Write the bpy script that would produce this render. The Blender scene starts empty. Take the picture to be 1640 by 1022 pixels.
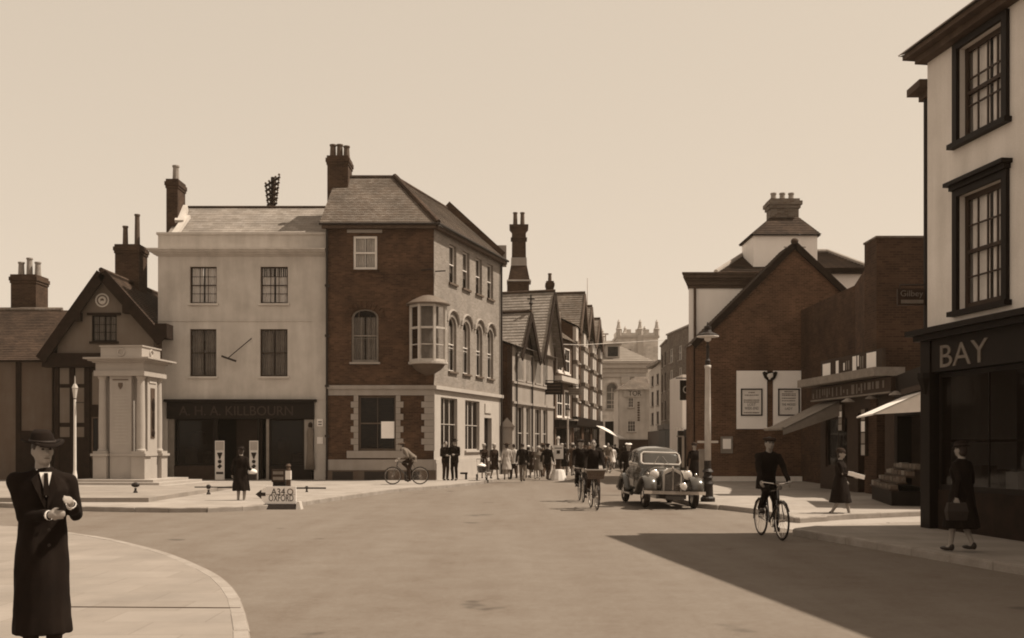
import bpy, bmesh, math, random
import numpy as np
from mathutils import Vector, Matrix, noise
from mathutils.geometry import tessellate_polygon
random.seed(11)
R = math.radians
SC = bpy.context.scene
COL = SC.collection

# ---------------------------------------------------------------- camera, sky, sun, exposure
CAM_H = 1.68
FPX = 1640.0            # focal length in photograph pixels (photograph is 1640 wide)
HOR = 712.0             # horizon row
cam = bpy.data.cameras.new('camera')
cam.sensor_width = 36.0; cam.lens = 36.0
cam.shift_y = (HOR - 511.0) / 1640.0
cam.clip_start = 0.1; cam.clip_end = 3000.0
camo = bpy.data.objects.new('camera', cam); COL.objects.link(camo)
camo.location = (0, 0, CAM_H); camo.rotation_euler = (R(90), 0, 0)
SC.camera = camo

SUN_EL = R(58.0)
SUN_H = Vector((0.9935, 0.114))           # horizontal direction towards the sun
SUN_VEC = Vector((SUN_H.x*math.cos(SUN_EL), SUN_H.y*math.cos(SUN_EL), math.sin(SUN_EL)))
world = bpy.data.worlds.new('World'); SC.world = world; world.use_nodes = True
wn = world.node_tree.nodes; wl = world.node_tree.links; wn.clear()
w_sky = wn.new('ShaderNodeTexSky'); w_sky.sky_type = 'NISHITA'; w_sky.sun_disc = False
w_sky.sun_elevation = SUN_EL; w_sky.sun_rotation = math.atan2(SUN_H.x, SUN_H.y)
w_bw = wn.new('ShaderNodeRGBToBW')
w_pow = wn.new('ShaderNodeMath'); w_pow.operation = 'POWER'; w_pow.inputs[1].default_value = 0.22
w_mul = wn.new('ShaderNodeMath'); w_mul.operation = 'MULTIPLY'; w_mul.inputs[1].default_value = 4.36
w_tint = wn.new('ShaderNodeMix'); w_tint.data_type = 'RGBA'; w_tint.blend_type = 'MULTIPLY'
w_tint.inputs[0].default_value = 1.0
w_tint.inputs[7].default_value = (1.0, 0.84, 0.665, 1)      # sepia print tone
w_bg = wn.new('ShaderNodeBackground'); w_bg.inputs[1].default_value = 0.1
w_out = wn.new('ShaderNodeOutputWorld')
wl.new(w_sky.outputs[0], w_bw.inputs[0]); wl.new(w_bw.outputs[0], w_pow.inputs[0])
wl.new(w_pow.outputs[0], w_mul.inputs[0]); wl.new(w_mul.outputs[0], w_tint.inputs[6])
wl.new(w_tint.outputs[2], w_bg.inputs[0]); wl.new(w_bg.outputs[0], w_out.inputs[0])

sun = bpy.data.lights.new('sun', 'SUN'); sun.energy = 5.0; sun.angle = R(0.5); sun.color = (1.0, 0.885, 0.725)
suno = bpy.data.objects.new('sun', sun); COL.objects.link(suno)
suno.rotation_euler = SUN_VEC.to_track_quat('Z', 'Y').to_euler(); suno.location = (30, 20, 60)

SC.view_settings.view_transform = 'Standard'; SC.view_settings.look = 'None'
SC.view_settings.exposure = 0.4; SC.view_settings.gamma = 1.0
SC.render.engine = 'CYCLES'
SC.cycles.use_denoising = True
SC.cycles.max_bounces = 6; SC.cycles.transparent_max_bounces = 12; SC.cycles.volume_bounces = 0
SC.cycles.filter_width = 1.9

# ---------------------------------------------------------------- photograph -> place
def P(px, py, Y):                      # a pixel at a known depth
    return Vector(((px - 820.0) * Y / FPX, Y, CAM_H + (HOR - py) * Y / FPX))
def G(px, py, z=0.0):                  # a pixel on level ground at height z
    Y = (CAM_H - z) * FPX / (py - HOR)
    return Vector(((px - 820.0) * Y / FPX, Y, z))

# ---------------------------------------------------------------- materials
def sep(v):
    """albedo v as the brown-toned print shows it: whites near neutral, darks browner"""
    tab = ((0.0, 0.66, 0.50), (0.03, 0.62, 0.44), (0.08, 0.64, 0.44), (0.15, 0.83, 0.69), (0.3, 0.88, 0.79), (0.5, 0.91, 0.83), (0.9, 0.94, 0.90))
    for (v0, g0, b0), (v1, g1, b1) in zip(tab[:-1], tab[1:]):
        if v <= v1:
            t = (v - v0) / (v1 - v0); return (v, v * (g0 + (g1-g0)*t), v * (b0 + (b1-b0)*t), 1.0)
    return (v, v * 0.94, v * 0.90, 1.0)
M = {}
def _nt(name):
    m = bpy.data.materials.new(name); m.use_nodes = True
    nt = m.node_tree
    b = nt.nodes['Principled BSDF']
    return m, nt, b
def _noise(nt, vec, scale, detail=5, rough=0.6, map_scale=None):
    n = nt.nodes.new('ShaderNodeTexNoise'); n.inputs['Scale'].default_value = scale
    n.inputs['Detail'].default_value = detail; n.inputs['Roughness'].default_value = rough
    if map_scale:
        mp = nt.nodes.new('ShaderNodeMapping'); mp.inputs['Scale'].default_value = map_scale
        nt.links.new(vec, mp.inputs[0]); nt.links.new(mp.outputs[0], n.inputs['Vector'])
    else:
        nt.links.new(vec, n.inputs['Vector'])
    return n.outputs[0]
def _math(nt, op, a, b):
    n = nt.nodes.new('ShaderNodeMath'); n.operation = op
    for i, x in enumerate((a, b)):
        if hasattr(x, 'links'): nt.links.new(x, n.inputs[i])
        else: n.inputs[i].default_value = x
    return n.outputs[0]
def _ramp(nt, fac, stops):
    r = nt.nodes.new('ShaderNodeValToRGB')
    while len(r.color_ramp.elements) < len(stops): r.color_ramp.elements.new(0.5)
    for e, (p, c) in zip(r.color_ramp.elements, stops): e.position = p; e.color = c
    nt.links.new(fac, r.inputs[0]); return r.outputs[0]
def _bump(nt, b, h, strength, dist=0.02):
    n = nt.nodes.new('ShaderNodeBump'); n.inputs['Strength'].default_value = strength
    n.inputs['Distance'].default_value = dist
    nt.links.new(h, n.inputs['Height']); nt.links.new(n.outputs[0], b.inputs['Normal'])
def _pos(nt):
    return nt.nodes.new('ShaderNodeNewGeometry').outputs['Position']
def plain(name, v, var=0.25, scale=3.0, rough=0.85, bump=0.15, streak=False, metallic=0.0, fine=40.0, spec=0.3):
    m, nt, b = _nt(name); pos = _pos(nt)
    n1 = _noise(nt, pos, scale, 6, 0.62)
    if streak:                          # rain streaks and damp patches with their own shape
        n2 = _noise(nt, pos, 1.0, 5, 0.6, (2.4, 2.4, 0.28))
        n1 = _math(nt, 'ADD', _math(nt, 'MULTIPLY', n1, 0.5), _math(nt, 'MULTIPLY', n2, 0.5))
    n3 = _noise(nt, pos, fine, 3, 0.7)
    f = _math(nt, 'ADD', _math(nt, 'MULTIPLY', n1, 0.75), _math(nt, 'MULTIPLY', n3, 0.25))
    c = _ramp(nt, f, [(0.30, sep(v * (1 - var))), (0.5, sep(v)), (0.70, sep(min(0.9, v * (1 + var))))])
    nt.links.new(c, b.inputs['Base Color'])
    b.inputs['Roughness'].default_value = rough; b.inputs['Metallic'].default_value = metallic
    b.inputs['Specular IOR Level'].default_value = spec
    if bump: _bump(nt, b, n3, bump, 0.01)
    M[name] = m; return m
def brickmat(name, v, mort, bw=0.225, rh=0.075, ms=0.010, var=0.3, bump=0.5, patch=0.35, rough=0.9, dark=False):
    col = (lambda q: (q, q*dark, q*(dark*1.1-0.27), 1.0)) if dark else sep
    m, nt, b = _nt(name)
    uv = nt.nodes.new('ShaderNodeUVMap').outputs[0]; pos = _pos(nt)
    t = nt.nodes.new('ShaderNodeTexBrick')
    t.inputs['Scale'].default_value = 1.0; t.inputs['Brick Width'].default_value = bw
    t.inputs['Row Height'].default_value = rh; t.inputs['Mortar Size'].default_value = ms
    t.inputs['Mortar Smooth'].default_value = 0.3; t.inputs['Bias'].default_value = 0.0
    t.inputs['Color1'].default_value = col(v * (1 - var)); t.inputs['Color2'].default_value = col(v * (1 + var))
    t.inputs['Mortar'].default_value = col(mort)
    nt.links.new(uv, t.inputs['Vector'])
    n1 = _noise(nt, pos, 0.9, 6, 0.65)
    mul = _ramp(nt, n1, [(0.32, (1 - patch,) * 3 + (1,)), (0.68, (1 + patch * 0.6,) * 3 + (1,))])
    mx = nt.nodes.new('ShaderNodeMix'); mx.data_type = 'RGBA'; mx.blend_type = 'MULTIPLY'; mx.inputs[0].default_value = 1
    nt.links.new(t.outputs[0], mx.inputs[6]); nt.links.new(mul, mx.inputs[7])
    nt.links.new(mx.outputs[2], b.inputs['Base Color'])
    b.inputs['Roughness'].default_value = rough; b.inputs['Specular IOR Level'].default_value = 0.2
    inv = _math(nt, 'SUBTRACT', 1.0, t.outputs[1])
    _bump(nt, b, _math(nt, 'ADD', inv, _math(nt, 'MULTIPLY', _noise(nt, pos, 60, 3), 0.4)), bump, 0.012)
    M[name] = m; return m
def glassmat(name, v, alpha, rough=0.04, spec=0.45):
    m, nt, b = _nt(name)
    b.inputs['Base Color'].default_value = sep(v); b.inputs['Roughness'].default_value = rough
    b.inputs['Alpha'].default_value = alpha; b.inputs['Specular IOR Level'].default_value = spec
    nz = _noise(nt, _pos(nt), 1.7, 2); _bump(nt, b, nz, 0.05, 0.05)      # old wavy panes
    M[name] = m; return m
def gloss(name, v, rough=0.2, metallic=0.0, coat=0.0, var=0.1):
    plain(name, v, var, 5.0, rough, 0.0, metallic=metallic, spec=0.5)
    M[name].node_tree.nodes['Principled BSDF'].inputs['Coat Weight'].default_value = coat

def asphalt():
    m, nt, b = _nt('asphalt'); pos = _pos(nt)
    broad = _noise(nt, pos, 0.22, 6, 0.6, (1.0, 0.45, 1))          # worn wheel tracks and patching, stretched along the street
    mid = _noise(nt, pos, 1.6, 7, 0.72); fine = _noise(nt, pos, 70, 4, 0.8); chips = _noise(nt, pos, 11, 6, 0.85)
    track = _noise(nt, pos, 1.0, 4, 0.6, (1.1, 0.10, 1))           # tyre-polished streaks
    f = _math(nt, 'ADD', _math(nt, 'MULTIPLY', broad, 0.20), _math(nt, 'ADD', _math(nt, 'MULTIPLY', mid, 0.20),
        _math(nt, 'ADD', _math(nt, 'MULTIPLY', track, 0.16), _math(nt, 'ADD', _math(nt, 'MULTIPLY', fine, 0.20), _math(nt, 'MULTIPLY', chips, 0.24)))))
    c = _ramp(nt, f, [(0.37, sep(0.090)), (0.47, sep(0.140)), (0.54, sep(0.165)), (0.64, sep(0.215))])
    spots = _noise(nt, pos, 0.8, 3, 0.5)
    sm = _ramp(nt, spots, [(0.27, (0.62, 0.62, 0.62, 1)), (0.31, (1, 1, 1, 1))])       # oil drips
    mx = nt.nodes.new('ShaderNodeMix'); mx.data_type = 'RGBA'; mx.blend_type = 'MULTIPLY'; mx.inputs[0].default_value = 1
    nt.links.new(c, mx.inputs[6]); nt.links.new(sm, mx.inputs[7]); nt.links.new(mx.outputs[2], b.inputs['Base Color'])
    b.inputs['Roughness'].default_value = 0.9; b.inputs['Specular IOR Level'].default_value = 0.25
    _bump(nt, b, _math(nt, 'ADD', fine, chips), 0.35, 0.012)
    M['asphalt'] = m
asphalt()



plain('kerb_stone', 0.26, 0.25, 2.5, 0.85, 0.3)
plain('stucco', 0.47, 0.30, 1.1, 0.9, 0.2, streak=True)
plain('stucco_white', 0.84, 0.08, 1.0, 0.9, 0.12, streak=True)
plain('stucco_bay', 0.66, 0.24, 0.9, 0.9, 0.15, streak=True)
plain('stucco_dull', 0.27, 0.22, 1.3, 0.9, 0.25, streak=True)
plain('stucco_gable', 0.135, 0.2, 1.3, 0.9, 0.25, streak=True)
plain('side_street', 0.30, 0.12, 0.8, 0.9, 0.25, fine=30)
plain('stucco_tan', 0.11, 0.25, 1.3, 0.9, 0.25, streak=True)
plain('stone', 0.29, 0.22, 1.6, 0.88, 0.3, streak=True)
plain('stone_grey', 0.40, 0.22, 1.0, 0.9, 0.3, streak=True)
plain('stone_white', 0.40, 0.12, 2.0, 0.85, 0.2, streak=True)
plain('stone_mem', 0.34, 0.14, 2.2, 0.85, 0.2, streak=True)
plain('lead', 0.20, 0.15, 1.2, 0.5, 0.1)
plain('roof_lead', 0.12, 0.2, 1.5, 0.6, 0.1)
plain('timber', 0.022, 0.4, 4.0, 0.85, 0.25, spec=0.1)
plain('timber_mid', 0.075, 0.35, 4.0, 0.8, 0.25)
plain('paint_dark', 0.012, 0.25, 5.0, 0.5, 0.05, spec=0.12)
plain('paint_brown', 0.042, 0.25, 5.0, 0.5, 0.05, spec=0.15)
plain('paint_tan', 0.20, 0.25, 4.0, 0.6, 0.08)
plain('paint_white', 0.68, 0.10, 4.0, 0.5, 0.05)
plain('paint_cream', 0.45, 0.15, 4.0, 0.55, 0.05)
plain('poster', 0.88, 0.06, 3.0, 0.6, 0.0)
plain('poster_grey', 0.40, 0.12, 3.0, 0.6, 0.0)
plain('ink', 0.025, 0.1, 5.0, 0.7, 0.0)
plain('letter_gold', 0.16, 0.2, 8.0, 0.45, 0.0)
plain('letter_dim', 0.036, 0.2, 8.0, 0.6, 0.0)
plain('letter_pale', 0.42, 0.15, 8.0, 0.5, 0.0)
plain('pot', 0.26, 0.25, 6.0, 0.85, 0.2)
plain('pot_dark', 0.10, 0.25, 6.0, 0.85, 0.2)
plain('iron', 0.020, 0.3, 8.0, 0.55, 0.1)
plain('net_curtain', 0.80, 0.1, 4.0, 0.95, 0.0)
plain('curtain', 0.55, 0.2, 4.0, 0.95, 0.0)
plain('curtain_dull', 0.20, 0.25, 4.0, 0.95, 0.0)
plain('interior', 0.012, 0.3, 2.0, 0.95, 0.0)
plain('canvas', 0.66, 0.10, 3.0, 0.9, 0.1)
plain('canvas_tan', 0.20, 0.2, 3.0, 0.9, 0.1)
plain('goods', 0.12, 0.6, 9.0, 0.9, 0.3)
plain('skin', 0.27, 0.08, 8.0, 0.6, 0.0)
plain('hair', 0.03, 0.3, 20.0, 0.6, 0.1)
plain('cloth_black', 0.012, 0.3, 6.0, 0.95, 0.2, spec=0.1)
plain('cloth_dark', 0.030, 0.3, 6.0, 0.95, 0.2, spec=0.1)
plain('cloth_mid', 0.085, 0.3, 6.0, 0.95, 0.2, spec=0.1)
plain('cloth_tweed', 0.15, 0.35, 30.0, 0.95, 0.2, spec=0.1)
plain('cloth_light', 0.38, 0.2, 6.0, 0.95, 0.2, spec=0.1)
plain('cloth_white', 0.75, 0.08, 6.0, 0.9, 0.15, spec=0.1)
plain('leather', 0.022, 0.3, 10.0, 0.45, 0.1)
plain('wicker', 0.10, 0.5, 40.0, 0.9, 0.4)
plain('rubber', 0.018, 0.2, 9.0, 0.8, 0.1)
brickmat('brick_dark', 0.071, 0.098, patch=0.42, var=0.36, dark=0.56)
brickmat('brick_gable', 0.096, 0.148, patch=0.36, var=0.30, ms=0.012, dark=0.56)
brickmat('brick_black', 0.055, 0.078, patch=0.4, dark=0.56)
brickmat('brick_pale', 0.245, 0.29, patch=0.18, var=0.15)  # paler brick of the corner building's side wall
brickmat('brick_mid', 0.15, 0.2, patch=0.25)
brickmat('brick_stack', 0.055, 0.085, patch=0.35, dark=0.60)
brickmat('tile', 0.062, 0.035, 0.17, 0.11, 0.008, 0.28, 0.5, 0.5)
brickmat('tile_pale', 0.165, 0.09, 0.17, 0.11, 0.008, 0.22, 0.5, 0.35)
brickmat('tile_stone', 0.28, 0.18, 0.20, 0.14, 0.008, 0.16, 0.5, 0.25)
brickmat('slate', 0.25, 0.17, 0.30, 0.20, 0.006, 0.16, 0.35, 0.28)
brickmat('ashlar', 0.56, 0.46, 0.8, 0.35, 0.008, 0.12, 0.3, 0.25)
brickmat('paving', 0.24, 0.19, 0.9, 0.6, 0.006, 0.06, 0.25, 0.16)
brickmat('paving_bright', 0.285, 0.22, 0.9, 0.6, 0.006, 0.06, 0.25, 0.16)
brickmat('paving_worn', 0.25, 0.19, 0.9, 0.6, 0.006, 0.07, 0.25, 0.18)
glassmat('glass', 0.02, 0.22)
glassmat('glass_clear', 0.03, 0.12)
glassmat('glass_dark', 0.010, 0.80, spec=0.2)
glassmat('glass_car', 0.05, 0.62, 0.03)
gloss('car_paint', 0.055, 0.2, coat=0.6)
for e in M['car_paint'].node_tree.nodes['Color Ramp'].color_ramp.elements: e.color = (e.color[0], e.color[0]*0.86, e.color[0]*0.72, 1)
gloss('car_dark', 0.020, 0.25, coat=0.6)
gloss('car_trim', 0.50, 0.35)
gloss('chrome', 0.62, 0.14, metallic=1.0)
gloss('lens', 0.70, 0.12)
gloss('enamel_white', 0.72, 0.3)
gloss('enamel_dark', 0.03, 0.3)
gloss('milk_glass', 0.55, 0.2)

# ---------------------------------------------------------------- object helpers
WPOS = {}
TMP = bpy.data.scenes.new('workbench')
def wpos(o):
    return WPOS.get(o.name, Vector((0, 0, 0))) if o else Vector((0, 0, 0))
def setmeta(o, label=None, cat=None, group=None, kind=None):
    if label: o['label'] = label
    if cat: o['category'] = cat
    if group: o['group'] = group
    if kind: o['kind'] = kind
    return o
def thing(name, loc, label, cat, group=None, yaw=0.0):
    o = bpy.data.objects.new(name, None); COL.objects.link(o)
    o.empty_display_size = 0.2
    o.location = loc; o.rotation_euler = (0, 0, yaw)
    WPOS[o.name] = Vector(loc) if yaw == 0.0 else Vector((0, 0, 0))   # a turned thing is modelled about its own base
    return setmeta(o, label, cat, group)
def link_mesh(name, me, mat, parent=None, loc=None):
    o = bpy.data.objects.new(name, me); COL.objects.link(o)
    if mat is not None and not me.materials: me.materials.append(M[mat])
    if parent is not None: o.parent = parent
    if loc is not None: o.location = loc
    WPOS[o.name] = wpos(parent) + (Vector(loc) if loc is not None else Vector((0, 0, 0)))
    return o
def box_uv(me):
    uvl = me.uv_layers.new(name='UVMap').data
    Z = Vector((0, 0, 1)); vs = me.vertices; lp = me.loops
    for p in me.polygons:
        n = p.normal
        if abs(n.z) > 0.97: t = Vector((1, 0, 0))
        else: t = Z.cross(n); t.normalize()
        b = n.cross(t)
        for li in p.loop_indices:
            co = vs[lp[li].vertex_index].co
            uvl[li].uv = (co.dot(t), co.dot(b))

class MB:
    def __init__(s): s.v = []; s.f = []
    def add(s, vs, fs):
        o = len(s.v); s.v += [Vector(v) for v in vs]; s.f += [tuple(i + o for i in f) for f in fs]; return s
    def box(s, x0, x1, y0, y1, z0, z1):
        return s.add([(x0,y0,z0),(x1,y0,z0),(x1,y1,z0),(x0,y1,z0),(x0,y0,z1),(x1,y0,z1),(x1,y1,z1),(x0,y1,z1)],
                     [(0,3,2,1),(4,5,6,7),(0,1,5,4),(1,2,6,5),(2,3,7,6),(3,0,4,7)])
    def obox(s, c, a, b, d):            # centre and three half-axes
        c, a, b, d = Vector(c), Vector(a), Vector(b), Vector(d)
        return s.add([c-a-b-d, c+a-b-d, c+a+b-d, c-a+b-d, c-a-b+d, c+a-b+d, c+a+b+d, c-a+b+d],
                     [(0,3,2,1),(4,5,6,7),(0,1,5,4),(1,2,6,5),(2,3,7,6),(3,0,4,7)])
    def beam(s, p, q, w, h, up=(0, 0, 1)):
        p, q = Vector(p), Vector(q); d = (q - p); L = d.length; d.normalize()
        x = d.cross(Vector(up)); 
        if x.length < 1e-4: x = d.cross(Vector((1, 0, 0)))
        x.normalize(); z = x.cross(d)
        return s.obox((p + q) / 2, d * L / 2, x * w / 2, z * h / 2)
    def quad(s, *p): return s.add(p, [tuple(range(len(p)))])
    def prism(s, poly, vec):
        n = len(poly); poly = [Vector(p) for p in poly]; vec = Vector(vec)
        tris = tessellate_polygon([poly])
        nrm = Vector((0, 0, 0))
        for i in range(n): nrm += poly[i].cross(poly[(i + 1) % n])
        flip = nrm.dot(vec) > 0
        fs = []
        for t in tris:
            a, b, c = t
            tn = (poly[b] - poly[a]).cross(poly[c] - poly[a])
            if tn.dot(vec) > 0: a, c = c, a
            fs.append((a, b, c)); fs.append((c + n, b + n, a + n))
        for i in range(n):
            j = (i + 1) % n
            q = (i, j, j + n, i + n)
            fs.append(q if flip else q[::-1])
        return s.add(poly + [p + vec for p in poly], fs)
    def loft(s, rings, cap=True):
        n = len(rings[0]); o = []; fs = []
        for r in rings: o += [Vector(p) for p in r]
        for k in range(len(rings) - 1):
            for i in range(n):
                j = (i + 1) % n
                fs.append((k*n + i, k*n + j, (k+1)*n + j, (k+1)*n + i))
        if cap:
            fs.append(tuple(range(n))[::-1]); fs.append(tuple((len(rings)-1)*n + i for i in range(n)))
        return s.add(o, fs)
    def tube(s, pts, r, n=8):
        pts = [Vector(p) for p in pts]; rs = r if isinstance(r, (list, tuple)) else [r] * len(pts)
        rings = []; px = None
        for i, p in enumerate(pts):
            d = (pts[min(i+1, len(pts)-1)] - pts[max(i-1, 0)]); d.normalize()
            if px is None:
                px = d.cross(Vector((0, 0, 1)))
                if px.length < 0.05: px = d.cross(Vector((0, 1, 0)))
            px = px - d * px.dot(d); px.normalize(); py = d.cross(px)
            rings.append([p + px * rs[i] * math.cos(a) + py * rs[i] * math.sin(a) for a in [2*math.pi*k/n for k in range(n)]])
        return s.loft(rings)
    def lathe(s, c, prof, n=14, axis='Z'):
        c = Vector(c); rings = []
        for r, z in prof:
            ring = []
            for k in range(n):
                a = 2*math.pi*k/n
                v = Vector((r*math.cos(a), r*math.sin(a), z))
                if axis == 'Y': v = Vector((v.x, -v.z, v.y))      # axis points to -Y
                if axis == 'X': v = Vector((v.z, v.x, v.y))
                ring.append(c + v)
            rings.append(ring)
        return s.loft(rings)
    def ball(s, c, r, n=12, m=8, mat=None):
        c = Vector(c); rx, ry, rz = r if isinstance(r, (tuple, list)) else (r, r, r)
        vs = [Vector((0, 0, -rz))]; fs = []
        for i in range(1, m):
            t = math.pi * i / m
            for k in range(n):
                a = 2*math.pi*k/n
                vs.append(Vector((rx*math.sin(t)*math.cos(a), ry*math.sin(t)*math.sin(a), -rz*math.cos(t))))
        vs.append(Vector((0, 0, rz)))
        for k in range(n): fs.append((0, 1 + (k+1) % n, 1 + k))
        for i in range(m - 2):
            for k in range(n):
                a = 1 + i*n + k; b = 1 + i*n + (k+1) % n
                fs.append((a, b, b + n, a + n))
        L = len(vs) - 1; o = 1 + (m-2)*n
        for k in range(n): fs.append((o + k, o + (k+1) % n, L))
        if mat: vs = [mat @ v for v in vs]
        return s.add([c + v for v in vs], fs)
    def cone(s, p, r0, q, r1, n=12):     # round-ended taper
        p, q = Vector(p), Vector(q)
        s.ball(p, r0, n, 6); s.ball(q, r1, n, 6)
        return s.tube([p, q], [r0, r1], n)
    def torus(s, c, R0, r, axis='X', n=28, m=8):
        c = Vector(c); rings = []
        for i in range(n):
            a = 2*math.pi*i/n; ring = []
            for k in range(m):
                b = 2*math.pi*k/m; rr = R0 + r*math.cos(b); h = r*math.sin(b)
                v = {'X': (h, rr*math.cos(a), rr*math.sin(a)), 'Z': (rr*math.cos(a), rr*math.sin(a), h),
                     'Y': (rr*math.cos(a), h, rr*math.sin(a))}[axis]
                ring.append(c + Vector(v))
            rings.append(ring)
        rings.append(rings[0]); return s.loft(rings, cap=False)
    def course_slope(s, e0, e1, t1, t0, course=0.16, lift=0.022):
        """a roof slope laid in real overlapping courses: eave e0-e1, top t0-t1"""
        e0, e1, t1, t0 = map(Vector, (e0, e1, t1, t0))
        nrm = (e1 - e0).cross(t0 - e0); 
        if nrm.length < 1e-6: nrm = (e1 - e0).cross(t1 - e0)
        nrm.normalize()
        if nrm.z < 0: nrm = -nrm
        L = max((t0 - e0).length, (t1 - e1).length); n = max(2, int(L / course))
        for i in range(n):
            a, b = i / n, (i + 1) / n
            p0, p1 = e0.lerp(t0, a), e1.lerp(t1, a); q0, q1 = e0.lerp(t0, b), e1.lerp(t1, b)
            up = nrm * lift
            s.add([p0 + up, p1 + up, q1, q0, p0, p1], [(0, 1, 2, 3), (4, 5, 1, 0)])
        return s
    def mesh(s, name, uv=True):
        me = bpy.data.meshes.new(name); me.from_pydata([tuple(v) for v in s.v], [], s.f); me.update()
        if uv: box_uv(me)
        return me
    def build(s, name, mat, parent=None, loc=None, smooth=False, uv=True):
        off = wpos(parent) + (Vector(loc) if loc is not None else Vector((0, 0, 0)))
        if loc is not None and parent is None: off = Vector(loc)
        if off.length > 0: s.v = [v - off for v in s.v]
        me = s.mesh(name, uv)
        if smooth: me.polygons.foreach_set('use_smooth', [True] * len(me.polygons))
        return link_mesh(name, me, mat, parent, loc)

def evaluated(ob):
    TMP.collection.objects.link(ob)
    vl = TMP.view_layers[0]; vl.update(); dg = vl.depsgraph
    me = bpy.data.meshes.new_from_object(ob.evaluated_get(dg), depsgraph=dg)
    TMP.collection.objects.unlink(ob); bpy.data.objects.remove(ob)
    return me
def fuse(mb, name, mat, parent, voxel, smooth=3, folds=0.0, fscale=7.0):
    """grow one continuous surface out of overlapping volumes"""
    me = bpy.data.meshes.new('raw'); me.from_pydata([tuple(v) for v in mb.v], [], mb.f); me.update()
    ob = bpy.data.objects.new('raw', me)
    rm = ob.modifiers.new('r', 'REMESH'); rm.mode = 'VOXEL'; rm.voxel_size = voxel; rm.adaptivity = 0.0
    sm = ob.modifiers.new('s', 'SMOOTH'); sm.factor = 0.5; sm.iterations = smooth
    out = evaluated(ob); bpy.data.meshes.remove(me)
    if folds:
        k = random.uniform(0, 50); nv = len(out.vertices)
        co = np.empty(nv*3, np.float32); nn = np.empty(nv*3, np.float32)
        out.vertices.foreach_get('co', co); out.vertices.foreach_get('normal', nn)
        co = co.reshape(-1, 3); nn = nn.reshape(-1, 3); x, y, z = co[:, 0]*fscale*3 + k, co[:, 1]*fscale*3, co[:, 2]*fscale*1.2
        w = (np.sin(x + 1.7*np.sin(z*0.7 + k)) * np.cos(y*0.9 + 1.3*np.sin(z*0.5)) + 0.5*np.sin(2.1*x - 1.4*z + k) * np.sin(1.9*y + z)) * 0.5
        out.vertices.foreach_set('co', (co + nn*(w*folds)[:, None]).ravel())
    out.polygons.foreach_set('use_smooth', [True] * len(out.polygons))
    out.name = name
    return link_mesh(name, out, mat, parent)
_TXT = {}
def text_mesh(body, extrude=0.02):
    if (body, extrude) not in _TXT:
        c = bpy.data.curves.new('t', 'FONT'); c.body = body; c.align_x = 'CENTER'; c.align_y = 'CENTER'
        c.size = 1.0; c.extrude = extrude; c.resolution_u = 3
        me = evaluated(bpy.data.objects.new('t', c)); bpy.data.curves.remove(c)
        xs = [v.co.x for v in me.vertices]; ys = [v.co.y for v in me.vertices]
        cx, cy = (min(xs)+max(xs))/2, (min(ys)+max(ys))/2
        _TXT[(body, extrude)] = ([v.co - Vector((cx, cy, 0)) for v in me.vertices],
            [tuple(p.vertices) for p in me.polygons], max(xs)-min(xs), max(ys)-min(ys))
        bpy.data.meshes.remove(me)
    return _TXT[(body, extrude)]
def lettering(parent, body, c, ux, uy, w, h, mat, depth=0.012, name='lettering', thick=0.0):
    vs, fs, tw, th = text_mesh(body)
    ux, uy = Vector(ux).normalized(), Vector(uy).normalized(); n = ux.cross(uy); c = Vector(c)
    mb = MB(); mb.add([c + ux*(v.x/tw*w) + uy*(v.y/th*h) + n*(v.z/0.02*depth) for v in vs], fs)
    return mb.build(name, mat, parent, uv=False)

class Fac:
    """a wall plane seen from outside: a = bottom left, b = bottom right"""
    def __init__(s, a, b):
        s.a = Vector((a[0], a[1], 0)); s.b = Vector((b[0], b[1], 0)); s.L = (s.b - s.a).length
        s.u = (s.b - s.a).normalized(); s.n = Vector((s.u.y, -s.u.x, 0))
    def p(s, u, z, d=0.0): return s.a + s.u*u + s.n*d + Vector((0, 0, z))
    def px(s, px, py):
        k = (px - 820.0) / FPX
        Y = None
        # a + u*t : X = kY
        t = (k*s.a.y - s.a.x) / (s.u.x - k*s.u.y); Y = s.a.y + s.u.y*t
        return t, CAM_H + (HOR - py) * Y / FPX
    def box(s, mb, u0, u1, z0, z1, d0, d1):
        c = s.p((u0+u1)/2, (z0+z1)/2, (d0+d1)/2)
        return mb.obox(c, s.u*(u1-u0)/2, s.n*(d1-d0)/2, Vector((0, 0, (z1-z0)/2)))
    def rect(s, x0, x1, y0, y1, zx=None):
        u0 = s.px(x0, y0)[0]; u1 = s.px(x1, y0)[0]
        zx = zx if zx is not None else (x0+x1)/2
        return (u0, u1, s.px(zx, y1)[1], s.px(zx, y0)[1])
    def wall(s, mb, outline, holes=(), reveal=0.22, thick=0.3):
        loops = [[Vector((u, z, 0)) for u, z in outline]] + [[Vector((u, z, 0)) for u, z in h] for h in holes]
        flat = [p for l in loops for p in l]
        vs = [s.p(p.x, p.y) for p in flat]; fs = []
        for t in tessellate_polygon(loops):
            a, b, c = t
            if (vs[b]-vs[a]).cross(vs[c]-vs[a]).dot(s.n) < 0: a, c = c, a
            fs.append((a, b, c))
        mb.add(vs, fs)
        for k, l in enumerate(loops):
            d = -(thick if k == 0 else reveal)
            cen = sum((p for p in l), Vector()) / len(l); cw = s.p(cen.x, cen.y)
            for i in range(len(l)):
                p, q = l[i], l[(i+1) % len(l)]
                quad = [s.p(p.x, p.y), s.p(q.x, q.y), s.p(q.x, q.y, d), s.p(p.x, p.y, d)]
                nn = (quad[1]-quad[0]).cross(quad[2]-quad[0]); mid = (quad[0]+quad[2])/2
                if nn.dot(mid - cw) * (1 if k == 0 else -1) < 0: quad.reverse()
                mb.quad(*quad)
        return mb
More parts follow.
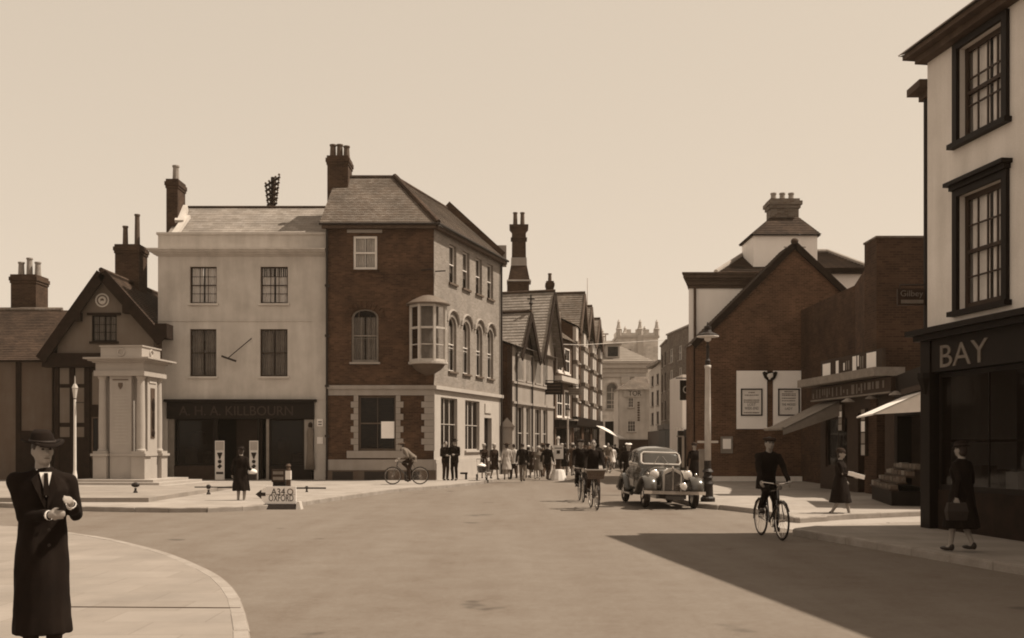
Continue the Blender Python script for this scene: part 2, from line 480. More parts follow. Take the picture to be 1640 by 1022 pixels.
def hole(r, arch=0.0):
    u0, u1, z0, z1 = r
    if not arch: return [(u0, z0), (u1, z0), (u1, z1), (u0, z1)]
    w = (u1-u0)/2; c = (u0+u1)/2; pts = [(u0, z0), (u1, z0)]
    for i in range(0, 9):
        a = math.pi * i / 8
        pts.append((c + w*math.cos(a), z1 - arch + arch*math.sin(a)))
    return pts
def window(F, parent, r, cols=2, rows=2, fm='paint_white', recess=0.10, sill='stone', curt=None, arch=0.0, fw=0.055,
           bar=0.022, glass='glass', top_rows=None, split=True, sash=True, cov=1.0, blind=0.0, label=None):
    u0, u1, z0, z1 = r; d0, d1 = -recess - 0.05, -recess
    mb = MB(); zr = z1 - arch
    F.box(mb, u0, u0+fw, z0, zr, d0, d1); F.box(mb, u1-fw, u1, z0, zr, d0, d1)
    F.box(mb, u0+fw, u1-fw, z0, z0+fw*1.2, d0, d1-0.004)
    zm = (z0+z1)/2 if not arch else (z0 + z1)/2
    if sash: F.box(mb, u0+fw, u1-fw, zm-fw*0.35, zm+fw*0.35, d0-0.01, d1+0.012)
    if arch:
        w = (u1-u0)/2; c = (u0+u1)/2
        for i in range(8):
            a0, a1 = math.pi*i/8, math.pi*(i+1)/8
            for (k0, k1) in ((1.0, 1-fw/w),):
                q = [(c+w*math.cos(a)*k, zr+arch*math.sin(a)*k) for a, k in ((a0, 1), (a1, 1), (a1, 1-fw/w), (a0, 1-fw/w))]
                mb.prism([F.p(x, z, d0) for x, z in q], F.n*0.05)
    else: F.box(mb, u0+fw, u1-fw, z1-fw, z1, d0, d1-0.004)
    w_o = mb.build('window', fm, parent)
    if label: w_o['label'] = label
    iu0, iu1, iz0, iz1 = u0+fw, u1-fw, z0+fw*1.2, (z1-fw if not arch else zr)
    if cols*rows > 1:
        bb = MB()
        for i in range(1, cols):
            x = iu0 + (iu1-iu0)*i/cols; F.box(bb, x-bar/2, x+bar/2, iz0, iz1, d0+0.012, d1-0.012)
        for k in range(1, rows):
            z = iz0 + (iz1-iz0)*k/rows
            if abs(z-zm) > 0.05: F.box(bb, iu0, iu1, z-bar/2, z+bar/2, d0+0.010, d1-0.010)
        if bb.v: bb.build('glazing_bars', fm, w_o)
    dg = (d0+d1)/2
    cc, rr = (cols, rows) if split else (1, 1)
    for i in range(cc):
        for k in range(rr):
            a0, a1 = iu0+(iu1-iu0)*i/cc, iu0+(iu1-iu0)*(i+1)/cc
            b0, b1 = iz0+(iz1-iz0)*k/rr, iz0+(iz1-iz0)*(k+1)/rr
            e = [random.uniform(-0.004, 0.004) for _ in range(3)]
            pm = MB(); pm.quad(F.p(a0, b0, dg+e[0]), F.p(a1, b0, dg+e[1]), F.p(a1, b1, dg+e[1]+e[2]), F.p(a0, b1, dg+e[0]+e[2]))
            pm.build('pane', glass, w_o, uv=False)
    if arch:
        w = (u1-u0)/2-fw*0.5; c = (u0+u1)/2
        pm = MB(); pm.add([F.p(c+w*math.cos(math.pi*i/8), zr+(arch-fw*0.5)*math.sin(math.pi*i/8), dg) for i in range(9)], [tuple(range(9))])
        pm.build('pane', glass, w_o, uv=False)
    if sill:
        sb = MB(); F.box(sb, u0-0.08, u1+0.08, z0-0.09, z0-0.002, -recess-0.04, 0.09); sb.build('sill', sill, w_o)
    if curt:
        cb = MB(); n = max(6, int((iu1-iu0)/0.05)); zt = z1-fw*0.5; zb = z0 + (z1-z0)*(1-cov)
        for seg in ((iu0, iu0+(iu1-iu0)*0.46), (iu0+(iu1-iu0)*0.54, iu1)):
            top = []; bot = []
            for i in range(n+1):
                x = seg[0]+(seg[1]-seg[0])*i/n; dd = d0-0.045+0.018*math.sin(i*1.7)+0.01*math.sin(i*4.1)
                top.append(F.p(x, min(zt, zr if arch else zt), dd)); bot.append(F.p(x, zb, dd*1.02))
            cb.add(top+bot, [(i, i+1, n+2+i, n+1+i) for i in range(n)])
        cb.build('curtain', curt, w_o)
    if blind:
        cb = MB(); F.box(cb, iu0, iu1, z1-fw-(z1-z0)*blind, z1-fw, d0-0.06, d0-0.045); cb.build('roller_blind', 'paint_dark', w_o)
    return w_o
def pot(mb, c, r=0.11, h=0.5):
    mb.lathe(c, [(r*1.15, 0), (r*1.15, 0.06), (r, 0.07), (r*0.85, h-0.08), (r*1.05, h-0.07), (r*1.05, h), (r*0.8, h), (r*0.75, h-0.1)], 10)
def stack(parent, x0, x1, y0, y1, z0, z1, mat='brick_stack', pots=2, along='x', ph=0.5, pr=0.11, potm='pot', corbel=0.07, pot_hs=None, jit=True):
    mb = MB(); mb.box(x0, x1, y0, y1, z0, z1-0.42)
    mb.box(x0-corbel*0.5, x1+corbel*0.5, y0-corbel*0.5, y1+corbel*0.5, z1-0.42, z1-0.30)
    mb.box(x0-corbel, x1+corbel, y0-corbel, y1+corbel, z1-0.30, z1-0.12)
    mb.box(x0-corbel*0.3, x1+corbel*0.3, y0-corbel*0.3, y1+corbel*0.3, z1-0.12, z1)
    c = mb.build('chimney', mat, parent)
    for i in range(pots):
        t = (i+0.5)/pots; pm = MB()
        cx = x0+(x1-x0)*t if along == 'x' else (x0+x1)/2
        cy = y0+(y1-y0)*t if along == 'y' else (y0+y1)/2
        pot(pm, (cx, cy, z1-0.003), pr, pot_hs[i] if pot_hs else ph*(random.uniform(0.9, 1.1) if jit else 1))
        pm.build('chimney_pot', potm, c, smooth=False)
    return c
def shell(mb, pts, z0, z1):
    for (a, b) in zip(pts[:-1], pts[1:]):
        mb.quad((a[0], a[1], z0), (b[0], b[1], z0), (b[0], b[1], z1), (a[0], a[1], z1))
# ================================================================ THE SETTING
mb = MB(); mb.quad((-700, -300, 0), (700, -300, 0), (700, 1500, 0), (-700, 1500, 0))
setmeta(mb.build('road', 'asphalt'), 'worn tarmac road widening into the open junction', None, None, 'structure')

def smooth_line(pts, n=6):
    out = []
    for i in range(len(pts)-1):
        p0 = pts[max(i-1, 0)]; p1 = pts[i]; p2 = pts[i+1]; p3 = pts[min(i+2, len(pts)-1)]
        for k in range(n):
            t = k/n
            out.append(0.5*((2*p1) + (p2-p0)*t + (2*p0-5*p1+4*p2-p3)*t*t + (3*p1-p0-3*p2+p3)*t*t*t))
    out.append(pts[-1]); return out
_kerb = MB(); _kerb.box(-0.44, 0.44, -0.075, 0.075, -0.16, 0.0)
_kerb_me = None
def kerb_mesh():
    global _kerb_me
    if _kerb_me is None:
        bm = bmesh.new()
        bmesh.ops.create_cube(bm, size=1.0)
        bmesh.ops.scale(bm, vec=(0.885, 0.15, 0.17), verts=bm.verts)
        bmesh.ops.bevel(bm, geom=[e for e in bm.edges if all(v.co.z > 0 for v in e.verts)], offset=0.02, segments=1, affect='EDGES')
        bmesh.ops.translate(bm, vec=(0, 0, -0.085), verts=bm.verts)
        _kerb_me = bpy.data.meshes.new('kerb_stone'); bm.to_mesh(_kerb_me); bm.free(); box_uv(_kerb_me)
        _kerb_me.materials.append(M['kerb_stone'])
    return _kerb_me
def kerb(parent, pts, z=0.128, step=0.9, stop=None):
    """single kerb stones set along a line; the line runs with the road on its left"""
    acc = 0.0; d0 = 0.0
    segs = [(pts[i], pts[i+1]) for i in range(len(pts)-1)]
    tot = sum((b-a).length for a, b in segs); n = int(tot/step)
    for k in range(n):
        s = (k+0.5)*tot/n; run = 0
        for a, b in segs:
            L = (b-a).length
            if run + L >= s:
                p = a.lerp(b, (s-run)/L); d = (b-a).normalized(); break
            run += L
        o = bpy.data.objects.new('kerb_stone', kerb_mesh()); COL.objects.link(o); o.parent = parent
        nrm = Vector((d.y, -d.x, 0))
        o.location = Vector((p.x, p.y, z + random.uniform(-0.004, 0.004))) + nrm*0.07 - wpos(parent)
        o.rotation_euler = (0, 0, math.atan2(d.y, d.x) + random.uniform(-0.006, 0.006))
        o.scale = (tot/n/0.9, 1, 1)
def pavement(name, front, back, label, mat='paving', z=0.12):
    pts = [Vector((p.x, p.y, 0.0)) for p in front] + [Vector((p.x, p.y, 0.0)) for p in back]
    mb = MB(); mb.prism([p - Vector((0, 0, 0.2)) for p in pts], (0, 0, z + 0.2))
    o = mb.build(name, mat); setmeta(o, label, None, None, 'structure'); return o

# near-left footway with its rounded nose
f = smooth_line([G(-260, 845), G(0, 852), G(140, 868), G(250, 893), G(330, 926), G(371, 957), G(392, 1000), G(404, 1080), G(412, 1180)])
pv = pavement('pavement', f, [Vector((-4, 2, 0)), Vector((-14, 2, 0))], 'pale footway with rounded nose beside the road')
kerb(pv, f, z=0.124)
mb = MB(); a, b = G(60, 972, 0.121), G(385, 974, 0.121)
mb.beam(a, b, 0.02, 0.012); mb.build('slab_joint', 'timber_mid', pv)
# the broad paved corner with the memorial, running on to the shop fronts and round into the street
isl = smooth_line([G(-420, 803), G(0, 813), G(140, 819), G(300, 821), G(395, 818), G(470, 812), G(560, 799), G(640, 788), G(712, 782), G(765, 776.5)])
st = [Vector((-0.2, 49.0, 0)), Vector((2.1, 55.0, 0)), Vector((4.4, 62.0, 0)), Vector((5.7, 66.5, 0)), Vector((8.8, 82.0, 0)), Vector((10.4, 92.0, 0))]
isl2 = isl + smooth_line([isl[-1]] + st)[1:]
pv = pavement('pavement', isl2, [Vector((6.0, 92, 0)), Vector((-4, 60, 0)), Vector((-40, 60, 0)), Vector((-40, 38, 0))], 'broad paved corner around the war memorial and shop fronts', 'paving_bright')
kerb(pv, list(reversed(isl2)), z=0.125)
# right-hand footways
r1 = smooth_line([Vector((11.0, 86, 0)), Vector((9.9, 72, 0)), Vector((7.2, 56, 0)), Vector((5.4, 44, 0)), Vector((4.75, 35, 0)), G(1108, 811), G(1160, 817), G(1210, 823), G(1246, 831), G(1272, 837), G(1300, 837), G(1360, 832.5), G(1500, 826)])
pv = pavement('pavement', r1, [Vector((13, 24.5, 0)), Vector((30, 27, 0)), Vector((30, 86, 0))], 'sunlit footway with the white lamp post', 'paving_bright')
kerb(pv, list(reversed(r1)), z=0.125)
r2 = smooth_line([Vector((20, 21.6, 0)), Vector((10.5, 20.95, 0)), Vector((8.2, 20.65, 0)), G(1340, 850), G(1290, 854.5), G(1278, 858), G(1300, 863), G(1400, 880), G(1600, 915), G(1800, 951), G(1990, 1010)])
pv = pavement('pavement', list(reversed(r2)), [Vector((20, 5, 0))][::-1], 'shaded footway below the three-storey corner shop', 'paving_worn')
kerb(pv, list(reversed(r2)), z=0.125)

mb = MB(); mb.prism([Vector((5.7, 19.6, -0.1)), Vector((8.3, 20.5, -0.1)), Vector((30, 22.0, -0.1)), Vector((30, 26, -0.1)), Vector((10, 24.4, -0.1)), Vector((6.6, 22.6, -0.1)), Vector((5.9, 22.3, -0.1)), Vector((5.3, 20.8, -0.1))], (0, 0, 0.105))
setmeta(mb.build('side_road', 'side_street'), 'pale side street opening beside the corner shop', None, None, 'structure')
# ================================================================ LEFT-HAND BUILDINGS
PZ = 0.12
# ---- gabled timber house at the far left
Yj = 44.2
FJ = Fac((P(-140, 0, Yj).x, Yj), (P(250, 0, Yj).x, Yj))
jb = thing('timber_house', (-18.3, Yj, PZ), 'gabled timber-framed house with dark bargeboards behind the stone memorial', 'house')
def jp(x, y): return FJ.px(x, y)
gw = jp(147, 0)[0]
mb = MB()
wr = FJ.rect(147, 187, 505, 547)
FJ.wall(mb, [(jp(92, 0)[0], jp(0, 566)[1]), (jp(246, 0)[0], jp(0, 566)[1]), (jp(246, 0)[0], jp(0, 545)[1]), (jp(167, 0)[0], jp(0, 449)[1]), (jp(92, 0)[0], jp(0, 540)[1])], [hole(wr)])
mb.build('gable_wall', 'stucco_gable', jb)
window(FJ, jb, wr, 4, 3, 'paint_dark', 0.06, 'timber', curt='curtain_dull', sash=False)
hb = MB(); FJ.box(hb, wr[0]-0.18, wr[1]+0.18, wr[3], wr[3]+0.10, -0.02, 0.09); hb.build('hood', 'timber', jb)
# plaster roundel in the gable
mb = MB(); c = FJ.p(*jp(164, 481), 0.0)
mb.torus(c + Vector((0, -0.02, 0)), 0.27, 0.035, 'Y', 22, 6); mb.torus(c + Vector((0, -0.02, 0)), 0.13, 0.05, 'Y', 14, 6); mb.ball(c + Vector((0, 0, -0.1)), (0.12, 0.03, 0.09))
mb.build('roundel', 'stucco', jb)
# jetty beam, lower timber wall with plaster panels
mb = MB(); FJ.box(mb, jp(70, 0)[0], jp(250, 0)[0], jp(0, 588)[1], jp(0, 566)[1], -0.3, 0.18); mb.build('jetty_beam', 'timber', jb)
mb = MB(); FJ.box(mb, jp(88, 0)[0], jp(246, 0)[0], PZ, jp(0, 588)[1]-0.004, -0.4, -0.06); mb.build('wall', 'timber', jb)
for (x0, x1, y0, y1) in ((95, 110, 589, 615), (120, 134, 589, 615), (95, 111, 621, 677), (120, 134, 621, 677), (147, 166, 596, 648), (95, 134, 684, 700)):
    r = FJ.rect(x0, x1, y0, y1); mb = MB(); FJ.box(mb, r[0], r[1], r[2], r[3], -0.1, -0.045); mb.build('plaster_panel', 'stucco_gable', jb)
for x in (90.5, 115, 140, 172, 205, 240):
    r = FJ.rect(x-3.5, x+3.5, 589, 770); mb = MB(); FJ.box(mb, r[0], r[1], PZ, r[3], -0.1, 0.0); mb.build('post', 'timber', jb)
for (x0, x1) in ((147, 168), (176, 202)):
    r = FJ.rect(x0, x1, 668, 736); window(FJ, jb, r, 2, 2, 'timber_mid', -0.02, None, glass='glass_dark', sash=False)
r = FJ.rect(209, 236, 640, 768.5); mb = MB(); FJ.box(mb, r[0], r[1], PZ, r[3], -0.08, -0.03); d = mb.build('door', 'paint_brown', jb)
# bargeboards
ap = FJ.p(jp(167, 0)[0], jp(0, 440)[1], 0.30)
for (x, y) in ((70, 577), (263, 548)):
    e = FJ.p(jp(x, 0)[0], jp(0, y)[1], 0.30)
    mb = MB(); mb.beam(ap, e, 0.10, 0.46, (0, 0, 1)); mb.build('bargeboard', 'timber', jb)
    mb = MB(); mb.beam(ap.lerp(e, 0.42) + Vector((0, 0.25, -0.30)), ap.lerp(e, 0.42) + Vector((0, -0.06, -0.30)), 0.36, 0.36); mb.build('purlin_end', 'timber', jb)
mb = MB(); mb.beam(FJ.p(jp(262, 0)[0], jp(0, 531)[1], -0.5), FJ.p(jp(262, 0)[0], jp(0, 531)[1], 0.36), 0.5, 0.62); mb.build('eaves_end', 'timber', jb)
# roof
back = 8.0
A0 = ap + Vector((0, -0.05, 0.12)); A1 = A0 + Vector((0, back, 0))
mb = MB()
EL = FJ.p(jp(66, 0)[0], jp(0, 572)[1], 0.36); ER = FJ.p(jp(264, 0)[0], jp(0, 541)[1], 0.36)
mb.course_slope(ER, ER + Vector((0, back, 0)), A1, A0); mb.course_slope(EL + Vector((0, back, 0)), EL, A0, A1)
rf = mb.build('roof', 'tile', jb)
mb = MB(); mb.tube([A0 + Vector((0, 0, 0.03)), A1 + Vector((0, 0, 0.03))], 0.11, 8); mb.build('ridge_tiles', 'tile', rf)
mb = MB(); shell(mb, [(EL.x+0.4, Yj+0.3), (EL.x+0.4, Yj+back), (ER.x-0.5, Yj+back), (ER.x-0.5, Yj+0.3)], PZ, 6.3); mb.build('side_walls', 'stucco_tan', jb)
# chimneys
p0, p1 = P(190, 395, 48.0), P(232, 395, 48.0)
stack(jb, p0.x+0.06, p1.x-0.06, 47.4, 48.5, 6.5, p0.z, pots=2, pot_hs=[0.95, 1.5], pr=0.13, potm='pot_dark')
# ---- left range of the same row, its own house
Yl = 45.4
lb = thing('tiled_cottage', (-24, Yl, PZ), 'low tiled cottage at the left edge beside the gabled house', 'house')
FL = Fac((P(-300, 0, Yl).x, Yl), (P(98, 0, Yl).x, Yl))
mb = MB(); rr = FL.rect(-95, -40, 640, 740)
FL.wall(mb, [(0, PZ), (FL.L, PZ), (FL.L, FL.px(50, 580)[1]), (0, FL.px(50, 580)[1])], [hole(rr)]); mb.build('wall', 'stucco_tan', lb)
window(FL, lb, rr, 3, 2, 'paint_dark', 0.08, 'timber', curt='curtain_dull')
for x in (30, 88): 
    r = FL.rect(x-4, x+4, 580, 770); mb = MB(); FL.box(mb, r[0], r[1], PZ, r[3], 0.0, 0.06); mb.build('post', 'timber', lb)
r = FL.rect(34, 84, 690, 770); mb = MB(); FL.box(mb, r[0], r[1], PZ, r[3], 0.0, 0.05); mb.build('boarding', 'timber', lb)
mb = MB(); z0, z1 = FL.px(50, 578)[1], P(0, 497, 49.2).z
mb.course_slope((-32, Yl-0.35, z0), (P(98, 0, Yl).x, Yl-0.35, z0), (P(98, 0, Yl).x, 49.2, z1), (-32, 49.2, z1))
mb.quad((-32, 49.2, z1), (P(98, 0, Yl).x, 49.2, z1), (P(98, 0, Yl).x, 53, z0), (-32, 53, z0)); rf = mb.build('roof', 'tile', lb)
mb = MB(); mb.tube([(-32, 49.2, z1+0.03), (P(100, 0, 49.2).x, 49.2, z1+0.03)], 0.11, 8); mb.build('ridge_tiles', 'tile_pale', rf)
p0, p1 = P(22, 441, 49.6), P(62, 441, 49.6)
stack(lb, p0.x, p1.x, 49.3, 50.6, 7.0, p0.z, pots=3, pot_hs=[0.7, 0.9, 0.7], pr=0.15, potm='pot')

# ---- stuccoed three-storey draper's shop
Yw = 45.3
FW = Fac((P(253, 0, Yw).x, Yw), (-8.19, Yw))
wb = thing('draper_shop', (-12, Yw, PZ), 'pale stuccoed three-storey shop with slate roof and dark shopfront', 'shop')
zc = FW.px(400, 402)[1]; zt = FW.px(400, 376)[1]
wins = [(304, 347, 427, 486), (417, 461, 427, 486), (304, 346.5, 527, 603), (416.5, 460.5, 527, 603)]
rs = [FW.rect(*w) for w in wins]
sf = FW.rect(269, 503, 642, 768.5)
mb = MB()
FW.wall(mb, [(0, PZ), (sf[0], PZ), (sf[0], sf[3]), (sf[1], sf[3]), (sf[1], PZ), (FW.L, PZ), (FW.L, zt), (0, zt)], [hole(r) for r in rs])
mb.quad(FW.p(0, PZ), FW.p(0, zt), FW.p(0, zt, -7.5), FW.p(0, PZ, -7.5)); mb.quad(FW.p(0, PZ, -7.5), FW.p(0, zt, -7.5), FW.p(FW.L, zt, -7.5), FW.p(FW.L, PZ, -7.5))
mb.quad(FW.p(FW.L, PZ), FW.p(FW.L, PZ, -7.5), FW.p(FW.L, zt, -7.5), FW.p(FW.L, zt))
mb.build('wall', 'stucco', wb)
window(FW, wb, rs[0], 3, 4, 'paint_brown', 0.12, 'stucco', 'net_curtain'); window(FW, wb, rs[1], 3, 4, 'paint_brown', 0.12, 'stucco', 'net_curtain', blind=0.22)
window(FW, wb, rs[2], 2, 2, 'paint_brown', 0.12, 'stucco', 'curtain_dull'); window(FW, wb, rs[3], 2, 2, 'paint_brown', 0.12, 'stucco', 'curtain_dull')
mb = MB()
for (a, b, d) in ((0.00, 0.07, 0.38), (-0.08, 0.0, 0.30), (-0.16, -0.08, 0.18), (-0.22, -0.16, 0.08)):
    FW.box(mb, -d, FW.L-0.02, zc+a, zc+b, -0.1, d)
mb.build('cornice', 'stucco', wb)
mb = MB(); FW.box(mb, -0.06, FW.L-0.02, zt, zt+0.10, -0.33, 0.06); mb.build('parapet_coping', 'stucco', wb)
mb = MB(); z = FW.px(400, 514)[1]; FW.box(mb, 0, FW.L, z-0.02, z+0.03, -0.05, 0.035); mb.build('string_course', 'stucco', wb)
mb = MB(); u = FW.px(500, 0)[0]; FW.box(mb, u-0.02, FW.L-0.02, sf[3]+0.05, zc-0.24, -0.05, 0.028); mb.build('pilaster', 'stucco', wb)
# roof
ez = zt-0.25; rz = P(0, 333, 48.8).z; xl, xr = FW.a.x+0.05, -8.0
mb = MB(); mb.course_slope((xl, Yw+0.35, ez), (xr, Yw+0.35, ez), (xr, 48.8, rz), (xl, 48.8, rz), 0.2, 0.012)
mb.quad((xl, 48.8, rz), (xr, 48.8, rz), (xr, 52.6, ez-0.2), (xl, 52.6, ez-0.2)); rf = mb.build('roof', 'slate', wb)
mb = MB(); mb.quad((xl, Yw+0.3, ez-0.3), (xl, 48.8, rz-0.02), (xl, 52.6, ez-0.3)); mb.build('gable_end', 'stucco', wb)
mb = MB(); mb.tube([(xl, 48.8, rz+0.02), (xr, 48.8, rz+0.02)], 0.08, 8); mb.build('ridge_tiles', 'tile', rf)
mb = MB(); mb.beam((xl+0.40, Yw+0.9, ez+0.45), (xl+0.55, 47.5, rz-0.70), 0.30, 0.16); mb.beam((xl+0.35, 47.0, rz-1.1), (xl+0.25, 47.9, rz-0.2), 0.4, 0.3); mb.build('chimney_flaunching', 'stucco', rf)
p0, p1 = P(271, 290, 47.4), P(289, 290, 47.4)
stack(wb, p0.x, p1.x, 47.0, 48.1, 10.2, p0.z, pots=1, pot_hs=[0.75], pr=0.16)
# shopfront
d0 = -1.6
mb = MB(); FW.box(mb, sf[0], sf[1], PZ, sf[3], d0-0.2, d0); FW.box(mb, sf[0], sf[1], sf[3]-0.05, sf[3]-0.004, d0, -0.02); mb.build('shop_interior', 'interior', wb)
fz = FW.px(400, 671)[1]
mb = MB(); FW.box(mb, sf[0]-0.02, sf[1]+0.02, fz, sf[3]-0.06, -0.1, 0.12); fas = mb.build('fascia', 'paint_dark', wb)
mb = MB(); FW.box(mb, sf[0]-0.12, sf[1]+0.12, sf[3]-0.06, sf[3]+0.06, -0.1, 0.24); mb.build('fascia_cornice', 'paint_dark', fas)
lettering(fas, 'A. H. A. KILLBOURN', FW.p((FW.px(288, 0)[0]+FW.px(470, 0)[0])/2, FW.px(0, 658)[1], 0.125), FW.u, (0, 0, 1), FW.px(470, 0)[0]-FW.px(288, 0)[0], 0.42, 'letter_dim')
def shopwin(x0, x1, y0, y1, name='display_window', fm='paint_dark'):
    r = FW.rect(x0, x1, y0, y1); return window(FW, wb, r, 1, 1, fm, 0.04, None, glass='glass_dark', sash=False, fw=0.07)
shopwin(283, 343, 672, 745); shopwin(432, 487, 672, 745)
mb = MB(); r = FW.rect(283, 343, 746, 768.5); FW.box(mb, r[0]-0.1, r[1]+0.1, PZ, r[3], -0.25, 0.02); mb.build('stall_riser', 'paint_brown', wb)
mb = MB(); r = FW.rect(430, 500, 746, 768.5); FW.box(mb, r[0]-0.05, r[1], PZ, r[3], -0.25, 0.02); mb.build('stall_riser', 'paint_dark', wb)
for (x0, x1, m) in ((270, 279, 'paint_tan'), (344.5, 349, 'paint_dark'), (426.5, 431, 'paint_tan'), (412, 416, 'paint_dark')):
    r = FW.rect(x0, x1, 672, 768.5); mb = MB(); FW.box(mb, r[0], r[1], PZ, fz, -0.12, 0.03); mb.build('pilaster', m, wb)
r = FW.rect(368, 410, 672, 768.5); mb = MB(); FW.box(mb, r[0], r[1], PZ, fz, -1.2, -1.12); dr = mb.build('door', 'paint_brown', wb)
# goods in the window, hanging garments
for (x0, x1, y0, y1, m) in ((290, 312, 715, 742, 'cloth_mid'), (300, 326, 690, 712, 'cloth_dark'), (318, 338, 722, 744, 'goods'), (440, 462, 700, 742, 'cloth_mid'), (464, 484, 726, 740, 'cloth_tweed')):
    r = FW.rect(x0, x1, y0, y1); mb = MB(); c = FW.p((r[0]+r[1])/2, (r[2]+r[3])/2, -0.5)
    mb.lathe(c - Vector((0, 0, (r[3]-r[2])/2)), [((r[1]-r[0])*0.5, 0), ((r[1]-r[0])*0.42, (r[3]-r[2])*0.5), ((r[1]-r[0])*0.5, (r[3]-r[2])*0.8), ((r[1]-r[0])*0.15, (r[3]-r[2]))], 10); mb.build('display_goods', m, wb)
# wall plates on the pier, hanging coat panel
r = FW.rect(487.5, 502, 672, 752); mb = MB(); FW.box(mb, r[0], r[1], r[2], r[3], -0.05, 0.02); mb.build('pier_panel', 'stucco_dull', wb)
def plate(name, F, x0, x1, y0, y1, mat, parent, d=0.03, th=0.02):
    r = F.rect(x0, x1, y0, y1); mb = MB(); F.box(mb, r[0], r[1], r[2], r[3], d-th, d); return mb.build(name, mat, parent), r
plate('wall_plate', FW, 508, 517.5, 671, 683, 'enamel_white', wb, 0.05); plate('wall_plate', FW, 508, 517.5, 700, 711, 'enamel_white', wb, 0.05)
mb = MB()
for y in (675, 679): 
    r = FW.rect(510, 515.5, y, y+1.6); FW.box(mb, r[0], r[1], r[2], r[3], 0.05, 0.056)
mb.build('plate_lettering', 'ink', wb)
# old bracket on the wall between the first-floor windows
mb = MB(); mb.tube([FW.p(*FW.px(403, 542), 0.02), FW.p(*FW.px(371, 575), 0.55)], 0.022, 6); mb.tube([FW.p(*FW.px(360, 572), 0.5), FW.p(*FW.px(383, 580), 0.5)], 0.05, 6)
mb.tube([FW.p(*FW.px(360, 572), 0.0), FW.p(*FW.px(360, 572), 0.5)], 0.02, 6); mb.build('wall_bracket', 'iron', wb)
# tailor's dummy / long coat hung against the pier
cb = thing('hanging_coat', FW.p(*FW.px(498, 752), 0.1), 'long tweed coat hung on the pier beside the draper window', 'coat')
mb = MB(); b0 = FW.p(*FW.px(498, 752), 0.14); h = FW.px(498, 684)[1]-FW.px(498, 752)[1]
mb.loft([[b0 + Vector((rx*math.cos(a), 0.07*math.sin(a), z*h)) for a in [2*math.pi*k/12 for k in range(12)]] for z, rx in ((0, 0.21), (0.3, 0.17), (0.6, 0.13), (0.85, 0.16), (0.95, 0.12), (1.0, 0.03))])
mb.build('coat_body', 'cloth_tweed', cb, smooth=True)
mb = MB(); mb.ball(b0 + Vector((0, 0, h+0.08)), (0.10, 0.09, 0.13)); mb.build('collar', 'cloth_dark', cb, smooth=True)
# two tall enamel advertisements beside the door
for i, (x0, x1) in enumerate(((345, 360), (400, 414))):
    r = FW.rect(x0, x1, 706, 763); base = FW.p((r[0]+r[1])/2, PZ, 0.06)
    t = thing('enamel_sign', base, ('tall narrow white enamel sign beside the shop door, nearer the memorial', 'tall narrow white enamel sign beside the shop door, half behind the woman')[i], 'sign', 'enamel signs at the draper door')
    mb = MB(); FW.box(mb, r[0], r[1], PZ, r[3], 0.035, 0.06); mb.build('board', 'enamel_white', t)
    mb = MB(); FW.box(mb, r[0]+0.03, r[1]-0.03, r[3]-0.42, r[3]-0.04, 0.06, 0.065); mb.build('top_panel', 'poster_grey', t)
    mb = MB()
    cx = (r[0]+r[1])/2; c = FW.p(cx, r[3]-0.66, 0.066)
    mb.lathe(c - Vector((0, 0, 0.14)), [(0.03, 0), (0.05, 0.08), (0.115, 0.24), (0.115, 0.28)], 8)
    mb.ball(FW.p(cx, r[3]-0.92, 0.068), (0.085, 0.02, 0.085)); mb.obox(FW.p(cx, r[3]-1.13, 0.068), (0.06, 0, 0.06), (0, 0.005, 0), (-0.05, 0, 0.05))
    FW.box(mb, r[0]+0.05, r[1]-0.05, r[2]+0.1, r[2]+0.2, 0.06, 0.066); mb.build('printed_marks', 'ink', t)

# ---- brick corner building
Yb = 45.0
FB = Fac((-8.18, Yb), (-3.43, Yb)); dS = Vector((0.307, 0.952)).normalized(); LS = 9.35
FS = Fac((-3.43, Yb), (-3.43 + dS.x*LS, Yb + dS.y*LS))
bb = thing('corner_building', (-5, 46, PZ), 'dark brick corner building with stone ground floor and corner oriel', 'building')
ze = 11.34; zs = FB.px(600, 621)[1]
w2 = FB.rect(566, 604, 378, 432); w1 = FB.rect(563, 606, 495, 580); w0 = FB.rect(574, 634, 634, 722)
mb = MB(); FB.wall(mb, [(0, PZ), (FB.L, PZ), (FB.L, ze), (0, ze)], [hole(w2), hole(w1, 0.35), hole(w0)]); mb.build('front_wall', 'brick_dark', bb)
window(FB, bb, w2, 2, 2, 'paint_white', 0.05, 'brick_black', 'curtain', fw=0.10, cov=0.9)
window(FB, bb, w1, 3, 2, 'paint_tan', 0.10, 'stone', 'curtain_dull', arch=0.35, fw=0.09)
window(FB, bb, w0, 2, 2, 'stucco_tan', 0.15, None, fw=0.08, glass='glass_dark')
r = FB.rect(556, 612, 368, 373); mb = MB(); FB.box(mb, r[0], r[1], r[2], r[3], -0.02, 0.05); mb.build('lintel', 'stone', bb)
# brick arch hood: single voussoir bricks
cx = (w1[0]+w1[1])/2; ww = (w1[1]-w1[0])/2
for i in range(11):
    a = math.pi*(i+0.5)/11; m2 = MB(); c = FB.p(cx+(ww+0.16)*math.cos(a), w1[3]-0.35+(0.35+0.17)*math.sin(a), 0.02)
    rd = Vector((math.cos(a), 0, math.sin(a)))
    m2.obox(c, rd*0.14, Vector((-rd.z, 0, rd.x))*0.075, (0, 0.04, 0)); m2.build('arch_brick', 'brick_black', bb)
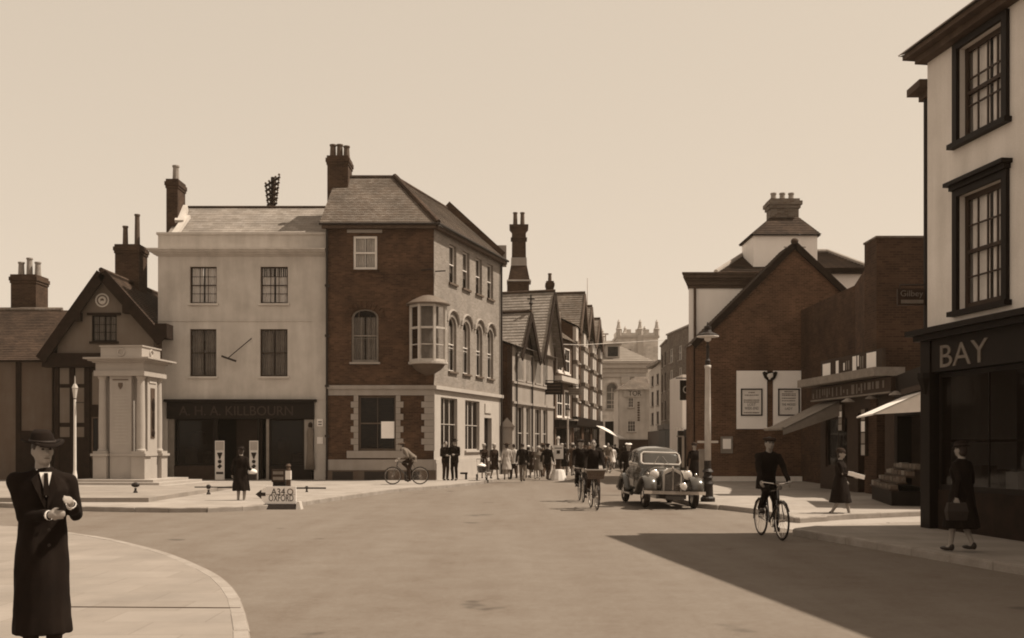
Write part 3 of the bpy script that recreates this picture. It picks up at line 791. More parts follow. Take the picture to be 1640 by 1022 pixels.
# stone dressings on the ground floor
def stonebox(F, parent, name, u0, u1, z0, z1, d, mat='stone'):
    mb = MB(); F.box(mb, u0, u1, z0, z1, -0.02, d); return mb.build(name, mat, parent)
stonebox(FB, bb, 'string_course', -0.02, FB.L+0.06, zs-0.06, zs+0.10, 0.13)
stonebox(FB, bb, 'frieze', 0, FB.L+0.03, w0[3]+0.02, zs-0.06, 0.05)
stonebox(FB, bb, 'window_sill', w0[0]-0.5, w0[1]+0.5, w0[2]-0.32, w0[2]-0.002, 0.10)
stonebox(FB, bb, 'stone_band', 0, FB.L+0.05, FB.px(0, 753)[1], FB.px(0, 736)[1], 0.07)
stonebox(FB, bb, 'plinth', 0, FB.L+0.09, PZ, FB.px(0, 753)[1]-0.004, 0.11, 'stucco_tan')
for (x0, x1) in ((533, 566), (584, 622), (648, 672)):
    r = FB.rect(x0, x1, 755, 769); mb = MB(); FB.box(mb, r[0], r[1], r[2], r[3], 0.1, 0.116); mb.build('cellar_grating', 'iron', bb)
nq = 9; zq0 = w0[2]+0.0; zq1 = w0[3]+0.02
for k in range(nq):
    z0 = zq0 + (zq1-zq0)*k/nq; z1 = zq0 + (zq1-zq0)*(k+1)/nq
    long = 0.33 if k % 2 else 0.20
    e = random.uniform(-0.008, 0.008)
    stonebox(FB, bb, 'quoin_stone', w0[0]-long, w0[0]-0.002, z0+0.006, z1-0.006, 0.035+e)
    stonebox(FB, bb, 'quoin_stone', w0[1]+0.002, w0[1]+long, z0+0.006, z1-0.006, 0.035-e)
    stonebox(FB, bb, 'quoin_stone', FB.L-long-0.22, FB.L+0.03, z0+0.006, z1-0.006, 0.037)
plate('notice', FB, 610, 631, 675, 702, 'poster', bb, -0.11, 0.015)
# side wall to the street: stone below, pale brick above
side_w0 = [FS.rect(706, 732.5, 636, 722, 706), FS.rect(745, 768, 641, 723, 745)]
side_w0[1] = (side_w0[1][0], side_w0[1][1], side_w0[0][2], side_w0[0][3])
dr_ = FS.rect(775.5, 787.5, 669, 768, 775); dr_ = (dr_[0], dr_[1], PZ+0.15, dr_[3])
u2 = [(719.5, 731), (741, 752), (762, 772), (780.5, 790)]
z2 = (FS.px(719.5, 452)[1], FS.px(719.5, 390)[1]); z1_ = (FS.px(719, 594)[1], FS.px(719, 506)[1])
h2 = [(FS.px(a, 0)[0], FS.px(b, 0)[0], z2[0], z2[1]) for a, b in u2]
h1 = [(FS.px(a, 0)[0], FS.px(b, 0)[0], z1_[0], z1_[1]) for a, b in ((718.5, 731), (741.5, 753), (762.5, 772.5), (780.5, 790))]
mb = MB(); FS.wall(mb, [(0, zs), (LS, zs), (LS, ze), (0, ze)], [hole(r) for r in h2] + [hole(r, 0.4) for r in h1]); mb.build('side_wall', 'brick_pale', bb)
mb = MB(); FS.wall(mb, [(0, PZ), (dr_[0], PZ), (dr_[0], dr_[3]), (dr_[1], dr_[3]), (dr_[1], PZ), (LS, PZ), (LS, zs), (0, zs)], [hole(r) for r in side_w0]); mb.build('ground_floor_wall', 'stone_white', bb)
for r in h2: window(FS, bb, r, 1, 2, 'paint_white', 0.13, 'stucco_tan', 'curtain_dull', fw=0.06, cov=0.7)
for r in h1:
    window(FS, bb, r, 2, 2, 'paint_white', 0.13, 'stucco_tan', 'curtain_dull', arch=0.4, fw=0.06, cov=0.6)
    cx = (r[0]+r[1])/2; ww = (r[1]-r[0])/2; mb = MB(); pts = []
    for i in range(9):
        a = math.pi*(0.06+0.88*i/8); pts.append(FS.p(cx+(ww+0.28)*math.cos(a), r[3]-0.4+(0.4+0.30)*math.sin(a), 0.05))
    mb.tube(pts, 0.065, 6); mb.build('hood_mould', 'stone', bb)
for r in side_w0:
    window(FS, bb, r, 3, 2, 'stone_white', 0.12, 'stone_white', None, fw=0.05, bar=0.09, glass='glass_dark')
mb = MB(); FS.box(mb, dr_[0]+0.02, dr_[1]-0.02, PZ+0.15, dr_[3], -0.3, -0.22); mb.build('door', 'paint_dark', bb)
mb = MB(); FS.box(mb, dr_[0], dr_[1], PZ, PZ+0.148, -0.3, 0.3); mb.build('door_step', 'stone', bb)
plate('name_panel', FS, 776, 786, 647, 662, 'paint_cream', bb, 0.05, 0.06)
stonebox(FS, bb, 'string_course', -0.02, LS, zs-0.06, zs+0.10, 0.13, 'stone_white')
stonebox(FS, bb, 'stone_band', 0.08, LS, FB.px(0, 742)[1], FB.px(0, 736)[1], 0.07, 'stone_white')
stonebox(FS, bb, 'plinth', 0.1, dr_[0]-0.1, PZ, FB.px(0, 742)[1]-0.004, 0.09, 'stone_white')
mb = MB(); mb.tube([FS.p(LS-0.25, PZ, 0.09), FS.p(LS-0.25, ze-0.3, 0.09), FS.p(LS-0.25, ze-0.05, 0.3)], 0.055, 8); mb.build('drainpipe', 'iron', bb)
mb = MB(); mb.tube([FB.p(0.06, PZ, 0.09), FB.p(0.06, ze-0.2, 0.09)], 0.05, 8)
for z in (2, 4.2, 6.4, 8.6): FB.box(mb, -0.02, 0.16, z, z+0.1, 0.02, 0.16)
mb.build('drainpipe', 'iron', bb)
mb = MB(); shell(mb, [(-8.18, Yb+0.2), (-8.18, 55), (FS.b.x-0.1, 55), (FS.b.x-0.15, FS.b.y+0.02)], PZ, ze); mb.quad(FS.p(LS, PZ), FS.p(LS, PZ, -2.5), FS.p(LS, ze, -2.5), FS.p(LS, ze)); mb.build('back_walls', 'brick_dark', bb)
mb = MB(); mb.tube([FS.p(0.12, FB.px(0, 434)[1], 0.02), FS.p(0.12, FB.px(0, 434)[1], 0.5)], 0.03, 6); mb.tube([FB.p(FB.L-0.55, FB.px(0, 433)[1], 0.03), FB.p(FB.L-0.05, FB.px(0, 433)[1], 0.35)], 0.03, 6); mb.build('wire_bracket', 'iron', bb)
# eaves and roof
RL = Vector((-8.15, 47.6, 14.1)); RR = P(632, 284, 47.6); RE = Vector((RR.x + dS.x*6.6, RR.y + dS.y*6.6, RR.z))
EL = Vector((-8.42, Yb-0.28, ze)); ER = Vector((-3.43, Yb, ze)) + Vector((0.20, -0.28, 0)); SE = FS.p(LS+0.1, ze, 0.30)
RL.z = RR.z
mb = MB(); mb.course_slope(EL, ER, RR, RL); mb.course_slope(ER, SE, RE, RR)
bk = Vector((-8.2, 55, ze)); mb.quad(RL, RR, RE, Vector((RE.x-3.0, RE.y+1.0, ze)), bk, Vector((-8.2, 50, ze)))
mb.quad(RE, SE, Vector((SE.x-4, SE.y+2.2, ze)))
mb.quad(Vector((-8.2, Yb-0.1, ze)), RL, Vector((-8.2, 50, ze)))
rf = mb.build('roof', 'tile_pale', bb)
mb = MB(); mb.tube([RL, RR], 0.10, 8); mb.build('ridge_tiles', 'tile', rf)
mb = MB(); n = 16
mb.tube([ER.lerp(RR, k/n) + Vector((0, 0, 0.05+0.012*(k % 2))) for k in range(n+1)], 0.13, 8); mb.build('hip_tiles', 'tile', rf)
mb = MB(); mb.tube([RR, RE], 0.10, 8); mb.build('ridge_tiles', 'tile', rf)
cp = MB(); cp.beam(RE + Vector((0, 0.1, 0.20)), SE + Vector((-0.25, 0.1, 0.28)), 0.34, 0.42); cp.build('gable_coping', 'brick_stack', rf)
mb = MB(); q = SE + Vector((-0.35, 0.2, 0)); mb.box(q.x-0.3, q.x+0.3, q.y-0.1, q.y+0.5, q.z-0.2, q.z+0.85); mb.build('kneeler', 'stone', rf)
mb = MB(); mb.beam(EL + Vector((0.1, 0.12, -0.12)), ER + Vector((-0.1, 0.12, -0.12)), 0.24, 0.16); mb.beam(ER + Vector((-0.12, 0.1, -0.12)), SE + Vector((-0.12, 0, -0.12)), 0.24, 0.16); mb.build('eaves', 'timber_mid', bb)
mb = MB(); mb.tube([EL + Vector((0, -0.05, -0.02)), ER + Vector((0.05, -0.05, -0.02)), SE + Vector((0.05, 0, -0.02))], 0.06, 8); mb.build('gutter', 'iron', bb)
p0, p1 = P(523, 250, 47.0), P(562, 250, 47.0)
stack(bb, p0.x+0.05, p1.x-0.12, 46.9, 48.1, 10.0, p0.z, pots=3, ph=0.62, pr=0.15, along='x', potm='pot_dark')
# corner oriel
oc = Vector((-3.68, 44.98, 0)); orad = 0.80
zo0, zo1 = FB.px(684, 580)[1], FB.px(684, 490)[1]; zot = FB.px(684, 527)[1]
angs = [R(a) for a in (178, 195, 245, 295, 345, 362)]
def op(a, z, r=orad): return Vector((oc.x + r*math.cos(a), oc.y + r*math.sin(a), z))
mb = MB()
for a in angs: mb.obox(op(a, (zo0+zo1)/2, orad-0.03), Vector((math.cos(a), math.sin(a), 0))*0.055, Vector((-math.sin(a), math.cos(a), 0))*0.055, (0, 0, (zo1-zo0)/2))
for z, h in ((zo0+0.05, 0.10), (zot, 0.09), (zo1-0.05, 0.10)):
    for a, b in zip(angs[:-1], angs[1:]): mb.beam(op(a, z, orad-0.03), op(b, z, orad-0.03), 0.10, h)
for a, b in zip(angs[1:4], angs[2:5]):
    for t in (0.5,):
        z = (zo0+zot)/2; mb.beam(op(a, z, orad-0.03), op(b, z, orad-0.03), 0.03, 0.04)
ori = mb.build('oriel_window', 'paint_cream', bb)
for a, b in zip(angs[:-1], angs[1:]):
    for z0, z1 in ((zo0+0.1, zot-0.04), (zot+0.04, zo1-0.1)):
        pm = MB(); pm.quad(op(a, z0, orad-0.04), op(b, z0, orad-0.04), op(b, z1, orad-0.04), op(a, z1, orad-0.04)); pm.build('pane', 'glass', ori, uv=False)
fa = [R(178+184*k/14) for k in range(15)]
def dome(prof, name, mat, par):
    mb = MB(); rings = []
    for r_, z in prof: rings.append([op(a, z, r_) for a in fa] + [Vector((oc.x+0.2, oc.y+0.3, z))])
    mb.loft(rings); return mb.build(name, mat, par)
dome([(orad+0.02, zo0-0.12), (orad+0.08, zo0-0.10), (orad+0.08, zo0-0.01), (orad+0.0, zo0)], 'oriel_sill', 'stone_white', ori)
dome([(0.12, zo0-0.58), (0.34, zo0-0.48), (0.54, zo0-0.36), (orad-0.14, zo0-0.24), (orad-0.06, zo0-0.12)], 'corbel', 'stucco_tan', ori)
dome([(orad+0.16, zo1), (orad+0.17, zo1+0.06), (orad-0.04, zo1+0.20), (orad-0.32, zo1+0.34), (0.25, zo1+0.44), (0.08, zo1+0.47)], 'oriel_roof', 'roof_lead', ori)
mb = MB(); mb.loft([[op(a, z, orad-0.35) for a in fa] + [Vector((oc.x+0.1, oc.y+0.1, z))] for z in (zo0, zo1)]); mb.build('oriel_lining', 'curtain_dull', ori)

# telegraph pole behind the draper's roof
tp = P(437, 333, 56.0)
t = thing('telegraph_pole', (tp.x, tp.y, 0), 'dark telegraph pole with stacked crossarms above the slate roof', 'pole')
zt = P(0, 284, 56).z
mb = MB(); mb.tube([(tp.x, tp.y, 0), (tp.x, tp.y, zt)], [0.17, 0.11], 10); mb.build('pole', 'timber', t)
for k in range(6):
    z = zt - 0.28 - k*0.27; L = 0.62 - 0.05*k
    dv = Vector((0.72, -0.69, 0.0))
    a = Vector((tp.x, tp.y-0.12, z)) - dv*L*1.15; b = Vector((tp.x, tp.y-0.12, z)) + dv*L*1.15
    a.z -= 0.13; b.z += 0.13
    mb = MB(); mb.beam(a, b, 0.09, 0.09); arm = mb.build('crossarm', 'timber', t)
    for q in (0.04, 0.28, 0.72, 0.96):
        c = a.lerp(b, q) + Vector((0, 0, 0.05)); im = MB(); im.lathe(c, [(0.02, 0), (0.02, 0.05), (0.06, 0.06), (0.065, 0.11), (0.04, 0.16)], 7); im.build('insulator', 'pot_dark', arm)
# ================================================================ BUILDINGS ALONG THE STREET (left side, going away)
def gable_roof(parent, F, u0, u1, ze, zr, depth, mat='tile', over=0.3, ridge=True, course=0.2):
    """roof with its ridge along the street"""
    mb = MB()
    mb.course_slope(F.p(u0, ze, over), F.p(u1, ze, over), F.p(u1, zr, -depth/2), F.p(u0, zr, -depth/2), course)
    mb.quad(F.p(u0, zr, -depth/2), F.p(u1, zr, -depth/2), F.p(u1, ze, -depth), F.p(u0, ze, -depth))
    r = mb.build('roof', mat, parent)
    if ridge:
        m2 = MB(); m2.tube([F.p(u0, zr+0.03, -depth/2), F.p(u1, zr+0.03, -depth/2)], 0.11, 8); m2.build('ridge_tiles', 'tile', r)
    return r
def cross_gable(parent, F, uc, w, ze, zp, depth, wallm, roofm='tile', over=0.35, barge='timber', finial=True, bd=0.12):
    mb = MB(); F.wall(mb, [(uc-w/2, ze), (uc+w/2, ze), (uc, zp)], [], 0.1, 0.2); mb.build('gable_wall', wallm, parent)
    mb = MB(); s = (zp-ze)/(w/2); o = 0.25
    e0 = (uc-w/2-o, ze-o*s+0.05); e1 = (uc+w/2+o, ze-o*s+0.05)
    mb.course_slope(F.p(e0[0], e0[1], over), F.p(e0[0], e0[1], -depth), F.p(uc, zp+0.05, -depth), F.p(uc, zp+0.05, over), 0.2)
    mb.course_slope(F.p(e1[0], e1[1], -depth), F.p(e1[0], e1[1], over), F.p(uc, zp+0.05, over), F.p(uc, zp+0.05, -depth), 0.2)
    r = mb.build('gable_roof', roofm, parent)
    m2 = MB(); m2.tube([F.p(uc, zp+0.08, over), F.p(uc, zp+0.08, -depth)], 0.09, 8); m2.build('ridge_tiles', 'tile', r)
    for e in (e0, e1):
        m2 = MB(); m2.beam(F.p(e[0], e[1]-0.12, over), F.p(uc, zp-0.10, over), 0.08, 0.34); m2.build('bargeboard', barge, r)
    if finial:
        m2 = MB(); c = F.p(uc, zp+0.1, over-0.05); m2.tube([c, c+Vector((0, 0, 0.9))], 0.045, 6); m2.ball(c+Vector((0, 0, 0.42)), 0.11); m2.beam(c+Vector((-0.2, 0, 0.66)), c+Vector((0.2, 0, 0.66)), 0.07, 0.07); m2.build('finial', 'iron', r)
    return r
# ---- gabled house next to the corner building
FC = Fac((0.02, 54.3), (0.02 + 0.30*8.3, 54.3 + 0.954*8.3)); LC = FC.L
cbld = thing('gabled_house', (FC.a.x, FC.a.y, PZ), 'two-gabled tiled house with tall mullioned windows and ornate chimney', 'house')
def cz(x, y): return FC.px(x, y)[1]
zce = 6.9
ucols = [(827.5, 838.5), (842.5, 849), (857, 866.5), (869.5, 877)]
up = [(FC.px(a, 0)[0], FC.px(b, 0)[0], cz(828, 609)+0.05, cz(828, 551)) for a, b in ucols]
lo = [(FC.px(a, 0)[0], FC.px(b, 0)[0], cz(828, 737), cz(828, 650)) for a, b in ucols]
mb = MB(); FC.wall(mb, [(0, PZ), (LC, PZ), (LC, zce), (0, zce)], [hole(r) for r in up+lo]); mb.build('front_wall', 'stucco_dull', cbld)
for r in up+lo: window(FC, cbld, r, 2, 2, 'stone_white', 0.10, 'stone', 'curtain_dull' if random.random() < .4 else None, fw=0.07, bar=0.06, glass='glass_dark')
for z in (cz(828, 613), cz(828, 645)): stonebox(FC, cbld, 'string_course', 0, LC, z-0.07, z+0.05, 0.10, 'stone')
mb = MB(); mb.quad(FC.p(LC, PZ), FC.p(LC, PZ, -9), FC.p(LC, zce, -9), FC.p(LC, zce))
mb.quad(FC.p(LC, zce), FC.p(LC, zce, -7), FC.p(LC, 8.3, -3.5)); mb.build('far_end_wall', 'brick_dark', cbld)
mb = MB(); mb.quad(FC.p(0, PZ), FC.p(0, PZ, -7), FC.p(0, zce, -7), FC.p(0, 8.3, -3.5), FC.p(0, zce)); mb.build('near_end_wall', 'brick_dark', cbld)
zcr = P(0, 466, 59).z
gable_roof(cbld, FC, -0.1, LC+0.1, zce, 8.3, 7.0, 'tile_stone')
cross_gable(cbld, FC, FC.px(842, 0)[0], 3.2, zce-0.2, P(0, 502, 56.8).z, 4.6, 'timber', 'tile_stone')
cross_gable(cbld, FC, 6.7, 4.4, zce-0.1, P(0, 469, 60.8).z, 7.0, 'stucco_dull', 'tile_stone', over=0.55, finial=False)
mb = MB()
for u in (0.55, 3.5): mb.tube([FC.p(u, PZ, 0.08), FC.p(u, zce-0.3, 0.08)], 0.05, 6)
mb.build('drainpipe', 'iron', cbld)
# little pedimented porch at the near end
mb = MB(); u = FC.px(812, 0)[0]; F0 = FC
mb.box(FC.a.x-0.55, FC.a.x+0.0, FC.a.y-0.5, FC.a.y+0.3, PZ, 2.6); mb.prism([(FC.a.x-0.7, FC.a.y-0.62, 2.6), (FC.a.x+0.15, FC.a.y-0.62, 2.6), (FC.a.x-0.28, FC.a.y-0.62, 3.1)], (0, 0.9, 0)); mb.build('porch', 'stone', cbld)
# ornate chimney
cc = P(831, 0, 62.8); x = cc.x
mb = MB()
mb.box(x-0.72, x+0.62, 62.3, 63.6, 7.0, P(0, 450, 62.8).z); 
zb, zn, zt_ = P(0, 450, 62.8).z, P(0, 423, 62.8).z, P(0, 384, 62.8).z
def rg(w, d, z): return [Vector((x-w, 62.95-d, z)), Vector((x+w, 62.95-d, z)), Vector((x+w, 62.95+d, z)), Vector((x-w, 62.95+d, z))]
mb.loft([rg(0.66, 0.64, zb), rg(0.46, 0.46, zn)]); mb.loft([rg(0.44, 0.44, zn), rg(0.42, 0.42, zt_)]); mb.loft([rg(0.50, 0.5, zt_), rg(0.50, 0.5, zt_+0.08)]); mb.loft([rg(0.43, 0.43, zt_+0.08), rg(0.43, 0.43, zt_+0.5), rg(0.58, 0.58, zt_+0.72), rg(0.58, 0.58, zt_+0.86)])
ch = mb.build('chimney', 'brick_stack', cbld)
mb = MB(); mb.loft([rg(0.49, 0.49, zn-0.15), rg(0.47, 0.47, zn+0.35)]); mb.build('stone_band', 'stone', ch); mb = MB(); mb.loft([rg(0.74, 0.72, zb-0.1), rg(0.72, 0.70, zb)]); mb.build('stone_band', 'stone', ch)
for dx in (-0.22, 0.22):
    pm = MB(); pot(pm, (x+dx, 62.95, zt_+0.85), 0.14, 0.85); pm.build('chimney_pot', 'pot_dark', ch)
p0, p1 = P(875, 452, 64.5), P(886, 452, 64.5)
stack(cbld, p0.x, p1.x, 64, 64.8, 8, p0.z, pots=1, ph=0.5, pr=0.12, potm='pot_dark')
# ---- narrow house with big white windows
FD = Fac((2.62, 62.4), (3.86, 66.3)); LD = FD.L
db = thing('bay_fronted_house', (FD.a.x, FD.a.y, PZ), 'narrow timber-fronted house with large white-framed windows over a shop', 'house')
zde = FD.px(890, 540)[1]
dz = lambda y: FD.px(890, y)[1]
upr = [(0.35, 1.65, dz(594), dz(552)), (2.2, 3.5, dz(594), dz(552))]; lor = [(0.35, 1.65, dz(668), dz(622)), (2.2, 3.5, dz(668), dz(622))]
mb = MB(); FD.wall(mb, [(0, PZ), (LD, PZ), (LD, zde), (0, zde)], [hole(r) for r in upr+lor] + [hole((0.3, 3.6, 0.9, 2.7))]); mb.build('front_wall', 'timber_mid', db)
for r in upr+lor: window(FD, db, r, 2, 2, 'paint_white', -0.03, 'paint_white', None, fw=0.10, glass='glass_dark')
window(FD, db, (0.3, 3.6, 0.9, 2.7), 3, 1, 'paint_dark', 0.05, None, None, glass='glass_dark', sash=False)
stonebox(FD, db, 'jetty', -0.05, LD, dz(610), dz(602), 0.45, 'paint_cream'); stonebox(FD, db, 'shop_fascia', 0, LD, 2.75, 3.2, 0.25, 'paint_dark'); stonebox(FD, db, 'shop_cornice', -0.05, LD+0.05, 3.2, 3.3, 0.45, 'paint_tan')
gable_roof(db, FD, -0.1, LD+0.1, zde, P(0, 497, 66).z, 5.0, 'tile_pale')
mb = MB(); FD.box(mb, 1.0, 2.9, zde+0.4, zde+1.9, -1.4, -0.4); mb.build('dormer', 'tile_pale', db)
mb = MB(); shell(mb, [(2.62, 62.4), (-2, 64), (-1, 68), (3.8, 66.4)], PZ, zde); mb.build('back_walls', 'brick_dark', db)
# ---- three gabled fronts with white stone bands
names = ('gabled shop with white-banded piers, nearest of the three banded fronts', 'gabled shop with white-banded piers, middle of the three banded fronts', 'gabled shop with white-banded piers, farthest of the three banded fronts')
dE = Vector((0.2, 0.98)).normalized(); cur = Vector((3.95, 66.6))
for i in range(3):
    L = 5.0; nx = cur + dE*L; FE = Fac(cur, nx)
    eb = thing('banded_shop', (cur.x, cur.y, PZ), names[i], 'shop', 'white-banded gabled shops')
    zee = (9.4, 9.3, 9.2)[i]
    hs = [(1.25, 2.0, 4.6, 6.4), (2.6, 3.4, 4.6, 6.4), (1.25, 2.0, 7.2, 8.6), (2.6, 3.4, 7.2, 8.6)]
    mb = MB(); FE.wall(mb, [(0, PZ), (L, PZ), (L, zee), (0, zee)], [hole(r) for r in hs] + [hole((0.5, 4.5, 0.8, 2.9))]); mb.build('front_wall', 'brick_dark', eb)
    for r in hs: window(FE, eb, r, 1, 2, 'paint_white', 0.08, 'stone_white', None, glass='glass_dark', split=False)
    window(FE, eb, (0.5, 4.5, 0.8, 2.9), 3, 1, 'paint_dark', 0.06, None, None, glass='glass_dark', sash=False, split=False)
    stonebox(FE, eb, 'shop_fascia', 0, L, 2.95, 3.5, 0.3, 'paint_dark')
    for u in (0.06, 3.9):                     # piers of alternating stone and brick blocks
        z = 3.5; k = 0
        while z < zee-0.1:
            h = 0.95 if k % 2 == 0 else 0.28
            mb = MB(); FE.box(mb, u, u+1.0, z, min(z+h-0.01, zee), -0.02, 0.22 if k % 2 == 0 else 0.30); mb.build('pier_block', 'stone_white' if k % 2 == 0 else 'brick_mid', eb)
            z += h; k += 1
    gable_roof(eb, FE, -0.05, L+0.05, zee, zee+1.6, 6.0, 'tile_pale')
    cross_gable(eb, FE, 3.6 if i == 0 else 2.5, 3.8, zee, zee+(2.6, 2.3, 2.1)[i], 7.0, 'brick_mid', 'tile_pale', barge='timber_mid', finial=False)
    mb = MB(); shell(mb, [(cur.x, cur.y+0.02), (cur.x-5, cur.y+1), (nx.x-5, nx.y+1), (nx.x, nx.y-0.02)], PZ, zee); mb.build('back_walls', 'brick_dark', eb)
    for u in (0, L):
        mb = MB(); mb.quad(FE.p(u, zee), FE.p(u, zee, -6), FE.p(u, zee+1.6, -3)); mb.build('roof_gable_end', 'brick_dark', eb)
    if i == 1:                                # flagstaff
        mb = MB(); c = FE.p(2.5, zee+2.2, 0); mb.tube([c, c+Vector((0, 0, 2.2))], [0.05, 0.025], 6); mb.build('flagstaff', 'paint_white', eb)
    cur = nx
# white blind over the farthest shop
ab = FE
mb = MB(); q = [FE.p(0.2, 3.1, 0.3), FE.p(4.8, 3.1, 0.3), FE.p(4.8, 2.15, 2.1), FE.p(0.2, 2.15, 2.1)]
mb.add(q + [p - Vector((0, 0, 0.05)) for p in q], [(0, 1, 2, 3), (7, 6, 5, 4), (3, 2, 6, 7), (0, 3, 7, 4), (1, 5, 6, 2)]); mb.build('awning', 'canvas', eb)

# ================================================================ END OF THE STREET
# ---- stone market hall
Yh = 112.0
FH = Fac((P(905, 0, Yh).x, Yh), (P(1031, 0, Yh).x, Yh))
hb_ = thing('market_hall', (11, Yh, 0), 'classical stone market hall with pale hipped roof and arched window', 'hall')
zh = FH.px(980, 582)[1]
aw = FH.rect(970.5, 990, 612, 656); aw2 = FH.rect(935, 950, 612, 656); ad = FH.rect(969, 988, 674, 736); ad = (ad[0], ad[1], 0.0, ad[3]); 
mb = MB(); FH.wall(mb, [(0, 0), (ad[0], 0), (ad[0], ad[3]), (ad[1], ad[3]), (ad[1], 0), (FH.L, 0), (FH.L, zh), (0, zh)], [hole(aw, 0.66), hole(aw2, 0.5)], 0.4)
mb.quad(FH.p(FH.L, 0), FH.p(FH.L, 0, -12), FH.p(FH.L, zh, -12), FH.p(FH.L, zh)); mb.quad(FH.p(0, 0), FH.p(0, 0, -12), FH.p(0, zh, -12), FH.p(0, zh)); mb.build('wall', 'ashlar', hb_)
window(FH, hb_, aw, 2, 5, 'stone_white', 0.25, 'stone', None, arch=0.66, glass='glass_dark', fw=0.12, bar=0.08, split=False, sash=False)
window(FH, hb_, aw2, 2, 5, 'stone_white', 0.25, 'stone', None, arch=0.5, glass='glass_dark', fw=0.12, bar=0.08, split=False, sash=False)
mb = MB(); FH.box(mb, ad[0], ad[1], 0, ad[3], -3.0, -2.9); mb.build('archway', 'interior', hb_)
for x in (957, 1001, 1022):
    r = FH.rect(x-5, x+5, 610, 700); mb = MB(); FH.box(mb, r[0], r[1], 0, FH.px(0, 614)[1], -0.02, 0.35); p = mb.build('pilaster', 'ashlar', hb_)
    m2 = MB(); FH.box(m2, r[0]-0.12, r[1]+0.12, FH.px(0, 614)[1], FH.px(0, 604)[1], -0.02, 0.5); m2.build('capital', 'stone_grey', p)
mb = MB()
for (y0, y1, d) in ((604, 597, 0.25), (597, 590, 0.40), (590, 583, 0.75), (583, 580, 1.0)): FH.box(mb, -d, FH.L+d, FH.px(0, y0)[1], FH.px(0, y1)[1], -0.3, d)
mb.build('entablature', 'stone_grey', hb_)
zr = P(0, 546, Yh+5).z; a, b = FH.p(-1, zh+0.15, 1.0), FH.p(FH.L+1, zh+0.15, 1.0); c_, d_ = FH.p(FH.L-3.4, zr, -5), FH.p(1, zr, -5)
mb = MB(); mb.course_slope(a, b, c_, d_, 0.6, 0.03); mb.quad(b, FH.p(FH.L+1, zh+0.15, -12), FH.p(FH.L-3.4, zr, -7), c_); mb.quad(d_, c_, FH.p(FH.L-3.4, zr, -7), FH.p(1, zr, -7)); rf = mb.build('roof', 'lead', hb_)
dw = P(982, 0, Yh-0.5); mb = MB(); mb.box(dw.x-0.75, dw.x+0.75, Yh-0.2, Yh+3, zh+0.6, zh+2.0); dm = mb.build('dormer', 'stone_grey', rf)
mb = MB(); mb.box(dw.x-0.55, dw.x+0.55, Yh-0.27, Yh-0.2, zh+0.75, zh+1.8); mb.build('pane', 'glass_dark', dm)
mb = MB(); mb.box(dw.x-0.95, dw.x+0.95, Yh-0.4, Yh+3, zh+2.0, zh+2.15); mb.build('dormer_roof', 'lead', dm)
mb = MB()
for k in range(15):
    x = c_.x-6.2+k*0.42; mb.box(x-0.06, x+0.06, c_.y-0.1, c_.y+0.1, zr, zr+0.7)
mb.box(c_.x-6.4, c_.x, c_.y-0.14, c_.y+0.14, zr+0.7, zr+0.85); mb.build('roof_balustrade', 'stone_grey', rf)
# ---- church tower
Yt = 165.0; x0, x1 = P(989, 0, Yt).x, P(1054, 0, Yt).x
tb = thing('church_tower', ((x0+x1)/2, Yt, 0), 'square church tower with battlements and pinnacles beyond the market hall', 'tower')
ztw = P(0, 541, Yt).z
mb = MB(); mb.box(x0, x1, Yt, Yt+(x1-x0), 0, ztw); mb.build('tower_shaft', 'ashlar', tb)
mb = MB(); mb.box(x0-0.2, x1+0.2, Yt-0.2, Yt+(x1-x0)+0.2, ztw, ztw+0.35)
mb.build('string_course', 'stone_grey', tb)
n = 9
for k in range(n):
    if k % 2 == 0:
        xa = x0+(x1-x0)*k/n; xb = x0+(x1-x0)*(k+1)/n
        mb = MB(); mb.box(xa, xb, Yt-0.05, Yt+0.35, ztw+0.35, ztw+1.35); mb.build('merlon', 'ashlar', tb)
mb = MB(); mb.box(x0, x1, Yt, Yt+0.3, ztw+0.35, ztw+0.8); mb.box(x0, x0+0.3, Yt+0.3, Yt+6, ztw+0.35, ztw+1.2); mb.box(x1-0.3, x1, Yt+0.3, Yt+6, ztw+0.35, ztw+1.2); mb.build('parapet', 'ashlar', tb)
xm = P(1025, 0, Yt).x
for (x, y, h) in ((x0+0.2, Yt+0.1, 2.6), (x0+1.9, Yt+6, 2.2), (xm, Yt-0.1, 2.6), (xm+1.5, Yt+6, 2.2), (x1-1.4, Yt+6, 2.2), (x1-0.2, Yt+0.1, 2.6), (x0-2.8, Yt-4, 2.2)):
    mb = MB(); mb.lathe((x, y, ztw+0.35 if x > x0-1 else ztw-1.2), [(0.42, 0), (0.42, 1.0), (0.55, 1.05), (0.40, 1.15), (0.20, h*0.8), (0.28, h*0.82), (0.12, h*0.92), (0.05, h)], 6); mb.build('pinnacle', 'stone_grey', tb)
mb = MB(); mb.box(xm-0.45, xm+0.45, Yt-0.5, Yt, 0, ztw+0.4); mb.build('stair_turret', 'stone_grey', tb)
mb = MB(); mb.box(x0+0.8, x0+2.2, Yt-0.05, Yt, 13, 17); mb.build('belfry_louvre', 'timber_mid', tb)
mb = MB(); mb.box(x0-9, x0, Yt+1, Yt+7, 0, P(0, 548, Yt).z); mb.box(x0-9.2, x0, Yt+0.8, Yt+1, P(0, 553, Yt).z, P(0, 545, Yt).z); mb.build('nave', 'ashlar', tb)
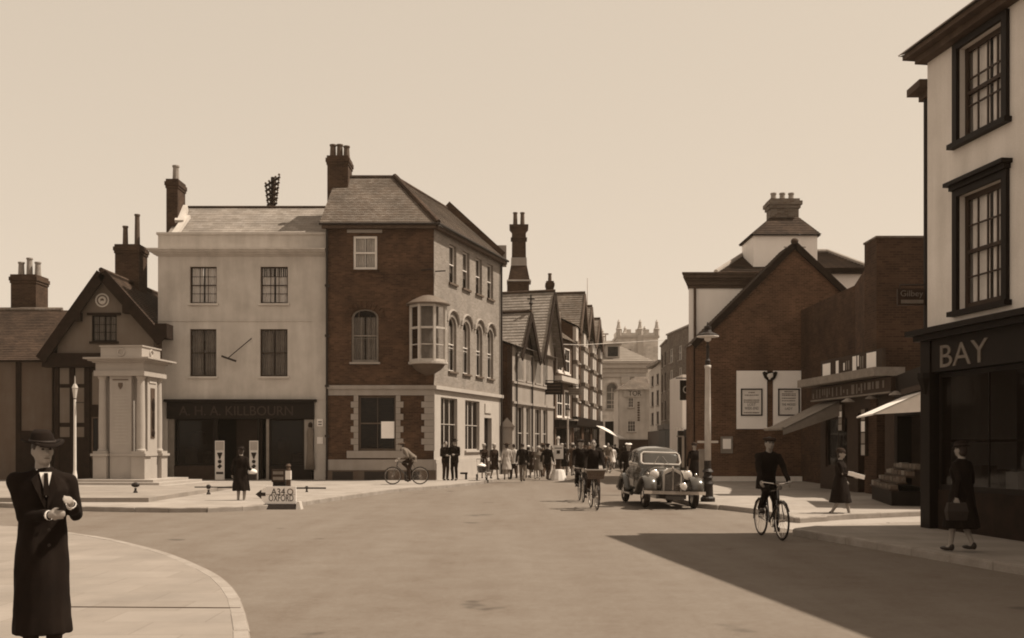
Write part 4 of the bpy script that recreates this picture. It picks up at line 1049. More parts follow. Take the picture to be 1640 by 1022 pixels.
# ---- pale cottage with a sign on its front
Yc = 100.0; FT = Fac((P(991, 0, Yc).x, Yc), (P(1041, 0, Yc).x, Yc))
cb_ = thing('pale_cottage', (12, Yc, 0), 'small pale rendered shop with hipped tile roof before the tower', 'shop')
w1r = FT.rect(1006, 1015, 637, 653); w2r = FT.rect(1005, 1018, 674, 692)
mb = MB(); zt_ = FT.px(1015, 624)[1]; FT.wall(mb, [(0, 0), (FT.L, 0), (FT.L, zt_), (0, zt_)], [hole(w1r), hole(w2r)]); mb.quad(FT.p(0, 0), FT.p(0, 0, -5), FT.p(0, zt_, -5), FT.p(0, zt_)); mb.build('wall', 'stucco', cb_)
window(FT, cb_, w1r, 3, 3, 'paint_white', 0.06, 'stone', None, glass='glass_dark', split=False, sash=False); window(FT, cb_, w2r, 3, 3, 'paint_white', 0.06, 'stone', None, glass='glass_dark', split=False, sash=False)
rz = FT.px(1015, 603)[1]; mb = MB(); mb.course_slope(FT.p(-0.2, zt_, 0.3), FT.p(FT.L, zt_, 0.3), FT.p(FT.L, rz+0.1, -2.2), FT.p(1.9, rz+0.1, -2.2), 0.25); mb.quad(FT.p(-0.2, zt_, 0.3), FT.p(1.9, rz+0.1, -2.2), FT.p(-0.2, zt_, -5)); mb.build('roof', 'tile_pale', cb_)
mb = MB(); r = FT.rect(999, 1031, 624, 636); FT.box(mb, r[0], r[1], r[2], r[3], 0, 0.1); sg = mb.build('signboard', 'stucco', cb_)
lettering(sg, 'TOR', FT.p((r[0]+r[1])/2+0.1, (r[2]+r[3])/2, 0.11), FT.u, (0, 0, 1), 1.25, 0.5, 'ink')
mb = MB()
for k in range(8):
    z = FT.px(0, 645+k*4)[1]; FT.box(mb, FT.px(1021, 0)[0], FT.px(1024.5, 0)[0], z-0.08, z+0.08, 0.0, 0.03)
mb.build('vertical_lettering', 'timber_mid', cb_)
mb = MB(); r = FT.rect(991, 1041, 704, 740); FT.box(mb, r[0], r[1], 0, r[3], 0, 0.12); mb.build('shopfront', 'paint_brown', cb_)
# ---- light house and brick terrace on the right
F1 = Fac((P(1040, 0, 97).x, 97.0), (P(1059, 0, 89.5).x, 89.5))
s1 = thing('cream_house', (F1.a.x, F1.a.y, 0), 'narrow cream house with two columns of windows next to brick terrace', 'house')
zt_ = F1.px(1050, 590)[1]; hs = []
for (a, b) in ((0.18, 0.38), (0.62, 0.82)):
    for (y0, y1) in ((600, 617), (626, 650), (660, 680)): hs.append((F1.L*a, F1.L*b, F1.px(1050, y1)[1], F1.px(1050, y0)[1]))
mb = MB(); F1.wall(mb, [(0, 0), (F1.L, 0), (F1.L, zt_+0.3), (0, zt_)], [hole(r) for r in hs]); mb.quad(F1.p(F1.L, 0), F1.p(F1.L, 0, -6), F1.p(F1.L, zt_, -6), F1.p(F1.L, zt_)); mb.build('wall', 'stucco', s1)
for r in hs: window(F1, s1, r, 1, 2, 'paint_brown', 0.06, 'stone', None, glass='glass_dark', split=False)
mb = MB(); F1.box(mb, -0.2, F1.L+0.1, zt_+0.25, zt_+0.5, -6, 0.3); mb.build('roof', 'slate', s1)
mb = MB(); F1.box(mb, 0, F1.L, 0, 2.9, 0, 0.15); mb.build('shopfront', 'paint_brown', s1)
segs = [((12.85, 88.5), (12.55, 83.0), 10.1, 'plain brick terrace house with sash windows, next to the cream house'), ((12.55, 82.9), (13.6, 72.0), 10.5, 'taller brick terrace house with pale sash windows, half hidden by the white-walled house')]
for k, (a, b, zt_, lb_) in enumerate(segs):
    F2 = Fac(a, b); t = thing('brick_terrace_house', (a[0], a[1], 0), lb_, 'house', 'brick terrace houses')
    hs = []; nc = 2 if k == 0 else 4
    for i in range(nc):
        uc = F2.L*(i+0.5)/nc
        for (z0, z1) in ((3.7, 5.3), (6.1, 7.6), (8.2, 9.3)): hs.append((uc-0.5, uc+0.5, z0, z1))
    mb = MB(); F2.wall(mb, [(0, 0), (F2.L, 0), (F2.L, zt_), (0, zt_)], [hole(r) for r in hs]); mb.quad(F2.p(0, 0), F2.p(0, 0, -7), F2.p(0, zt_, -7), F2.p(0, zt_)); mb.quad(F2.p(F2.L, 0), F2.p(F2.L, 0, -7), F2.p(F2.L, zt_, -7), F2.p(F2.L, zt_)); mb.quad(F2.p(0, zt_), F2.p(F2.L, zt_), F2.p(F2.L, zt_, -7), F2.p(0, zt_, -7)); mb.build('wall', 'brick_mid', t)
    for r in hs: window(F2, t, r, 2, 2, 'paint_white' if k else 'paint_brown', 0.05, 'stone', 'curtain', glass='glass', split=False)
    mb = MB(); F2.box(mb, -0.02, F2.L, zt_, zt_+0.12, -0.35, 0.1); mb.build('parapet_coping', 'stone', t)
    mb = MB(); F2.box(mb, 0, F2.L, PZ, 2.9, 0, 0.14); mb.build('shopfront', 'paint_dark', t)
    mb = MB(); F2.box(mb, 0, F2.L, 2.9, 3.3, 0, 0.3); mb.build('shop_fascia', 'paint_brown', t)
# street backdrop so no gap opens beside the hall
mb = MB(); mb.box(14.6, 34, 118, 126, 0, 8.0); t = mb.build('row_house', 'brick_mid', loc=(20, 118, 0)); setmeta(t, 'plain brick house wall between market hall and cream house', 'house')
# ================================================================ RIGHT-HAND BUILDINGS
# ---- white-walled house standing behind the brick gable
Yx = 46.2
FX = Fac((P(1103, 0, Yx).x, Yx), (P(1392, 0, Yx).x, Yx))
xb = thing('white_house', (FX.a.x+4, Yx, PZ), 'white-walled house with heavy dark cornice and pyramid-capped chimney', 'house')
zx = FX.px(1200, 437)[1]; uL = FX.L; dXs = Vector((0.10, 0.995)).normalized()
SL = 2.3
mb = MB(); mb.prism([FX.p(0, PZ, 0), FX.p(uL, PZ, 0), FX.p(uL, PZ, -9), FX.p(SL, PZ, -9)], (0, 0, zx-0.02-PZ)); mb.build('wall', 'stucco_white', xb)
mb = MB(); zc = FX.px(1110, 462)[1]
for (a, b, d) in ((0.0, 0.14, 0.06), (0.14, 0.34, 0.12), (0.34, 0.44, 0.20), (0.44, 0.60, 0.30), (0.60, 0.68, 0.36)): mb.prism([FX.p(-d, zc+a, d), FX.p(FX.px(1232, 0)[0], zc+a, d), FX.p(FX.px(1232, 0)[0], zc+a, -9), FX.p(SL-d, zc+a, -9)], (0, 0, b-a))
mb.build('cornice', 'timber_mid', xb)
mb = MB(); FX.box(mb, FX.px(1316, 0)[0], uL+0.2, FX.px(0, 437)[1]-0.05, FX.px(0, 431)[1], -0.3, 0.3); mb.build('eaves', 'timber', xb)
mb = MB(); u = FX.px(1112.5, 0)[0]; mb.tube([FX.p(u, 3.0, 0.08), FX.p(u, zc, 0.08)], 0.06, 8); mb.build('drainpipe', 'timber_mid', xb)
mb = MB(); FX.box(mb, -0.05, 0.7, PZ, FX.px(0, 700)[1], -0.4, 0.12); FX.box(mb, -0.15, 0.8, FX.px(0, 700)[1], FX.px(0, 688)[1], -0.4, 0.28); mb.build('shop_corner_post', 'paint_dark', xb)
# roof behind the cornice
zr = P(0, 404, 50.6).z
mb = MB(); e0 = FX.p(FX.px(1148, 0)[0], FX.px(0, 436)[1], -0.2); e1 = FX.p(uL+0.3, FX.px(0, 433)[1], -0.0)
mb.course_slope(e0, e1, P(1325, 404, 50.6), P(1198, 404, 50.6), 0.34, 0.05); mb.quad(e0, FX.p(SL+0.6, 9.4, -9), P(1198, 404, 50.6)); mb.quad(e1, FX.p(uL, 9.4, -9), P(1325, 404, 50.6)); mb.quad(P(1198, 404, 50.6), P(1325, 404, 50.6), FX.p(uL, 9.4, -9), FX.p(SL+0.6, 9.4, -9))
rf = mb.build('roof', 'tile', xb)
for (a, b) in ((e0, P(1198, 404, 50.6)), (e1, P(1325, 404, 50.6)), (P(1198, 404, 50.6), P(1325, 404, 50.6))):
    mb = MB(); mb.tube([a + Vector((0, 0, 0.05)), b + Vector((0, 0, 0.05))], 0.11, 8); mb.build('hip_tiles', 'stucco_dull', rf)
Yk = 47.3; a, b = P(1207, 376, Yk), P(1309, 376, Yk)
mb = MB(); mb.box(a.x, b.x, Yk, Yk+2.4, 8.6, a.z); ch = mb.build('chimney', 'stucco_white', xb)
s0, s1_ = P(1233, 350, Yk+1.0), P(1277, 350, Yk+1.0)
mb = MB(); cy = Yk+1.2
o_ = 0.14; B = [Vector((a.x-o_, Yk-o_, a.z)), Vector((b.x+o_, Yk-o_, a.z)), Vector((b.x+o_, Yk+2.5, a.z)), Vector((a.x-o_, Yk+2.5, a.z))]
T = [Vector((s0.x, cy-0.45, s0.z)), Vector((s1_.x, cy-0.45, s0.z)), Vector((s1_.x, cy+0.45, s0.z)), Vector((s0.x, cy+0.45, s0.z))]
for i in range(4): mb.course_slope(B[i], B[(i+1) % 4], T[(i+1) % 4], T[i], 0.16)
mb.quad(*[v - Vector((0, 0, 0.05)) for v in B]); mb.build('pyramid_cap', 'tile', ch)
zst = P(0, 320, Yk+1).z
mb = MB(); mb.box(s0.x, s1_.x, cy-0.45, cy+0.45, s0.z-0.2, zst-0.45); mb.box(s0.x-0.07, s1_.x+0.07, cy-0.52, cy+0.52, zst-0.45, zst-0.30); mb.box(s0.x-0.14, s1_.x+0.14, cy-0.59, cy+0.59, zst-0.30, zst-0.12); mb.box(s0.x-0.04, s1_.x+0.04, cy-0.49, cy+0.49, zst-0.12, zst); mb.build('chimney_top', 'brick_mid', ch)
for k in range(3):
    pm = MB(); pot(pm, (s0.x+0.22+k*0.40*(s1_.x-s0.x)/1.24, cy, zst-0.002), 0.14, 0.36); pm.build('chimney_pot', 'pot', ch)
# ---- the brick gable wall with posters
Yg = 43.7
FG = Fac((P(1113, 0, Yg).x, Yg), (P(1366, 0, Yg).x, Yg))
gb = thing('brick_gable_house', ((FG.a.x+FG.b.x)/2, Yg, PZ), 'brick house with blank gable wall carrying two white poster panels', 'house')
gz = lambda y: FG.px(1200, y)[1]
ua = FG.px(1272, 0)[0]
mb = MB(); FG.wall(mb, [(0, PZ), (FG.L, PZ), (FG.L, gz(478)), (ua, gz(392)), (0, gz(549))]); mb.build('gable_wall', 'brick_gable', gb)
za, zl, zr_ = gz(387), gz(549), gz(478); dp = 2.2
mb = MB(); mb.course_slope(FG.p(-0.1, zl-0.02, 0.12), FG.p(-0.1, zl-0.02, -dp), FG.p(ua, za, -dp), FG.p(ua, za, 0.12)); mb.course_slope(FG.p(FG.L+0.1, zr_-0.03, -dp), FG.p(FG.L+0.1, zr_-0.03, 0.12), FG.p(ua, za, 0.12), FG.p(ua, za, -dp)); rf = mb.build('roof', 'tile', gb)
for (u, z) in ((-0.08, zl-0.14), (FG.L+0.08, zr_-0.15)):
    mb = MB(); mb.beam(FG.p(u, z, 0.10), FG.p(ua, za-0.14, 0.10), 0.10, 0.26); mb.build('verge_board', 'timber', rf)
mb = MB(); mb.ball(FG.p(ua, za+0.0, 0.05), (0.16, 0.18, 0.14)); mb.build('ridge_end', 'tile', rf)
mb = MB(); mb.quad(FG.p(0, PZ), FG.p(0, PZ, -dp), FG.p(0, zl, -dp), FG.p(0, zl)); mb.quad(FG.p(FG.L, PZ), FG.p(FG.L, PZ, -dp), FG.p(FG.L, zr_, -dp), FG.p(FG.L, zr_)); mb.build('side_walls', 'brick_gable', gb)
mb = MB(); FG.box(mb, FG.px(1255, 0)[0], FG.px(1290, 0)[0], gz(397), gz(395.5), 0.0, 0.06); mb.build('stone_band', 'stone', gb)
mb = MB(); FG.box(mb, 0, FG.L, PZ, PZ+0.20, 0, 0.22); mb.build('white_strip', 'paint_white', gb)  # plain white strip along the foot of the gable wall
# poster panels
labs = ('white poster panel on the brick gable, nearer the lamp post, LOST WEEK-END bill', 'white poster panel on the brick gable, partly behind the tan shop blind')
lines = ((('LOST', 648, 5.2, 13), ('WEEK-END', 654, 5.2, 22)), (('THE WICKED', 648, 4.6, 22), ('LADY', 654.5, 4.4, 12)))
for i, (x0, x1) in enumerate(((1179.5, 1228), (1238, 1287))):
    r = FG.rect(x0, x1, 594, 687)
    t = thing('poster_panel', FG.p((r[0]+r[1])/2, r[2], 0.03), labs[i], 'poster', 'poster panels on the gable wall')
    mb = MB(); FG.box(mb, r[0], r[1], r[2], r[3], 0.0, 0.05); mb.build('backboard', 'poster', t)
    fx0, fx1 = (1186, 1220.5) if i == 0 else (1245.5, 1280)
    q = FG.rect(fx0, fx1, 622.5, 666)
    mb = MB(); FG.box(mb, q[0], q[1], q[3]-0.05, q[3], 0.05, 0.085); FG.box(mb, q[0], q[1], q[2], q[2]+0.05, 0.05, 0.085); FG.box(mb, q[0], q[0]+0.05, q[2]+0.05, q[3]-0.05, 0.05, 0.085); FG.box(mb, q[1]-0.05, q[1], q[2]+0.05, q[3]-0.05, 0.05, 0.085); mb.build('frame', 'paint_dark', t)
    mb = MB(); FG.box(mb, q[0]+0.05, q[1]-0.05, q[2]+0.05, q[3]-0.05, 0.05, 0.056); sh = mb.build('bill', 'enamel_white', t)
    cu = (q[0]+q[1])/2
    for (tx, y, hpx, wpx) in (lines[i]):
        lettering(sh, tx, FG.p(cu, gz(y), 0.058), FG.u, (0, 0, 1), wpx*0.0266, hpx*0.0266*0.85, 'ink', 0.003)
    mb = MB()                                 # small type too fine to read
    rows = ((629, 10), (633, 22), (641, 25), (644, 25), (661, 25)) if i == 0 else ((627.5, 14), (631, 22), (633.5, 22), (638, 22), (642, 22))
    for y, w in rows:
        k = int(w/2.4); xx = -w/2
        while xx < w/2-0.8:
            wl = random.uniform(0.9, 2.2); FG.box(mb, cu+xx*0.0266, cu+min(xx+wl, w/2)*0.0266, gz(y+0.8), gz(y-0.7), 0.056, 0.059); xx += wl+random.uniform(0.4, 0.8)
    mb.build('small_print', 'cloth_mid', sh)['kind'] = 'stuff'
# shield between the panels
t = thing('wall_shield', FG.p(FG.px(1232.5, 0)[0], gz(612), 0.03), 'small dark heraldic shield fixed between the two poster panels', 'shield')
mb = MB(); u = FG.px(1232.5, 0)[0]
mb.prism([FG.p(u+x*0.0266, gz(y), 0.05) for x, y in ((-12, 597), (-9, 595), (-4, 597), (0, 594), (4, 597), (9, 595), (12, 597), (9, 605), (4, 610), (-4, 610), (-9, 605))], FG.n*0.05); mb.build('shield', 'paint_dark', t)
mb = MB(); mb.ball(FG.p(u, gz(602), 0.10), (0.13, 0.02, 0.10)); mb.ball(FG.p(u+0.07, gz(599.5), 0.10), (0.06, 0.02, 0.05)); mb.ball(FG.p(u-0.02, gz(606), 0.10), (0.05, 0.02, 0.06)); mb.build('emblem', 'enamel_white', t)
# small notice case
r = FG.rect(1154, 1173, 699, 726)
t = thing('notice_case', FG.p((r[0]+r[1])/2, r[2], 0.02), 'small framed notice case on the brick gable behind the lamp post', 'notice')
mb = MB(); FG.box(mb, r[0], r[1], r[2], r[3], 0, 0.09); mb.build('case', 'paint_tan', t)
mb = MB(); q = FG.rect(1157, 1170, 703, 719); FG.box(mb, q[0], q[1], q[2], q[3], 0.09, 0.094); mb.build('notice_sheet', 'poster', t)
# ---- long low brick wing and taller block of the picture house
FM = Fac((13.75, 43.6), (11.5, 32.8))
mbd = thing('picture_house', (12.5, 35, PZ), 'dark brick picture house with flat parapet and signboard canopy', 'cinema')
zw = 7.3
hs = [(2.3, 3.0, 3.9, 6.0), (5.2, 6.0, 3.9, 6.0)]
mb = MB(); FM.wall(mb, [(0, PZ), (FM.L, PZ), (FM.L, zw+0.3), (FM.L*0.42, zw+0.05), (0, zw-0.3)], [hole(r) for r in hs]); mb.quad(FM.p(0, zw-0.3), FM.p(FM.L, zw+0.3), FM.p(FM.L, zw, -5), FM.p(0, zw, -5)); mb.build('wing_wall', 'brick_dark', mbd)
for r in hs: window(FM, mbd, r, 1, 2, 'paint_cream', 0.10, 'stone', None, glass='glass_dark')
mb = MB(); mb.tube([FM.p(0.25, PZ, 0.08), FM.p(0.25, zw-0.4, 0.08)], 0.09, 8); mb.build('drainpipe', 'iron', mbd)
xA, xB = P(1404, 0, 31.8).x, 15.2; zB = P(0, 381, 31.8).z
FN = Fac((xA, 31.8), (xB, 31.8))
mb = MB(); mb.box(xA, xB, 31.8, 32.9, PZ, zB); mb.box(xA+1.0, 22, 32.9, 43.8, PZ, 7.4); mb.build('block', 'brick_black', mbd)
mb = MB(); mb.box(xA-0.03, xB, 31.76, 32.94, zB, zB+0.06); mb.build('coping', 'brick_mid', mbd)
# foyer
FQ = Fac((11.02, 36.6), (11.46, 30.5)); zq = 3.9
mb = MB(); ent = (3.3, 5.3, PZ, 2.7)
FQ.wall(mb, [(0, PZ), (ent[0], PZ), (ent[0], ent[3]), (ent[1], ent[3]), (ent[1], PZ), (FQ.L, PZ), (FQ.L, zq), (0, zq)], [hole((0.5, 2.4, 0.9, 2.6))]); mb.quad(FQ.p(0, zq), FQ.p(FQ.L, zq), FQ.p(FQ.L, zq, -2.4), FQ.p(0, zq, -2.4)); mb.quad(FQ.p(FQ.L, PZ), FQ.p(FQ.L, PZ, -2.4), FQ.p(FQ.L, zq, -2.4), FQ.p(FQ.L, zq)); mb.quad(FQ.p(0, PZ), FQ.p(0, PZ, -2.8), FQ.p(0, zq, -2.8), FQ.p(0, zq)); mb.build('foyer_wall', 'paint_brown', mbd)
window(FQ, mbd, (0.5, 2.4, 0.9, 2.6), 2, 1, 'paint_brown', 0.06, None, None, glass='glass_dark', sash=False)
mb = MB(); FQ.box(mb, ent[0], ent[1], PZ, ent[3], -1.2, -1.12); mb.build('entrance_doors', 'paint_dark', mbd)
mb = MB(); FQ.box(mb, -0.25, FQ.L+0.12, 3.72, 3.98, -0.2, 0.75); can = mb.build('canopy', 'paint_tan', mbd)
mb = MB(); FQ.box(mb, 0.05, FQ.L+0.35, 3.22, 3.68, 0.1, 0.34); fa_ = mb.build('fascia', 'paint_brown', mbd)
mb = MB(); FQ.box(mb, 0.05, FQ.L+0.35, 3.20, 3.25, 0.1, 0.38); mb.build('fascia_moulding', 'paint_tan', fa_)
random.seed(5)
mb = MB(); u = 0.2                            # worn lettering on the fascia, not legible
while u < FQ.L+0.15:
    w = random.choice((0.06, 0.08, 0.1, 0.22)); h = random.choice((0.3, 0.3, 0.18)); FQ.box(mb, u, u+w, 3.30+random.choice((0, 0, 0.08)), 3.30+h, 0.34, 0.352); u += w+random.uniform(0.08, 0.3)
mb.build('worn_lettering', 'letter_gold', fa_)
mb = MB(); FQ.box(mb, 0.35, FQ.L-0.75, 3.98, 4.62, 0.0, 0.12); up_ = mb.build('signboard', 'paint_brown', mbd)
for (a, b, z0, z1) in ((0.55, 1.25, 4.06, 4.5), (1.75, 1.98, 4.08, 4.52), (3.15, 3.45, 4.08, 4.55), (3.55, 3.65, 4.2, 4.55), (4.25, 4.95, 4.08, 4.56), (2.4, 2.5, 4.15, 4.4)):
    mb = MB(); FQ.box(mb, a, b, z0, z1, 0.12, 0.128); mb.build('sign_panel', 'poster', up_)
for (a, b, z0, z1) in ((2.62, 2.70, 4.15, 4.45), (2.8, 2.9, 4.15, 4.45), (3.75, 3.83, 4.12, 4.5), (3.92, 4.0, 4.12, 4.5)):
    mb = MB(); FQ.box(mb, a, b, z0, z1, 0.12, 0.128); mb.build('sign_panel', 'paint_tan', up_)
for (x, y0, y1) in ((1350, 648, 690), (1387, 655, 730)):
    u, z0 = FQ.px(x, y1); z1 = FQ.px(x, y0)[1]; n = 4
    mb = MB(); FQ.box(mb, u-0.16, u+0.16, z0, z1, 0.0, 0.10); bd = mb.build('bill_board', 'paint_brown', mbd)
    for k in range(n):
        m2 = MB(); FQ.box(m2, u-0.14, u+0.14, z0+(z1-z0)*(k+0.06)/n, z0+(z1-z0)*(k+0.94)/n, 0.10, 0.105); m2.build('bill', ('poster_grey', 'stucco_dull', 'poster', 'paint_tan')[k], bd)
for x in (1371, 1409, 1449):
    mb = MB(); p = P(x, 644-(x-1371)*0.14, 31.6 if x < 1440 else 29); mb.lathe(p + Vector((-0.25, 0, 0)), [(0.05, 0.12), (0.2, 0.02), (0.21, 0), (0.0, -0.02)], 10); mb.build('canopy_light', 'paint_tan', can)
# tan roller blind reaching out at the far end
mb = MB(); q = [FQ.p(0.1, 3.15, 0.1), FQ.p(2.0, 3.15, 0.1), FQ.p(2.0, 2.22, 2.05), FQ.p(0.1, 2.22, 2.05)]
mb.add(q + [p - Vector((0, 0, 0.06)) for p in q], [(0, 1, 2, 3), (7, 6, 5, 4), (3, 2, 6, 7), (0, 3, 7, 4), (1, 5, 6, 2)]); mb.tube([q[3], q[2]], 0.06, 8); mb.quad(q[1], q[2], q[2]-Vector((0, 0, 0.22)), q[1]-Vector((0, 0, 0.5))); mb.build('awning', 'canvas_tan', mbd)
# ---- low greengrocer's shop towards the corner
FK = Fac((11.35, 30.4), (10.30, 25.2)); zk = 3.7
kb = thing('low_shop', (FK.a.x, 27, PZ), 'low dark shop with white canvas blind and stepped display', 'shop')
mb = MB(); FK.wall(mb, [(0, PZ), (FK.L, PZ), (FK.L, zk), (0, zk)], [hole((0.5, 4.9, 0.5, 2.5))], 0.4); mb.quad(FK.p(0, zk), FK.p(FK.L, zk), FK.p(FK.L, zk, -5), FK.p(0, zk, -5)); mb.quad(FK.p(FK.L, PZ), FK.p(FK.L, PZ, -5), FK.p(FK.L, zk, -5), FK.p(FK.L, zk)); mb.build('wall', 'paint_dark', kb)
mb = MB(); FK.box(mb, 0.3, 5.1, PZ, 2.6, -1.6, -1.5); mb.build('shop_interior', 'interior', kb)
mb = MB(); q = [FK.p(2.2, 3.05, 0.02), FK.p(5.25, 3.05, 0.02), FK.p(5.25, 2.45, 1.35), FK.p(2.2, 2.45, 1.35)]
mb.add(q + [p - Vector((0, 0, 0.04)) for p in q], [(0, 1, 2, 3), (7, 6, 5, 4), (3, 2, 6, 7), (0, 3, 7, 4), (1, 5, 6, 2)]); mb.quad(q[1], q[2], q[2]-Vector((0, 0, 0.02)), q[1]-Vector((0, 0, 0.55))); mb.build('awning', 'canvas', kb)
mb = MB(); FK.box(mb, 2.1, 5.3, 3.05, 3.2, -0.02, 0.16); mb.build('blind_box', 'paint_brown', kb)
st_ = thing('stepped_display', FK.p(3.0, PZ, 0.6), 'stepped wooden display of goods below the white canvas blind', 'display stand')
for k in range(4):
    mb = MB(); FK.box(mb, 1.2, 4.6, 0.50+k*0.17, 0.54+k*0.17, 0.62-k*0.2, 0.86-k*0.2); mb.build('shelf', 'paint_brown', st_)
    for j in range(7):
        u = 1.25+j*0.48+random.uniform(-.04, .04); mb = MB(); h = random.uniform(0.08, 0.15)
        FK.box(mb, u, u+0.4, 0.54+k*0.17, 0.54+k*0.17+h, 0.64-k*0.2, 0.82-k*0.2); mb.build('goods_box', random.choice(('goods', 'paint_tan', 'cloth_tweed', 'stucco_tan')), st_)
mb = MB(); FK.box(mb, 1.2, 4.6, PZ, 0.50, 0.04, 0.80); mb.build('base_panel', 'paint_dark', st_)
for u in ():
    mb = MB(); FK.box(mb, u-0.03, u+0.03, PZ, 0.50, 0.78, 0.84); mb.build('leg', 'paint_brown', st_); mb = MB(); FK.box(mb, u-0.03, u+0.03, PZ, 1.01, 0.03, 0.09); mb.build('leg', 'paint_brown', st_)
# ---- three-storey corner shop at the right edge
FR = Fac((7.83, 19.3), (7.83+0.137*15, 19.3-0.99*15)); 
rb = thing('corner_shop', (9.5, 15, PZ), 'tall pale rendered corner shop with dark sash windows at the right edge', 'shop')
u0 = FR.px(1530, 0)[0]+0.14; u1 = u0+1.30
def rz_(x, y): return FR.px(x, y)[1]
wU = (u0, u1, rz_(1530, 230), rz_(1530, 84)); wL = (u0, u1, rz_(1530, 498), rz_(1530, 318))
wU2 = (u0+3.4, u1+3.4, wU[2], wU[3]); wL2 = (u0+3.4, u1+3.4, wL[2], wL[3])
zR = rz_(1484, 92)+0.0; zsf = rz_(1490, 537)
mb = MB(); FR.wall(mb, [(0, zsf), (FR.L, zsf), (FR.L, zR), (0, zR)], [hole(w) for w in (wU, wL, wU2, wL2)], 0.28)
mb.quad(FR.p(0, zsf), FR.p(0, zsf, -7), FR.p(0, zR, -7), FR.p(0, zR)); mb.quad(FR.p(0, zR), FR.p(FR.L, zR), FR.p(FR.L, zR, -7), FR.p(0, zR, -7)); mb.quad(FR.p(FR.L, zsf), FR.p(FR.L, zsf, -7), FR.p(FR.L, zR, -7), FR.p(FR.L, zR)); mb.quad(FR.p(0, PZ, -7), FR.p(FR.L, PZ, -7), FR.p(FR.L, zR, -7), FR.p(0, zR, -7)); mb.build('wall', 'stucco_bay', rb)
for w in (wU, wL, wU2, wL2):
    wo = window(FR, rb, w, 4, 4 if w[3] < 7 else 3, 'paint_brown', 0.10, None, 'net_curtain', fw=0.09, bar=0.028, glass='glass_clear')
    mb = MB(); FR.box(mb, w[0]-0.14, w[0]-0.002, w[2]-0.02, w[3]+0.12, -0.02, 0.07); FR.box(mb, w[1]+0.002, w[1]+0.14, w[2]-0.02, w[3]+0.12, -0.02, 0.07); FR.box(mb, w[0]-0.002, w[1]+0.002, w[3]+0.002, w[3]+0.12, -0.02, 0.07); mb.build('architrave', 'paint_dark', wo)
    mb = MB(); FR.box(mb, w[0]-0.20, w[1]+0.20, w[2]-0.11, w[2]-0.022, -0.05, 0.14); mb.build('sill', 'paint_dark', wo)
    if w[3] < 7: 
        mb = MB(); FR.box(mb, w[0]-0.17, w[1]+0.17, w[3]+0.122, w[3]+0.20, -0.02, 0.12); FR.box(mb, w[0]-0.22, w[1]+0.22, w[3]+0.20, w[3]+0.27, -0.02, 0.20); mb.build('hood', 'paint_dark', wo)
mb = MB(); FR.box(mb, -0.26, FR.L, zR, zR+0.09, -7, 0.36); FR.box(mb, -0.10, FR.L, zR-0.12, zR, -0.1, 0.2); mb.build('eaves', 'timber_mid', rb)
mb = MB(); za_ = zR+0.09; mb.course_slope(FR.p(-0.30, za_, 0.42), FR.p(FR.L, za_, 0.42), FR.p(FR.L, za_+1.5, -3.3), FR.p(-0.3, za_+1.5, -3.3)); mb.quad(FR.p(-0.3, za_+1.5, -3.3), FR.p(FR.L, za_+1.5, -3.3), FR.p(FR.L, za_, -7), FR.p(-0.3, za_, -7)); mb.quad(FR.p(-0.3, za_, 0.42), FR.p(-0.3, za_+1.5, -3.3), FR.p(-0.3, za_, -7)); mb.build('roof', 'slate', rb)
# narrower rear part with the lower eave
mb = MB(); zlo = P(0, 157, 20.0).z; mb.box(8.03, 15, 19.35, 19.85, PZ, zlo); mb.build('rear_wall', 'stucco_bay', rb)
mb = MB(); mb.box(7.70, 15, 19.35, 19.98, zlo, zlo+0.14); mb.box(7.9, 15, 19.36, 19.9, zlo-0.12, zlo); mb.build('rear_eaves', 'timber_mid', rb)
mb = MB(); mb.tube([(7.97, 19.72, 3.0), (7.97, 19.72, zlo-0.1)], 0.045, 8); mb.build('drainpipe', 'iron', rb)
# shopfront
mb = MB(); FR.box(mb, -0.15, FR.L, zsf-0.02, zsf+0.08, -0.4, 0.38); FR.box(mb, -0.06, FR.L, zsf-0.12, zsf-0.02, -0.3, 0.26); mb.build('shop_cornice', 'paint_dark', rb)
zf0 = rz_(1500, 597); mb = MB(); FR.box(mb, 0.12, FR.L, zf0, zsf-0.12, -0.3, 0.10); fs = mb.build('fascia', 'paint_dark', rb)
uB0, uB1 = FR.px(1515, 0)[0], FR.px(1592, 0)[0]
lettering(fs, 'BAY', FR.p((uB0+uB1)/2, rz_(1550, 566), 0.105), FR.u, (0, 0, 1), uB1-uB0, 0.40, 'letter_gold')
mb = MB(); FR.box(mb, -0.02, 0.30, PZ, zsf-0.12, -0.3, 0.13); mb.lathe(FR.p(0.14, zf0-0.1, 0.1), [(0.06, -0.3), (0.17, 0.0), (0.17, 0.1)], 8); mb.build('pilaster', 'paint_dark', rb)
for (a, b) in ((0.36, 3.4), (4.6, 8.6)):
    window(FR, rb, (a, b, 0.85, zf0-0.02), 2, 1, 'paint_dark', 0.02, None, None, glass='glass_dark', sash=False, fw=0.08)
    mb = MB(); FR.box(mb, a, b, PZ, 0.85, -0.3, 0.0); mb.build('stall_riser', 'timber', rb)
    mb = MB(); FR.box(mb, a+0.1, b-0.1, 0.85, 0.9, -0.9, -0.15); ds = mb.build('display_shelf', 'paint_cream', rb)
    for k in range(5):
        uu = a+0.4+k*(b-a-0.7)/4.5; m2 = MB(); FR.box(m2, uu, uu+0.34, 0.9, 1.15+0.22*random.random(), -0.7, -0.4); m2.build('display_goods', ('stucco_dull', 'cloth_tweed', 'poster', 'goods', 'poster_grey')[k], ds)
    mb = MB(); FR.box(mb, a, b, 1.72, 1.77, -0.09, -0.06); mb.build('display_rail', 'paint_brown', rb)
mb = MB(); FR.box(mb, 3.5, 4.5, PZ, zf0, -0.9, -0.82); mb.build('door', 'paint_brown', rb)
